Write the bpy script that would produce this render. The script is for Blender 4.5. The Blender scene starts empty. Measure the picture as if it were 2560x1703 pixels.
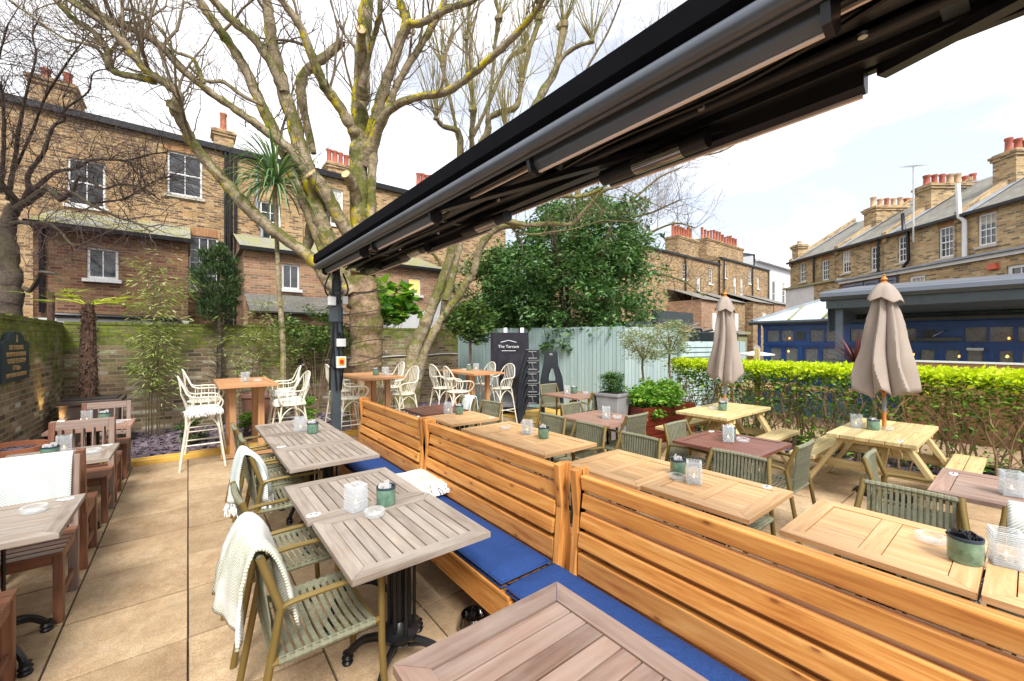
import bpy, math, random
import numpy as np
from mathutils import Vector, Matrix, Euler
from math import sin, cos, pi, radians
C = bpy.context.scene.collection
rnd = random.Random(7)
# ---------------------------------------------------------------- camera, sky, sun, exposure
TH = math.atan2(810, 1026)
cam = bpy.data.cameras.new('camera'); cam.lens = 36*1026/2560; cam.sensor_width = 36
cam.clip_start = .05; cam.clip_end = 2000
co = bpy.data.objects.new('camera', cam); C.objects.link(co)
co.location = (0, 0, 1.74); co.rotation_euler = (pi/2, 0, -TH)
S = bpy.context.scene; S.camera = co
S.view_settings.view_transform = 'Standard'; S.view_settings.look = 'None'
S.view_settings.exposure = EXPOSURE = 1.38; S.view_settings.gamma = 1
S.cycles.max_bounces = 6; S.cycles.transparent_max_bounces = 12
S.cycles.diffuse_bounces = 3; S.cycles.glossy_bounces = 3
SUN_EL, SUN_AZ = radians(48), radians(200)      # azimuth clockwise from +Y
w = bpy.data.worlds.new('World'); S.world = w; w.use_nodes = True
nt = w.node_tree; N = nt.nodes; Lk = nt.links; N.clear()
out = N.new('ShaderNodeOutputWorld'); bg = N.new('ShaderNodeBackground')
sky = N.new('ShaderNodeTexSky'); sky.sky_type = 'NISHITA'; sky.sun_disc = False
sky.sun_elevation = SUN_EL; sky.sun_rotation = SUN_AZ; sky.air_density = 1; sky.dust_density = 3
tc = N.new('ShaderNodeTexCoord'); mp = N.new('ShaderNodeMapping'); mp.inputs['Scale'].default_value = (1, 1, 2.6)
no = N.new('ShaderNodeTexNoise'); no.inputs['Scale'].default_value = 2.3; no.inputs['Detail'].default_value = 7; no.inputs['Roughness'].default_value = .55
cr = N.new('ShaderNodeValToRGB'); cr.color_ramp.elements[0].position = .26; cr.color_ramp.elements[1].position = .46
cr.color_ramp.elements[0].color = (.47,)*3 + (1,); cr.color_ramp.elements[1].color = (1,)*4
mx = N.new('ShaderNodeMix'); mx.data_type = 'RGBA'
Lk.new(tc.outputs['Generated'], mp.inputs['Vector']); Lk.new(mp.outputs[0], no.inputs['Vector'])
sx_ = N.new('ShaderNodeSeparateXYZ'); Lk.new(tc.outputs['Generated'], sx_.inputs[0]); ma = N.new('ShaderNodeMath'); ma.operation = 'MULTIPLY_ADD'; ma.inputs[1].default_value = -.22; Lk.new(sx_.outputs['X'], ma.inputs[0]); Lk.new(no.outputs[0], ma.inputs[2]); Lk.new(ma.outputs[0], cr.inputs[0])
Lk.new(cr.outputs[0], mx.inputs[0]); Lk.new(sky.outputs[0], mx.inputs[6]); mx.inputs[7].default_value = (7.0, 7.05, 7.3, 1)
Lk.new(mx.outputs[2], bg.inputs[0]); bg.inputs[1].default_value = .085
Lk.new(bg.outputs[0], out.inputs[0])
sl = bpy.data.lights.new('sun', 'SUN'); sl.energy = 2.1; sl.angle = radians(20); sl.color = (1, .97, .93)
so = bpy.data.objects.new('sun', sl); C.objects.link(so)
sd = Vector((sin(SUN_AZ)*cos(SUN_EL), cos(SUN_AZ)*cos(SUN_EL), sin(SUN_EL)))
so.rotation_euler = sd.to_track_quat('Z', 'Y').to_euler(); so.location = (0, 0, 30)

# ---------------------------------------------------------------- materials
MATS = {}
class G:
    def __init__(s, name, rough=.6, metal=0, spec=.5):
        s.m = bpy.data.materials.new(name); s.m.use_nodes = True; s.t = s.m.node_tree; s.b = s.t.nodes['Principled BSDF']
        s.b.inputs['Roughness'].default_value = rough; s.b.inputs['Metallic'].default_value = metal; s.b.inputs['Specular IOR Level'].default_value = spec
        MATS[name] = s.m
    def n(s, ty, **k):
        x = s.t.nodes.new('ShaderNode'+ty)
        for a, v in k.items():
            if a in x.inputs.keys() if isinstance(a, str) else False: x.inputs[a].default_value = v
            else: setattr(x, a, v)
        return x
    def l(s, a, b): s.t.links.new(a, b)
    def uv(s, sx=1, sy=1, obj=False, world=False):
        if world: c = s.n('NewGeometry').outputs['Position']
        else: c = s.n('TexCoord').outputs['Object' if obj else 'UV']
        m = s.n('Mapping'); m.inputs['Scale'].default_value = (sx, sy, sx if (obj or world) else 1); s.l(c, m.inputs[0]); return m.outputs[0]
    def noise(s, vec, scale, detail=4, rough=.6, dist=0):
        x = s.n('TexNoise'); x.inputs['Scale'].default_value = scale; x.inputs['Detail'].default_value = detail; x.inputs['Roughness'].default_value = rough; x.inputs['Distortion'].default_value = dist
        s.l(vec, x.inputs['Vector']); return x.outputs['Fac']
    def ramp(s, fac, pts):
        x = s.n('ValToRGB'); e = x.color_ramp.elements
        while len(e) < len(pts): e.new(.5)
        for q, (p, c) in zip(e, pts): q.position = p; q.color = (c if len(c) == 4 else tuple(c)+(1,)) if not isinstance(c, (int, float)) else (c, c, c, 1)
        s.l(fac, x.inputs[0]); return x.outputs[0]
    def mix(s, fac, a, b, mode='MIX'):
        x = s.n('Mix', data_type='RGBA', blend_type=mode)
        for k, v in ((0, fac), (6, a), (7, b)):
            if isinstance(v, (int, float)): x.inputs[k].default_value = v if k == 0 else (v, v, v, 1)
            elif isinstance(v, tuple): x.inputs[k].default_value = v+(1,) if len(v) == 3 else v
            else: s.l(v, x.inputs[k])
        return x.outputs[2]
    def math(s, op, a, b=0, clamp=False):
        x = s.n('Math', operation=op, use_clamp=clamp)
        for i, v in enumerate((a, b)):
            if isinstance(v, (int, float)): x.inputs[i].default_value = v
            else: s.l(v, x.inputs[i])
        return x.outputs[0]
    def col(s, c):
        if isinstance(c, tuple): s.b.inputs['Base Color'].default_value = c+(1,)
        else: s.l(c, s.b.inputs['Base Color'])
        return s
    def bump(s, h, st=.3, d=.01):
        x = s.n('Bump'); x.inputs['Strength'].default_value = st; x.inputs['Distance'].default_value = d; s.l(h, x.inputs['Height']); s.l(x.outputs[0], s.b.inputs['Normal'])
    def ruf(s, r): s.l(r, s.b.inputs['Roughness'])
def M(n): return MATS[n]

def plain(name, c, rough=.5, metal=0, var=.12, sc=6, spec=.5, bump=0):
    g = G(name, rough, metal, spec); v = g.uv(obj=True)
    f = g.noise(v, sc, 5)
    d = tuple(x*(1-var*1.6) for x in c); e = tuple(min(1, x*(1+var)) for x in c)
    g.col(g.ramp(f, ((.3, d), (.7, e))))
    if bump: g.bump(g.noise(v, sc*12, 3), bump, .004)
    return g
def wood(name, c1, c2, c3, rough=.55, knots=False, weather=0, wcol=(.3, .27, .24), gs=1.0, tv=.3):
    g = G(name, rough); v = g.uv(2.2*gs, 34*gs); f = g.noise(v, 1, 6, .62, .6)
    v2 = g.uv(.35, 2.2); big = g.noise(v2, 1, 2, .5)
    c = g.ramp(f, ((.28, c1), (.52, c2), (.75, c3)))
    tone = g.ramp(big, ((.3, (1-tv,)*3), (.7, (1+tv*.6,)*3)))
    c = g.mix(1.0, c, tone, 'MULTIPLY')
    if knots:
        kv = g.n('TexVoronoi'); kv.inputs['Scale'].default_value = 1; kv.feature = 'F1'; kv.voronoi_dimensions = '2D'; g.l(g.uv(2.4, 5.5), kv.inputs['Vector'])
        k = g.ramp(kv.outputs['Distance'], ((.025, 1.), (.05, 0.)))
        c = g.mix(g.math('MULTIPLY', k, .85), c, tuple(x*.33 for x in c1))
        k2 = g.ramp(kv.outputs['Distance'], ((.05, .45), (.11, 0.)))
        c = g.mix(k2, c, tuple(x*.8 for x in c1))
    if weather:
        wn = g.noise(g.uv(1.3, 3.0), 1.6, 4, .6); c = g.mix(g.math('MULTIPLY', g.ramp(wn, ((.38, 0.), (.62, 1.))), weather), c, wcol)
    g.col(c); g.bump(f, .25, .003); return g
wood('pine_orange', (.40, .125, .022), (.66, .285, .068), (.80, .43, .14), .42, knots=True, tv=.34)
wood('pine_pale', (.42, .30, .12), (.56, .44, .21), (.64, .53, .29), .6, knots=True)
wood('teak_grey', (.17, .125, .095), (.29, .23, .18), (.40, .335, .275), .7, weather=.55, wcol=(.40, .355, .31), tv=.28)
wood('teak_redgrey', (.19, .10, .068), (.30, .18, .13), (.40, .28, .215), .62, weather=.5, wcol=(.33, .27, .23), tv=.42)
wood('teak_new', (.52, .27, .10), (.67, .405, .19), (.77, .53, .30), .5, tv=.2)
wood('teak_orange', (.43, .20, .085), (.54, .27, .12), (.62, .34, .17), .5)
wood('mahogany', (.13, .045, .03), (.19, .068, .045), (.26, .105, .07), .38)
wood('rosy_wood', (.22, .12, .085), (.32, .185, .135), (.41, .255, .19), .45)
wood('brown_wood', (.12, .045, .022), (.20, .08, .042), (.28, .13, .07), .5)
wood('brown_wood_faded', (.17, .11, .085), (.245, .17, .135), (.32, .24, .195), .6)
wood('bar_wood', (.40, .19, .08), (.52, .28, .13), (.6, .35, .18), .5)
wood('red_planter', (.085, .012, .006), (.13, .02, .01), (.17, .032, .018), .35)
plain('olive_metal', (.215, .15, .045), .38, .35, .08)
plain('sage_strap', (.195, .195, .125), .75, 0, .15, 40, bump=.3)
plain('cream_metal', (.70, .66, .54), .45, 0, .05)
plain('black_iron', (.012, .012, .014), .38, .3, .3)
plain('dark_grey_paint', (.055, .07, .08), .4, .1, .15)
plain('awning_metal', (.115, .13, .155), .36, .3, .06)
plain('awning_black', (.014, .015, .019), .4, 0, .2)
plain('awning_fabric', (.004, .004, .006), .95, 0, .2, spec=.1)
plain('led_strip', (.9, .76, .70), .5, 0, .05)
plain('white_paint', (.74, .74, .73), .45, 0, .04)
plain('white_render', (.70, .70, .70), .8, 0, .08, 2)
plain('white_plastic', (.75, .75, .74), .35, 0, .03)
plain('red_plastic', (.7, .02, .015), .3, 0, .03); plain('yellow_plastic', (.8, .5, .02), .4, 0, .03)
plain('coral_plastic', (.6, .12, .07), .5, 0, .05)
plain('terracotta', (.42, .15, .07), .8, 0, .25, 5, bump=.3)
plain('terracotta_pale', (.52, .36, .22), .85, 0, .2, 3)
plain('terracotta_red', (.40, .115, .07), .85, 0, .2, 3)
plain('brown_pot', (.20, .095, .065), .5, 0, .15, 4)
plain('brown_box', (.075, .05, .04), .6, 0, .15, 4)
plain('grey_planter', (.27, .27, .275), .75, 0, .22, 3, bump=.2)
plain('soil', (.03, .022, .018), .95, 0, .3, 20, bump=.8)
plain('umbrella_cloth', (.335, .275, .23), .85, 0, .06, 3, bump=.1)
plain('umbrella_wood', (.55, .21, .03), .4, 0, .1)
plain('steel', (.55, .55, .55), .25, 1, .05)
plain('bowl_steel', (.35, .34, .33), .12, 1, .05)
plain('lead', (.30, .33, .37), .6, .2, .15, 3)
plain('stone_sill', (.48, .43, .36), .8, 0, .12, 5)
plain('plywood', (.40, .20, .095), .7, 0, .12, 2)
plain('dark_cloth', (.022, .020, .03), .95, 0, .25, 4, bump=.2)
plain('napkins', (.50, .49, .48), .8, 0, .15, 40)
plain('black_sachet', (.02, .02, .025), .5, 0, .2, 40)
plain('black_plastic', (.014, .018, .024), .42, 0, .2)
plain('grey_bracket', (.17, .17, .17), .4, .3, .1)
plain('teal_paint', (.07, .14, .145), .5, 0, .12)
plain('slate_paint', (.11, .145, .18), .5, 0, .1)
plain('louvre_paint', (.14, .17, .24), .5, 0, .1)
plain('bamboo_cane', (.10, .075, .03), .5, 0, .3, 8)
plain('twig_brown', (.20, .13, .075), .85, 0, .3, 10)
plain('hedge_stem', (.36, .24, .135), .85, 0, .3, 12)
plain('palm_bark', (.085, .045, .028), .95, 0, .5, 12, bump=.8)
plain('skin', (.55, .33, .24), .6, 0, .05); plain('hair', (.03, .02, .012), .8, 0, .2); plain('shirt', (.08, .09, .12), .8, 0, .1)
plain('stub_wood', (.66, .45, .24), .7, 0, .15, 30)
g = G('interior_dark', .8); v = g.uv(world=True); g.col(g.ramp(g.noise(v, 3.2, 5, .75, .8), ((.32, (.015, .012, .012)), (.46, (.10, .035, .018)), (.55, (.30, .17, .09)), (.62, (.05, .05, .05)), (.72, (.5, .45, .38)))))
plain('string_wire', (.015, .015, .015), .6)
plain('gold_letter', (.42, .27, .11), .6, 0, .2, 20)
plain('plaque_blue', (.012, .03, .04), .55, 0, .3, 5)
plain('dirty_white', (.55, .55, .52), .5, 0, .1)
def slateroof(name, c1, c2, moss=0, sc=1):
    g = G(name, .65); b = g.n('TexBrick'); b.inputs['Scale'].default_value = 1; b.inputs['Brick Width'].default_value = .3; b.inputs['Row Height'].default_value = .2
    b.inputs['Mortar Size'].default_value = .006; b.inputs['Color1'].default_value = c1+(1,); b.inputs['Color2'].default_value = c2+(1,); b.inputs['Mortar'].default_value = (.03, .03, .03, 1)
    g.l(g.uv(), b.inputs['Vector']); c = b.outputs['Color']
    if moss:
        f = g.ramp(g.noise(g.uv(world=True), 2.2, 6), ((.40, 0.), (.62, 1.))); c = g.mix(g.math('MULTIPLY', f, moss), c, (.30, .29, .06))
    g.col(c); g.bump(b.outputs['Fac'], -.5, .01)
slateroof('slate_roof', (.16, .15, .14), (.23, .22, .20), .15)
slateroof('mossy_roof', (.25, .25, .22), (.31, .31, .28), .85)
def brick(name, cols, mortar, moss=0, stain=.3, bw=.225, bh=.075, mort=.011, mosscol=(.15, .20, .015), topz=None):
    g = G(name, .9, spec=.2); v = g.uv(); wob = g.n('VectorMath', operation='ADD')
    nn = g.n('TexNoise'); nn.inputs['Scale'].default_value = 9; g.l(v, nn.inputs['Vector'])
    sc = g.n('VectorMath', operation='SCALE'); sc.inputs['Scale'].default_value = .012; g.l(nn.outputs['Color'], sc.inputs[0]); g.l(v, wob.inputs[0]); g.l(sc.outputs[0], wob.inputs[1])
    b = g.n('TexBrick'); b.inputs['Scale'].default_value = 1; b.inputs['Brick Width'].default_value = bw; b.inputs['Row Height'].default_value = bh
    b.inputs['Mortar Size'].default_value = mort; b.inputs['Mortar Smooth'].default_value = .2; b.inputs['Bias'].default_value = 0
    b.inputs['Color1'].default_value = (0, 0, 0, 1); b.inputs['Color2'].default_value = (1, 1, 1, 1); b.inputs['Mortar'].default_value = (.5, .5, .5, 1)
    g.l(wob.outputs[0], b.inputs['Vector'])
    n = len(cols); c = g.ramp(b.outputs['Color'], [((i+.5)/n, k) for i, k in enumerate(cols)])
    fine = g.ramp(g.noise(v, 38, 3), ((.3, (.72,)*3), (.7, (1.25,)*3))); c = g.mix(1.0, c, fine, 'MULTIPLY')
    c = g.mix(b.outputs['Fac'], c, mortar)
    st = g.ramp(g.noise(g.uv(world=True), .9, 5, .65), ((.3, (1-stain,)*3), (.68, (1.12,)*3))); c = g.mix(1.0, c, st, 'MULTIPLY')
    if moss:
        f = g.noise(g.uv(world=True), 1.7, 7, .7)
        pos = g.n('NewGeometry'); sp = g.n('SeparateXYZ'); g.l(pos.outputs['Position'], sp.inputs[0])
        hgt = g.n('MapRange'); hgt.inputs['From Min'].default_value = .7; hgt.inputs['From Max'].default_value = 2.0; g.l(sp.outputs['Z'], hgt.inputs['Value'])
        f = g.math('ADD', g.math('MULTIPLY', f, 1.0), g.math('MULTIPLY', hgt.outputs[0], .34))
        f = g.math('ADD', f, g.math('MULTIPLY', g.math('SUBTRACT', b.outputs['Color'], .5), .22)); f = g.math('ADD', f, g.math('MULTIPLY', g.math('SUBTRACT', g.noise(v, 30, 4), .5), .5)); f = g.ramp(f, ((.62, 0.), (.80, 1.)))
        gcol = g.ramp(g.noise(g.uv(world=True), 11, 5), ((.35, tuple(x*.45 for x in mosscol)), (.6, mosscol), (.8, (.26, .27, .03))))
        gcol = g.mix(g.math('MULTIPLY', b.outputs['Fac'], .6), gcol, (.06, .06, .03)); c = g.mix(g.math('MULTIPLY', f, moss*.9), c, gcol)
    g.col(c); g.bump(g.math('SUBTRACT', g.noise(v, 50, 3), g.math('MULTIPLY', b.outputs['Fac'], 1.6)), .6, .006)
brick('brick_stock', ((.18, .11, .06), (.35, .225, .105), (.44, .295, .14), (.50, .36, .20), (.28, .165, .085), (.10, .07, .05), (.45, .26, .11)), (.40, .30, .19), stain=.28)
brick('brick_red', ((.17, .07, .045), (.27, .115, .065), (.21, .13, .065), (.32, .17, .08), (.22, .075, .045), (.36, .21, .11)), (.27, .20, .14), stain=.35)
brick('brick_pink', ((.36, .18, .10), (.45, .25, .14), (.40, .20, .13), (.50, .32, .18), (.33, .15, .09), (.26, .17, .11)), (.42, .33, .23), stain=.25)
brick('brick_yellow', ((.38, .25, .12), (.50, .34, .17), (.58, .42, .23), (.24, .17, .10), (.15, .115, .08), (.50, .33, .155)), (.42, .34, .22), stain=.25)
brick('brick_garden', ((.10, .08, .055), (.26, .185, .11), (.19, .15, .095), (.32, .22, .13), (.13, .105, .08), (.25, .14, .09), (.50, .45, .36)), (.30, .25, .165), moss=.95, stain=.35)
brick('brick_dark', ((.08, .05, .035), (.13, .07, .045), (.10, .065, .045), (.16, .09, .055)), (.13, .10, .075), stain=.3)
g = G('arch_brick', .9); g.col(g.ramp(g.noise(g.uv(14, .8), 1, 2), ((.3, (.27, .12, .05)), (.7, (.44, .24, .11)))))
# paving slab
g = G('sandstone_slab', .8, spec=.25); v = g.uv(world=True); u = g.uv(.11, .11)
c = g.ramp(g.noise(v, 3.0, 8, .7), ((.25, (.31, .205, .115)), (.5, (.45, .32, .19)), (.72, (.56, .425, .275))))
c = g.mix(1., c, g.ramp(g.noise(u, 1, 1), ((.3, (.76, .73, .70)), (.7, (1.16, 1.15, 1.14)))), 'MULTIPLY')
c = g.mix(1., c, g.ramp(g.noise(v, 110, 3, .85), ((.32, (.62,)*3), (.68, (1.25,)*3))), 'MULTIPLY'); c = g.mix(1., c, g.ramp(g.noise(v, 18, 5, .7), ((.32, (.82,)*3), (.68, (1.12,)*3))), 'MULTIPLY')
c = g.mix(g.ramp(g.noise(v, 4.5, 10, .8), ((.55, 0.), (.72, .7))), c, (.17, .115, .07)); c = g.mix(g.ramp(g.noise(v, 1.1, 6, .7), ((.5, 0.), (.75, .35))), c, (.27, .23, .14))
g.col(c); g.bump(g.noise(v, 90, 4), .35, .004)
plain('joint_dark', (.07, .05, .035), .95, 0, .4, 8)
plain('yellow_kerb', (.70, .42, .08), .55, 0, .22, 3)
g = G('slate_chip', .7); g.col(g.ramp(g.noise(g.uv(1, 1), 3, 2), ((.25, (.06, .042, .052)), (.5, (.13, .098, .118)), (.75, (.25, .20, .235)))))
# fence boards
def boards(name, c):
    g = G(name, .6); v = g.uv(9, .6); f = g.noise(v, 1, 3)
    g.col(g.mix(g.ramp(g.noise(g.uv(.45, 6.1), 1.3, 5, .7), ((.55, 0.), (.78, .3))), g.ramp(f, ((.3, tuple(x*.84 for x in c)), (.7, tuple(x*1.1 for x in c)))), tuple(x*.6 for x in c)))
boards('blue_fence', (.315, .42, .41)); boards('pale_lit_fence', (.365, .465, .455))  # paler copy carries the brighter facing of the second fence section in its colour
g = G('navy_paint', .32); g.col(g.ramp(g.noise(g.uv(obj=True), 3, 4), ((.3, (.012, .055, .205)), (.7, (.022, .092, .34)))))
g = G('blue_fabric', .8, spec=.2); v = g.uv(900, 900); ch = g.noise(g.uv(obj=True), 260, 1)
g.col(g.mix(g.ramp(ch, ((.3, 0.), (.7, 1.))), (.013, .038, .145), (.027, .072, .235))); g.bump(g.math('ADD', g.noise(g.uv(obj=True), 5, 4, .6, .8), g.math('MULTIPLY', ch, .06)), .5, .035)
# glazed pots
g = G('green_glaze', .18); v = g.uv(obj=True); c = g.ramp(g.noise(v, 22, 5), ((.3, (.06, .13, .09)), (.6, (.15, .28, .20)), (.8, (.27, .38, .29))))
g.col(c); MATS['green_glaze'].node_tree.nodes['Principled BSDF'].inputs['Coat Weight'].default_value = .4
plain('glaze_rim', (.03, .05, .07), .2)
# ribbed glass and clear glass
def glass(name, c=(1, 1, 1), rough=.03, trans=1., ior=1.45):
    g = G(name, rough); g.col(c); g.b.inputs['Transmission Weight'].default_value = trans; g.b.inputs['IOR'].default_value = ior; return g
def thin_glass(name, c, fac, rough):
    g = G(name, rough, spec=.8); g.col(c); tr = g.n('BsdfTransparent'); tr.inputs[0].default_value = (.96, .97, .97, 1); mxs = g.n('MixShader'); lw = g.n('LayerWeight'); lw.inputs[0].default_value = .35
    g.l(g.math('ADD', g.math('MULTIPLY', lw.outputs['Facing'], .5), fac, True), mxs.inputs[0]); o = g.t.nodes['Material Output']; g.l(tr.outputs[0], mxs.inputs[1]); g.l(g.b.outputs[0], mxs.inputs[2]); g.l(mxs.outputs[0], o.inputs[0])
thin_glass('ribbed_glass', (.88, .89, .91), .10, .06); thin_glass('clear_glass', (.80, .83, .84), .08, .04)
g = G('window_glass', .06, spec=.9); g.col(g.ramp(g.noise(g.uv(world=True), 2.0, 5, .7, 1.2), ((.35, (.018, .020, .022)), (.6, (.05, .055, .06)), (.75, (.16, .17, .18)))))
g = G('pub_glass', .03, spec=.6); g.col((.8, .85, .86)); g.b.inputs['Transmission Weight'].default_value = .82; g.b.inputs['IOR'].default_value = 1.2
g = G('roof_glass', .25, spec=.6); g.col(g.ramp(g.noise(g.uv(obj=True), 1.2, 3), ((.3, (.45, .56, .56)), (.7, (.66, .74, .73)))))
def emit(name, c, st):
    m = bpy.data.materials.new(name); m.use_nodes = True; b = m.node_tree.nodes['Principled BSDF']; b.inputs['Base Color'].default_value = c+(1,)
    b.inputs['Emission Color'].default_value = c+(1,); b.inputs['Emission Strength'].default_value = st; MATS[name] = m
emit('warm_glow', (1, .42, .10), 2.2); emit('flame', (1, .5, .15), 3); emit('lamp_white', (1, .85, .6), 9); emit('lit_window', (1, .48, .12), .38)
# blankets: herringbone from UV (metres)
def blanket_mat(name, c1, c2, sc=42, zig=.06, amp=.03):
    g = G(name, .95, spec=.1); sp = g.n('SeparateXYZ'); g.l(g.n('TexCoord').outputs['UV'], sp.inputs[0])
    pp = g.math('PINGPONG', sp.outputs['X'], zig); ph = g.math('ADD', sp.outputs['Y'], g.math('MULTIPLY', pp, amp/.03))
    st = g.math('SINE', g.math('MULTIPLY', ph, sc*2*pi)); m = g.ramp(g.math('ADD', g.math('MULTIPLY', st, .5), .5), ((.45, 0.), (.62, 1.)))
    pat = g.ramp(g.noise(g.uv(3.3, 3.3), 1, 1), ((.40, .25), (.5, 1.)))
    g.col(g.mix(g.math('MULTIPLY', m, pat), c1, c2)); g.bump(st, .25, .003)
blanket_mat('blanket_green', (.80, .80, .77), (.36, .38, .20), 75)
blanket_mat('blanket_sage', (.76, .79, .76), (.36, .43, .39), 60, .055)
plain('fringe', (.82, .81, .80), .95, 0, .05)
# bark
def bark(name, base, dark, moss, mossamt, yel=0, sc=1.):
    g = G(name, .9, spec=.2); v = g.uv(world=True); f = g.noise(v, 5*sc, 8, .7)
    c = g.ramp(f, ((.3, dark), (.55, base), (.78, tuple(min(1, x*1.35) for x in base))))
    rg = g.ramp(g.noise(g.uv(9, .9), 1, 4, .7, .8), ((.56, 0.), (.66, .75))); c = g.mix(rg, c, tuple(x*.6 for x in dark)); c = g.mix(1., c, g.ramp(g.noise(v, 16, 6, .75), ((.35, (.62,)*3), (.65, (1.2,)*3))), 'MULTIPLY')
    ge = g.n('NewGeometry'); sp = g.n('SeparateXYZ'); g.l(ge.outputs['Normal'], sp.inputs[0])
    mf = g.math('ADD', g.noise(v, 1.5, 7, .75), g.math('MULTIPLY', sp.outputs['Z'], .13))
    c = g.mix(g.math('MULTIPLY', g.ramp(mf, ((.485, 0.), (.56, 1.))), mossamt), c, g.ramp(g.noise(v, 22, 4), ((.3, tuple(x*.4 for x in moss)), (.7, moss))))
    if yel:
        yv = g.math('SUBTRACT', g.noise(g.uv(world=True), 1.1, 6, .8), g.math('MULTIPLY', sp.outputs['X'], .12))
        c = g.mix(g.math('MULTIPLY', g.ramp(yv, ((.61, 0.), (.67, 1.))), yel), c, (.52, .42, .012))
    g.col(c); g.bump(g.math('ADD', g.noise(v, 26, 5, .7), g.math('MULTIPLY', g.noise(v, 7, 3), 1.4)), .7, .02); return g
bark('plane_bark', (.37, .30, .20), (.17, .125, .075), (.13, .145, .02), .85, .95)
bark('lower_bark', (.31, .215, .135), (.15, .095, .058), (.12, .13, .02), .75)
bark('pale_bark', (.33, .275, .18), (.19, .14, .085), (.15, .165, .025), .8, .15)
bark('dark_bark', (.11, .085, .065), (.05, .038, .03), (.09, .09, .03), .4)
plain('plane_twig', (.17, .125, .075), .9, 0, .3, 4); plain('yellow_twig', (.24, .20, .07), .9, 0, .3, 3); plain('dark_twig', (.085, .055, .048), .9, 0, .3, 4)
def leaf(name, cols, rough=.45, trans=.25):
    g = G(name, rough, spec=.4); n = len(cols); sp = g.n('SeparateXYZ'); g.l(g.n('TexCoord').outputs['UV'], sp.inputs[0])
    c = g.ramp(sp.outputs['X'], [((i+.5)/n, k) for i, k in enumerate(cols)])
    g.col(c); t = g.n('BsdfTranslucent'); g.l(g.mix(1., c, (1.3, 1.4, .7), 'MULTIPLY'), t.inputs[0]); mxs = g.n('MixShader'); mxs.inputs[0].default_value = trans
    o = g.t.nodes['Material Output']; g.l(g.b.outputs[0], mxs.inputs[1]); g.l(t.outputs[0], mxs.inputs[2]); g.l(mxs.outputs[0], o.inputs[0])
leaf('leaf_evergreen', ((.035, .09, .025), (.07, .165, .045), (.11, .225, .06), (.20, .34, .12), (.055, .125, .04)))
leaf('leaf_laurel', ((.025, .055, .014), (.06, .12, .028), (.10, .18, .04), (.16, .24, .05)))
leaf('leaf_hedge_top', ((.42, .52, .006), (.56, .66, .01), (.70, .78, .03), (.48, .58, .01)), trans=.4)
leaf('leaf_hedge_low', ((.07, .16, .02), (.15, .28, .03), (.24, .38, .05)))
leaf('leaf_olive', ((.14, .18, .08), (.26, .30, .16), (.40, .44, .27), (.20, .24, .10)))
leaf('leaf_bright', ((.06, .18, .02), (.12, .30, .03), (.22, .42, .05), (.35, .5, .08)), trans=.35)
leaf('leaf_bamboo', ((.14, .22, .035), (.26, .34, .06), (.38, .42, .14), (.48, .46, .25)), trans=.35)
leaf('leaf_conifer', ((.018, .05, .02), (.035, .085, .03), (.06, .12, .04), (.11, .13, .05)))
leaf('leaf_palm', ((.06, .13, .05), (.12, .22, .09), (.20, .32, .14), (.28, .38, .2)), .4)
leaf('leaf_yellow', ((.35, .42, .03), (.5, .55, .05)))
leaf('leaf_box', ((.03, .085, .02), (.06, .14, .03), (.10, .20, .04)))
leaf('leaf_cordyline', ((.06, .012, .014), (.11, .02, .022), (.17, .05, .04)))

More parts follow.
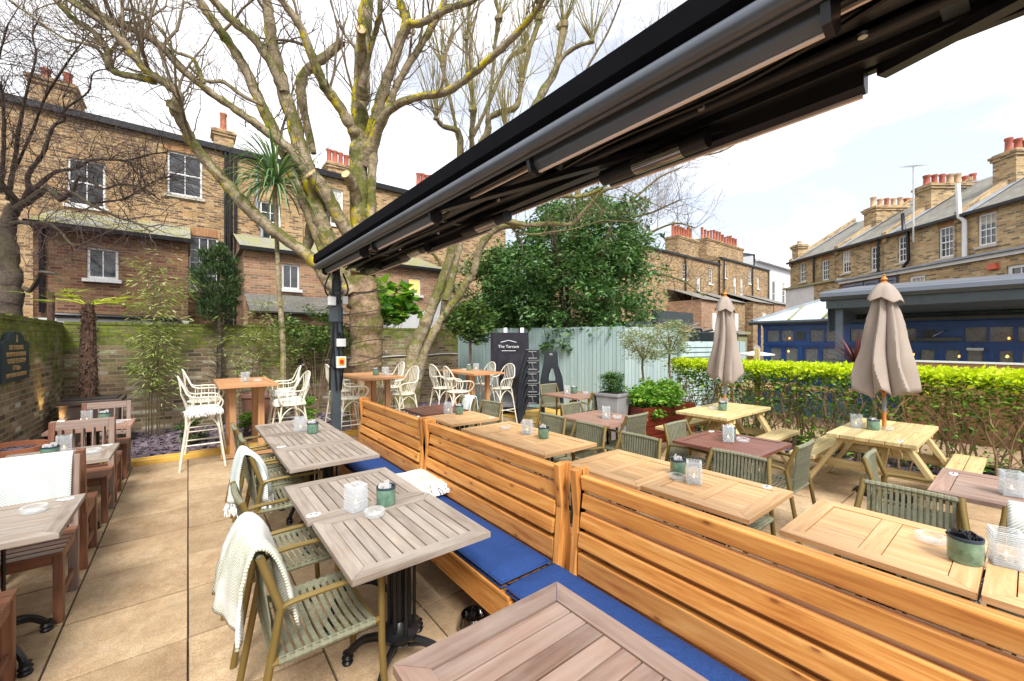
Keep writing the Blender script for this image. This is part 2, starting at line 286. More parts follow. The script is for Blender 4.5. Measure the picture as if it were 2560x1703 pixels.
# ---------------------------------------------------------------- mesh builder
class MB:
    def __init__(s): s.v = []; s.f = []; s.uv = []; s.mi = []
    def poly(s, pts, uvs=None, mi=0):
        b = len(s.v); s.v += [tuple(p) for p in pts]; s.f.append(tuple(range(b, b+len(pts)))); s.uv += list(uvs) if uvs else [(p[0], p[1]) for p in pts]; s.mi.append(mi)
    def box(s, c, sz, R=None, grain=None, mi=0, taper=None):
        hx, hy, hz = (x/2 for x in sz); c = Vector(c)
        if grain is None: grain = max(range(3), key=lambda i: sz[i])
        P = []
        for x, y, z in ((-1, -1, -1), (1, -1, -1), (1, 1, -1), (-1, 1, -1), (-1, -1, 1), (1, -1, 1), (1, 1, 1), (-1, 1, 1)):
            t = taper if (taper and z < 0) else 1
            P.append(Vector((x*hx*t, y*hy*t, z*hz)))
        b = len(s.v); s.v += [tuple((R @ p if R else p)+c) for p in P]
        ou, ov = rnd.random()*60, rnd.random()*60
        for f in ((0, 3, 2, 1), (4, 5, 6, 7), (0, 1, 5, 4), (1, 2, 6, 5), (2, 3, 7, 6), (3, 0, 4, 7)):
            s.f.append(tuple(b+i for i in f)); s.mi.append(mi)
            q = [P[i] for i in f]; oth = [a for a in range(3) if a != grain]
            ext = [max(p[a] for p in q)-min(p[a] for p in q) for a in oth]; ax = oth[0] if ext[0] > ext[1] else oth[1]
            s.uv += [(p[grain]+ou, p[ax]+ov) for p in q]
        return s
    def bar(s, a, b, wd, th, up=(0, 0, 1), mi=0):
        a, b = Vector(a), Vector(b); d = b-a; L = d.length; x = d.normalized(); u = Vector(up)
        y = u.cross(x)
        if y.length < 1e-4: y = Vector((0, 1, 0)).cross(x)
        y.normalize(); z = x.cross(y); s.box((a+b)/2, (L, wd, th), Matrix((x, y, z)).transposed(), 0, mi); return s
    def tube(s, pts, r, n=8, mi=0, cap=True, close=False):
        pts = [Vector(p) for p in pts]; k = len(pts)
        if not isinstance(r, (list, tuple)): r = [r]*k
        b0 = len(s.v); prev = None; L = 0; base = rnd.random()*40
        for i, p in enumerate(pts):
            if close: t = pts[(i+1) % k]-pts[i-1]
            else: t = pts[min(i+1, k-1)]-pts[max(i-1, 0)]
            if t.length < 1e-9: t = Vector((0, 0, 1))
            t.normalize()
            if prev is None: a = Vector((0, 0, 1)) if abs(t.z) < .9 else Vector((1, 0, 0)); x = t.cross(a).normalized()
            else:
                x = prev-t*prev.dot(t)
                if x.length < 1e-6: x = t.orthogonal()
                x.normalize()
            prev = x; y = t.cross(x)
            for j in range(n):
                an = 2*pi*j/n; s.v.append(tuple(p+(x*cos(an)+y*sin(an))*r[i]))
        m = k if close else k-1
        for i in range(m):
            d = (pts[(i+1) % k]-pts[i]).length
            for j in range(n):
                j2 = (j+1) % n; i2 = (i+1) % k
                s.f.append((b0+i*n+j, b0+i*n+j2, b0+i2*n+j2, b0+i2*n+j)); s.mi.append(mi)
                c = 2*pi*r[i]; s.uv += [(base+L, c*j/n), (base+L, c*(j+1)/n), (base+L+d, c*(j+1)/n), (base+L+d, c*j/n)]
            L += d
        if cap and not close:
            for q in (0, k-1):
                ring = [b0+q*n+j for j in range(n)]
                if q == 0: ring.reverse()
                s.f.append(tuple(ring)); s.mi.append(mi); s.uv += [(0, 0)]*n
        return s
    def lathe(s, prof, c=(0, 0, 0), n=20, mi=0, fn=None):
        b = len(s.v); c = Vector(c); k = len(prof)
        for i, (r, z) in enumerate(prof):
            for j in range(n):
                a = 2*pi*j/n; rr = r*(fn(a, i) if fn else 1); s.v.append((c.x+rr*cos(a), c.y+rr*sin(a), c.z+z))
        for i in range(k-1):
            for j in range(n):
                j2 = (j+1) % n; s.f.append((b+i*n+j, b+i*n+j2, b+(i+1)*n+j2, b+(i+1)*n+j)); s.mi.append(mi)
                s.uv += [(j/n, prof[i][1]), ((j+1)/n, prof[i][1]), ((j+1)/n, prof[i+1][1]), (j/n, prof[i+1][1])]
        return s
    def prism(s, poly, a, b, ax=1, mi=0):
        # extrude 2D polygon; ax = axis of extrusion, poly in the other two axes (in order)
        def p3(p, t):
            q = list(p); q.insert(ax, t); return tuple(q)
        n = len(poly); s.poly([p3(p, a) for p in poly], [(p[0], p[1]) for p in poly], mi); s.poly([p3(p, b) for p in reversed(poly)], [(p[0], p[1]) for p in reversed(poly)], mi)
        L = 0
        for i in range(n):
            p, q = poly[i], poly[(i+1) % n]; d = math.dist(p, q)
            s.poly([p3(q, a), p3(p, a), p3(p, b), p3(q, b)], [(L+d, a), (L, a), (L, b), (L+d, b)], mi); L += d
        return s
    def mesh(s, name, mats, smooth=False):
        me = bpy.data.meshes.new(name); me.from_pydata(s.v, [], s.f)
        u = me.uv_layers.new(name='UVMap'); u.data.foreach_set('uv', np.array(s.uv, dtype=np.float32).ravel())
        me.polygons.foreach_set('material_index', s.mi)
        for m in mats: me.materials.append(M(m))
        if smooth:
            me.polygons.foreach_set('use_smooth', [True]*len(s.f))
            try: me.set_sharp_from_angle(angle=radians(42))
            except Exception: pass
        me.update(); return me
def tag(o, label=None, cat=None, group=None, kind=None):
    if label: o['label'] = label
    if cat: o['category'] = cat
    if group: o['group'] = group
    if kind: o['kind'] = kind
    return o
def obj(name, mb, mat, parent=None, loc=None, rz=0, smooth=False, bev=0, **k):
    mats = mat if isinstance(mat, (list, tuple)) else [mat]
    me = mb.mesh(name, mats, smooth) if isinstance(mb, MB) else mb
    o = bpy.data.objects.new(name, me); C.objects.link(o)
    if parent: o.parent = parent
    if loc: o.location = loc
    if rz: o.rotation_euler.z = rz
    if bev: b = o.modifiers.new('bevel', 'BEVEL'); b.width = bev; b.segments = 2; b.limit_method = 'ANGLE'
    return tag(o, **k)
def thing(name, label, cat, loc=(0, 0, 0), rz=0, group=None):
    o = bpy.data.objects.new(name, None); C.objects.link(o); o.location = loc; o.rotation_euler = (0, 0, rz); o.empty_display_size = .2
    return tag(o, label, cat, group)
KIDS = {}
def dup(root, loc, rz, label, group=None):
    r = root.copy(); C.objects.link(r); r.location = loc; r.rotation_euler = (0, 0, rz); r['label'] = label
    if group: r['group'] = group
    for ch in list(root.children):
        c = ch.copy(); C.objects.link(c); c.parent = r
        for g_ in ch.children:
            d = g_.copy(); C.objects.link(d); d.parent = c
    return r
class Kit:
    """first placement moves the prototype itself, later ones copy it"""
    def __init__(s, root): s.r = root; s.used = False
    def put(s, loc, rz, label, group=None):
        if s.used: return dup(s.r, loc, rz, label, group)
        s.used = True; s.r.location = loc; s.r.rotation_euler = (0, 0, rz); s.r['label'] = label
        if group: s.r['group'] = group
        return s.r
def leaves(name, pts, size, mat, parent=None, seed=1, flat=.3, aspect=.45, dirs=None, up=0., droop=0., **k):
    """many small two-sided leaf faces; pts Nx3"""
    R = np.random.default_rng(seed); n = len(pts); pts = np.asarray(pts, float)
    if dirs is None:
        d = R.normal(size=(n, 3)); d[:, 2] = d[:, 2]*flat+up-droop
    else: d = np.array(dirs, float)
    d /= np.linalg.norm(d, axis=1)[:, None]+1e-9
    nr = R.normal(size=(n, 3)); nr[:, 2] = np.abs(nr[:, 2])+.8
    s_ = np.cross(d, nr); s_ /= np.linalg.norm(s_, axis=1)[:, None]+1e-9; nn = np.cross(s_, d)
    L = size*(.6+.8*R.random(n))[:, None]; W = L*aspect*.5
    fold = nn*W*.5
    v = np.stack([pts, pts+d*L*.45+s_*W+fold, pts+d*L, pts+d*L*.45-s_*W+fold], 1).reshape(-1, 3)
    me = bpy.data.meshes.new(name); me.vertices.add(4*n); me.vertices.foreach_set('co', v.astype(np.float32).ravel())
    me.loops.add(6*n); me.polygons.add(2*n)
    i = np.arange(n)[:, None]*4; idx = np.concatenate([i, i+1, i+2, i, i+2, i+3], 1).ravel()
    me.loops.foreach_set('vertex_index', idx.astype(np.int32)); me.polygons.foreach_set('loop_start', np.arange(0, 6*n, 3, dtype=np.int32))
    r = R.random(n); uv = np.zeros((n, 6, 2), np.float32); uv[:, :, 0] = r[:, None]; u = me.uv_layers.new(name='UVMap'); u.data.foreach_set('uv', uv.ravel())
    me.materials.append(M(mat)); me.update(calc_edges=True)
    o = bpy.data.objects.new(name, me); C.objects.link(o)
    if parent: o.parent = parent
    return tag(o, **k)
def catmull(pts, n=5):
    P = [np.array(p, float) for p in pts]; P = [2*P[0]-P[1]]+P+[2*P[-1]-P[-2]]; o = []
    for i in range(1, len(P)-2):
        for j in range(n):
            t = j/n; a, b, c, d = P[i-1:i+3]
            o.append(.5*((2*b)+(c-a)*t+(2*a-5*b+4*c-d)*t*t+(3*b-a-3*c+d)*t**3))
    o.append(P[-2]); return o
# ================================================================ SETTING
b = MB(); b.poly([(-400, -400, -.06), (400, -400, -.06), (400, 400, -.06), (-400, 400, -.06)]); obj('ground', b, 'soil', kind='structure')
b = MB(); b.box((3, 2.4, -.035), (10, 14, .03)); obj('paving_bed', b, 'joint_dark', kind='structure')
b = MB()
for i in range(-3, 15):
    for j in range(-3, 13):
        x0 = i*.6; y0 = .062+j*.6+(0.025 if i % 3 == 1 else 0)
        if x0+.6 > 7.5 or (x0 < -1.8): continue
        y1 = y0+.6
        if y0 > 7.55: continue
        y1 = min(y1, 7.68)
        dz = rnd.uniform(-.002, .002)
        b.box((x0+.3+rnd.uniform(-.001, .001), (y0+y1)/2, -.012+dz), (.590, y1-y0-rnd.uniform(.014, .02), .024), Euler((rnd.uniform(-.003, .003), rnd.uniform(-.003, .003), 0)).to_matrix())
obj('paving', b, 'sandstone_slab', kind='structure', bev=.003)
# yellow timber kerb and low deck by the fence
b = MB(); b.box((2.0, 7.73, .03), (7.4, .09, .075)); b.box((2.0, 7.81, .035), (7.4, .045, .09)); b.box((6.55, 6.6, .014), (1.75, 2.2, .02))
obj('kerb', b, 'yellow_kerb', kind='structure', bev=.004)
def slates(name, regions, n, seed, z=.0):
    R = np.random.default_rng(seed); V = []; F = []; U = []
    areas = [(x1-x0)*(y1-y0) for x0, y0, x1, y1 in regions]; tot = sum(areas); k = 0
    b = MB()
    for (x0, y0, x1, y1), a in zip(regions, areas):
        for _ in range(int(n*a/tot)):
            c = Vector((R.uniform(x0, x1), R.uniform(y0, y1), z+R.uniform(.0, .05))); m = 4+int(R.integers(0, 3)); rr = R.uniform(.025, .075); el = R.uniform(.45, 1)
            rot = Euler((R.normal()*.28, R.normal()*.28, R.uniform(0, 6.3))).to_matrix(); an = [6.28*q/m+R.uniform(-.35, .35) for q in range(m)]
            th = R.uniform(.006, .014)
            top = [c+rot @ Vector((rr*cos(t), rr*el*sin(t), th)) for t in an]; bo = [c+rot @ Vector((rr*cos(t), rr*el*sin(t), 0)) for t in an]
            u = (R.uniform(0, 50), R.uniform(0, 50)); b.poly(top, [u]*m)
            for q in range(m): b.poly([bo[q], bo[(q+1) % m], top[(q+1) % m], top[q]], [u]*4)
    return obj(name, b, 'slate_chip', kind='stuff')
b = MB(); b.box((2.3, 9.05, -.005), (7.9, 2.5, .02)); b.box((7.75, 1.9, -.005), (1.1, 7.2, .02)); obj('planting_soil', b, 'soil', kind='structure')
m_ = MB(); R_ = random.Random(8)
for _ in range(170):
    x, y = R_.uniform(-1.6, 7), R_.uniform(.4, 7.6); s = R_.uniform(.006, .02); m_.box((x, y, .002), (s, s*R_.uniform(.3, .8), .002), Euler((R_.gauss(0, .2), R_.gauss(0, .2), R_.uniform(0, 6))).to_matrix())
obj('leaf_litter', m_, 'plane_twig', kind='stuff')
slates('slate_chippings', [(-1.65, 7.86, 6.1, 10.25)], 8200, 3)
slates('slate_chippings_hedge', [(7.05, -1.5, 8.2, 4.9)], 1900, 4)
# ---------------------------------------------------------------- walls with openings
def wall(mb, fr, u0, u1, w0, w1, holes=(), dep=.12, mi=0, rm=None):
    """fr(u,v,w)->xyz; v grows away from the viewer. holes: (a,b,c,d) in u,w"""
    us = sorted({u0, u1, *[q for h in holes for q in h[:2]]}); ws = sorted({w0, w1, *[q for h in holes for q in h[2:4]]})
    for a, b_ in zip(us, us[1:]):
        for c, d in zip(ws, ws[1:]):
            mu, mw = (a+b_)/2, (c+d)/2
            if any(h[0] < mu < h[1] and h[2] < mw < h[3] for h in holes): continue
            mb.poly([fr(a, 0, c), fr(b_, 0, c), fr(b_, 0, d), fr(a, 0, d)], [(a, c), (b_, c), (b_, d), (a, d)], mi)
    for h in holes:
        a, b_, c, d = h[:4]; e = dep
        for p, q in (((a, c), (a, d)), ((b_, c), (b_, d)), ((a, c), (b_, c)), ((a, d), (b_, d))):
            mb.poly([fr(p[0], 0, p[1]), fr(q[0], 0, q[1]), fr(q[0], e, q[1]), fr(p[0], e, p[1])], [(p[0]+p[1], 0), (q[0]+q[1], 0), (q[0]+q[1], e), (p[0]+p[1], e)], mi if rm is None else rm)
def fbox(mb, fr, u0, u1, v0, v1, w0, w1, mi=0):
    P = [fr(u, v, w_) for u in (u0, u1) for v in (v0, v1) for w_ in (w0, w1)]   # index = 4u+2v+w
    for f in ((0, 4, 5, 1), (2, 3, 7, 6), (0, 1, 3, 2), (4, 6, 7, 5), (0, 2, 6, 4), (1, 5, 7, 3)):
        q = [P[i] for i in f]; uvs = []
        for i in f:
            u = (u0, u1)[i >> 2]; v = (v0, v1)[(i >> 1) & 1]; w_ = (w0, w1)[i & 1]
            uvs.append((u+v, w_) if f[0] not in (0,) or f in ((0, 4, 5, 1), (0, 1, 3, 2)) else (u, v))
        mb.poly(q, uvs, mi)
def frame_fn(o, d, n):
    o, d, n = Vector(o), Vector(d).normalized(), Vector(n).normalized()
    return lambda u, v, w_: tuple(o+d*u+n*v+Vector((0, 0, w_)))
def window(root, fr, a, b_, c, d, cols=2, rows=2, glass_='window_glass', sill='white_paint', fw=.055, name='window', sillout=.06, label=None):
    m = MB(); v0, v1 = .05, .11
    fbox(m, fr, a+.002, a+fw, v0, v1, c+.002, d-.002); fbox(m, fr, b_-fw, b_-.002, v0, v1, c+.002, d-.002)
    fbox(m, fr, a+fw, b_-fw, v0, v1, c+.002, c+fw*1.3); fbox(m, fr, a+fw, b_-fw, v0, v1, d-fw, d-.002)
    bw = .022
    for i in range(1, cols):
        x = a+fw+(b_-a-2*fw)*i/cols; fbox(m, fr, x-bw/2, x+bw/2, v0+.012, v1-.012, c+fw*1.3, d-fw)
    for i in range(1, rows):
        z = c+fw*1.3+(d-c-2.3*fw)*i/rows; t = bw*(1.9 if (rows % 2 == 0 and i == rows//2) else 1); fbox(m, fr, a+fw, b_-fw, v0+.006, v1-.016, z-t/2, z+t/2)
    o = obj(name, m, 'white_paint', root)
    if label: o['label'] = label
    g_ = MB(); g_.poly([fr(a+fw*.5, .085, c+.03), fr(b_-fw*.5, .085, c+.03), fr(b_-fw*.5, .085, d-.03), fr(a+fw*.5, .085, d-.03)]); obj('pane', g_, glass_, o)
    if rows >= 2 and a != .02 and rnd.random() < .5:
        bl = MB(); dd = d-fw-(d-c)*rnd.choice((.28, .45, .5)); bl.poly([fr(a+fw, .0845, dd), fr(b_-fw, .0845, dd), fr(b_-fw, .0845, d-fw), fr(a+fw, .0845, d-fw)]); obj('blind', bl, 'dirty_white' if rnd.random() < .5 else 'stone_sill', o)
    if sill:
        s_ = MB(); fbox(s_, fr, a-.07, b_+.07, -sillout, .05, c-.085, c-.002); obj('sill', s_, sill, o)
    return o
def arch(root, fr, a, b_, d, h=.24, mat='arch_brick'):
    m = MB(); n = max(5, int((b_-a+.1)/.075))
    for i in range(n):
        x0 = a-.06+(b_-a+.12)*i/n; x1 = x0+(b_-a+.12)/n-.008; k = ((x0+x1)/2-(a+b_)/2)/(b_-a); lift = .03*(1-4*k*k)
        fbox(m, fr, x0, x1, -.004, .02, d+.002+lift*.6, d+h+lift)
    obj('arch', m, mat, root)
def chimney(root, fr, u0, u1, v0, v1, w0, w1, pots, mat='brick_stock', ph=.55, pmat='terracotta', along='u', name='chimney'):
    m = MB(); fbox(m, fr, u0, u1, v0, v1, w0, w1-.22); fbox(m, fr, u0-.05, u1+.05, v0-.05, v1+.05, w1-.22, w1-.12); fbox(m, fr, u0-.09, u1+.09, v0-.09, v1+.09, w1-.12, w1-.03); fbox(m, fr, u0-.02, u1+.02, v0-.02, v1+.02, w1-.03, w1+.03)
    o = obj(name, m, mat, root)
    for i in range(pots):
        t = (i+.5)/pots
        cu, cv = (u0+(u1-u0)*t, (v0+v1)/2) if along == 'u' else ((u0+u1)/2, v0+(v1-v0)*t)
        h = ph*rnd.uniform(.8, 1.1); r = .12*rnd.uniform(.9, 1.1); q = MB(); q.lathe([(r*1.05, 0), (r*1.05, .05), (r*.92, .08), (r*.85, h-.1), (r*1.02, h-.07), (r*1.05, h), (r*.8, h), (r*.75, .1)], fr(cu, cv, w1+.02), 10)
        obj('chimney_pot', q, pmat if isinstance(pmat, str) else pmat[i % len(pmat)], o, smooth=True)
    return o
def pipe(root, pts, r=.05, mat='black_iron', name='downpipe', n=8):
    m = MB(); m.tube(pts, r, n); return obj(name, m, mat, root, smooth=True)

# ---- terrace of houses along the far side (facade along X)
def row(Y): return frame_fn((0, Y, 0), (1, 0, 0), (0, 1, 0))
f17, f145 = row(17), row(14.5)
# house 1
H1 = thing('brick_house', 'tall brick house at the left with one mossy roofed extension and twiggy branches in front', 'house', (0, 0, 0), group='brick terrace behind the garden wall')
m = MB(); wall(m, f17, -9, 1.12, 0, 8.2, [(-2.7, -1.92, 5.63, 6.98), (-.52, .37, 6.41, 7.8), (.02, .8, 3.43, 5.18)]); fbox(m, f17, -9, 1.12, .2, 8, 0, 8.1); obj('wall', m, 'brick_stock', H1)
m = MB(); fbox(m, f17, -9, 1.12, -.12, .3, 8.2, 8.32); fbox(m, f17, -9, 1.12, -.16, -.04, 8.12, 8.22); obj('gutter', m, 'black_iron', H1)
m = MB(); m.poly([f17(-9, -.1, 8.32), f17(1.12, -.1, 8.32), f17(1.12, 4, 8.75), f17(-9, 4, 8.75)]); obj('roof', m, 'slate_roof', H1)
window(H1, f17, -2.7, -1.92, 5.63, 6.98, 2, 2); window(H1, f17, -.52, .37, 6.41, 7.8, 2, 2, sill='stone_sill'); window(H1, f17, .02, .8, 3.43, 5.18, 3, 4)
arch(H1, f17, .02, .8, 5.18, .25); arch(H1, f17, -.52, .37, 7.8, .22)
chimney(H1, f17, -3.75, -2.8, 1.6, 2.9, 8.3, 9.75, 2, pmat='terracotta_red', ph=.6)
chimney(H1, f17, .75, 1.35, 1.6, 2.3, 8.3, 9.55, 1, ph=.75)
m = MB(); wall(m, f145, -2.85, .0, 2.28, 4.55, [(-1.97, -1.4, 3.28, 4.07)]); m.poly([f145(0, 0, 2.28), f145(0, 2.5, 2.28), f145(0, 2.5, 5.3), f145(0, 0, 4.55)], [(0, 2.28), (2.5, 2.28), (2.5, 5.3), (0, 4.55)]); m.poly([f145(-2.85, 2.5, 2.28), f145(-2.85, 0, 2.28), f145(-2.85, 0, 4.55), f145(-2.85, 2.5, 5.3)], [(0, 2.28), (2.5, 2.28), (2.5, 5.3), (0, 4.55)])
obj('extension_wall', m, 'brick_red', H1)
m = MB(); fbox(m, f145, -2.87, .02, -.015, 2.5, 0, 2.28); obj('white_plinth', m, 'white_render', H1)
m = MB(); m.poly([f145(-2.95, -.15, 4.52), f145(.06, -.15, 4.52), f145(.06, 2.48, 5.42), f145(-2.95, 2.48, 5.42)], [(0, 0), (3, 0), (3, 2.8), (0, 2.8)]); fbox(m, f145, -2.95, .06, -.15, 2.4, 4.46, 4.515); obj('extension_roof', m, 'mossy_roof', H1)
m = MB(); fbox(m, f145, -2.97, .08, -.24, -.13, 4.42, 4.53); obj('extension_gutter', m, 'black_iron', H1)
window(H1, f145, -1.97, -1.4, 3.28, 4.07, 2, 1, sillout=.12)
pipe(H1, [f145(-2.7, -.07, 4.4), f145(-2.7, -.07, 2.4)]); pipe(H1, [f145(-2.5, -.09, 2.36), f145(-.25, -.09, 2.3), f145(-.16, -.09, 2.22), f145(-.14, -.09, 1.5)], .06)
for x in (1.0, 1.13, 1.28): pipe(H1, [f17(x, -.1, 8.15), f17(x, -.1, 1.9)], .06 if x == 1.13 else .045)
# house 2
H2 = thing('brick_house', 'brick house behind the big tree trunk with pinkish extension and small lit window', 'house', group='brick terrace behind the garden wall')
m = MB(); holes = [(2.01, 2.66, 5.3, 6.73), (3.96, 4.85, 6.3, 7.72), (8.6, 9.3, 6.2, 7.5)]; wall(m, f17, 1.14, 13, 0, 8.2, holes); fbox(m, f17, 1.14, 13, .2, 8, 0, 8.1); obj('wall', m, 'brick_stock', H2)
m = MB(); fbox(m, f17, 1.14, 13, -.12, .3, 8.2, 8.32); fbox(m, f17, 1.14, 13, -.16, -.04, 8.1, 8.2); obj('gutter', m, 'black_iron', H2)
m = MB(); m.poly([f17(1.14, -.1, 8.33), f17(13, -.1, 8.33), f17(13, 4, 8.8), f17(1.14, 4, 8.8)]); obj('roof', m, 'slate_roof', H2)
for h_ in holes: window(H2, f17, *h_, 2, 4 if h_[0] < 3 else 2)
chimney(H2, f17, 4.7, 5.9, 1.6, 2.3, 8.3, 9.4, 5, pmat='terracotta_red', ph=.7); chimney(H2, f17, 8.9, 10.3, 1.6, 2.3, 8.3, 9.4, 6, pmat='terracotta_red', ph=.65)
m = MB(); eh = [(2.3, 2.8, 3.35, 4.15), (6.51, 7.0, 3.46, 4.11)]; wall(m, f145, 1.3, 8.0, 0, 4.55, eh); m.poly([f145(8, 0, 0), f145(8, 2.5, 0), f145(8, 2.5, 5.3), f145(8, 0, 4.55)], [(0, 0), (2.5, 0), (2.5, 5.3), (0, 4.55)]); m.poly([f145(1.3, 2.5, 0), f145(1.3, 0, 0), f145(1.3, 0, 4.55), f145(1.3, 2.5, 5.3)], [(0, 0), (2.5, 0), (2.5, 4.55), (0, 5.3)])
obj('extension_wall', m, 'brick_pink', H2)
m = MB(); m.poly([f145(1.2, -.15, 4.52), f145(8.1, -.15, 4.52), f145(8.1, 2.48, 5.42), f145(1.2, 2.48, 5.42)], [(0, 0), (7, 0), (7, 2.8), (0, 2.8)]); fbox(m, f145, 1.2, 8.1, -.15, 2.4, 4.46, 4.515); obj('extension_roof', m, 'mossy_roof', H2)
m = MB(); fbox(m, f145, 1.18, 8.12, -.24, -.13, 4.42, 4.53); obj('extension_gutter', m, 'black_iron', H2)
window(H2, f145, *eh[0], 2, 1, sillout=.1); window(H2, f145, *eh[1], 2, 1, glass_='lit_window', sillout=.1, label='small window lit orange from inside')
pipe(H2, [f17(1.9, -.1, 7.9), f17(1.9, -.1, 5.9), f17(2.05, -.1, 5.7), f17(2.05, -.1, 5.4)], .05, 'lead')
# low lean-to and white garden wall seen between the trunks
m = MB(); wall(m, row(13.4), 1.3, 6.8, 0, 2.55); fbox(m, row(13.4), 1.3, 6.8, .02, .25, 0, 2.54)
t = thing('lean_to', 'low lean-to with grey sloping roof behind the mossy garden wall', 'shed'); m = MB(); fbox(m, row(13.2), 1.4, 3.6, 0, 1.2, 0, 2.6); obj('wall', m, 'brick_red', t)
m = MB(); m.poly([row(13.1)(1.3, -.1, 2.55), row(13.1)(3.8, -.1, 2.55), row(13.1)(3.8, 1.35, 3.15), row(13.1)(1.3, 1.35, 3.15)], [(0, 0), (2.5, 0), (2.5, 1.5), (0, 1.5)]); m.poly([row(13.1)(3.8, -.1, 2.50), row(13.1)(1.3, -.1, 2.50), row(13.1)(1.3, -.1, 2.55), row(13.1)(3.8, -.1, 2.55)]); obj('roof', m, 'slate_roof', t)
m = MB(); m.prism([(4.3, 0), (7.6, 0), (7.6, 3.3), (7.1, 3.2), (6.6, 2.75), (5.2, 2.7), (4.3, 2.6)], 13.3, 13.5); tag(obj('white_wall', m, 'white_render'), 'white rendered garden wall behind the large green leaves', 'wall')
m = MB(); fb = row(12.6); fbox(m, fb, 7.2, 13, 0, .25, 0, 3.0); fbox(m, fb, 7.15, 13, -.04, .29, 3.0, 3.08); tag(obj('brick_boundary_wall', m, 'brick_dark'), 'dark brick boundary wall half covered by the big evergreen', 'wall')
# far terrace in the middle
f15, f127 = row(15), row(12.7)
def far_house(name, label, u0, u1, ev, wins, mat, chim, exts):
    t = thing(name, label, 'house', group='far brick terrace in the middle'); m = MB(); wall(m, f15, u0, u1, 0, ev, wins); fbox(m, f15, u0, u1, .2, 7, 0, ev-.05); [m.poly([f15(u_, 0, ev-.1), f15(u_, 7, ev-.1), f15(u_, 4, ev+1.18), f15(u_, 0, ev+.12)], [(0, 0), (7, 0), (4, 1.2), (0, .1)]) for u_ in (u0, u1)]; obj('wall', m, mat, t)
    m = MB(); fbox(m, f15, u0, u1, -.12, .1, ev, ev+.13); obj('gutter', m, 'black_iron', t)
    m = MB(); m.poly([f15(u0, 0, ev+.13), f15(u1, 0, ev+.13), f15(u1, 4, ev+1.2), f15(u0, 4, ev+1.2)]); m.poly([f15(u0, 4, ev+1.2), f15(u1, 4, ev+1.2), f15(u1, 7, ev), f15(u0, 7, ev)]); obj('roof', m, 'slate_roof', t)
    for w_ in wins: window(t, f15, *w_, 2, 4, fw=.08)
    for c_ in chim: chimney(t, f15, *c_[:4], *c_[4:6], c_[6], ph=1.0, pmat=('terracotta_red', 'terracotta_red', 'terracotta', 'terracotta_red'))
    for (a, b_, h_, mt) in exts:
        m = MB(); fbox(m, f127, a, b_, 0, 2.25, 0, h_); obj('extension_wall', m, mt, t); m = MB(); m.poly([f127(a-.1, -.15, h_), f127(b_+.1, -.15, h_), f127(b_+.1, 2.25, h_+.9), f127(a-.1, 2.25, h_+.9)], [(0, 0), (3, 0), (3, 2.5), (0, 2.5)]); m.poly([f127(b_+.1, -.15, h_), f127(b_+.1, 2.25, h_), f127(b_+.1, 2.25, h_+.9)]); obj('extension_roof', m, 'slate_roof', t)
        m = MB(); wx = (a+b_)/2; fbox(m, f127, wx-.25, wx+.25, -.05, .01, h_-2.0, h_-.8); obj('window', m, 'white_paint', t)
    for x in (u0+.4, u1-.35, (u0+u1)/2+.9): pipe(t, [f15(x, -.12, ev-.05), f15(x, -.12, 3)], .055)
far_house('brick_house', 'far brick house in the middle beside the evergreen, its chimney crowded with red pots', 20, 32.4, 7.55, [(26.93, 27.47, 6.0, 7.1), (28.85, 29.37, 5.3, 6.43), (30.63, 31.19, 6.0, 7.15)], 'brick_stock', [(29.0, 32.0, 1.5, 2.6, 7.7, 9.7, 8)], [(25, 28.2, 4.3, 'brick_pink'), (28.4, 31.2, 4.4, 'brick_stock')])
far_house('brick_house', 'far taller brick house with five narrow windows and long row of chimney pots', 32.45, 42, 8.1, [(33.05, 33.49, 6.68, 7.75), (34.76, 35.27, 5.4, 6.93), (36.05, 36.51, 5.5, 6.96), (37.61, 38.13, 6.6, 7.8), (39.38, 39.81, 6.3, 7.35)], 'brick_stock', [(33.4, 40.2, 1.5, 2.6, 8.2, 10.2, 13)], [(32.6, 36.4, 4.6, 'brick_stock'), (36.6, 41, 4.7, 'brick_pink')])
f22 = row(24)
t = thing('white_building', 'white stucco building in the gap between the two brick terraces', 'building'); m = MB(); ws_ = [(x, x+1.1, 6.0, 9.2) for x in (57, 60.3, 63.6, 66.9)]; wall(m, row(20), 52, 74, 0, 11.8, ws_); fbox(m, row(20), 52, 74, .3, 8, 0, 11.7); obj('wall', m, 'white_render', t)
m = MB(); fbox(m, row(20), 52, 74, -.5, 0, 11.0, 11.3); fbox(m, row(20), 52, 74, -.3, 0, 4.6, 4.8); obj('cornice', m, 'white_render', t); m = MB(); m.poly([row(20)(52, 0, 11.8), row(20)(74, 0, 11.8), row(20)(74, 5, 13.4), row(20)(52, 5, 13.4)]); obj('roof', m, 'lead', t)
for w_ in ws_: window(t, row(20), *w_, 1, 2, fw=.12)
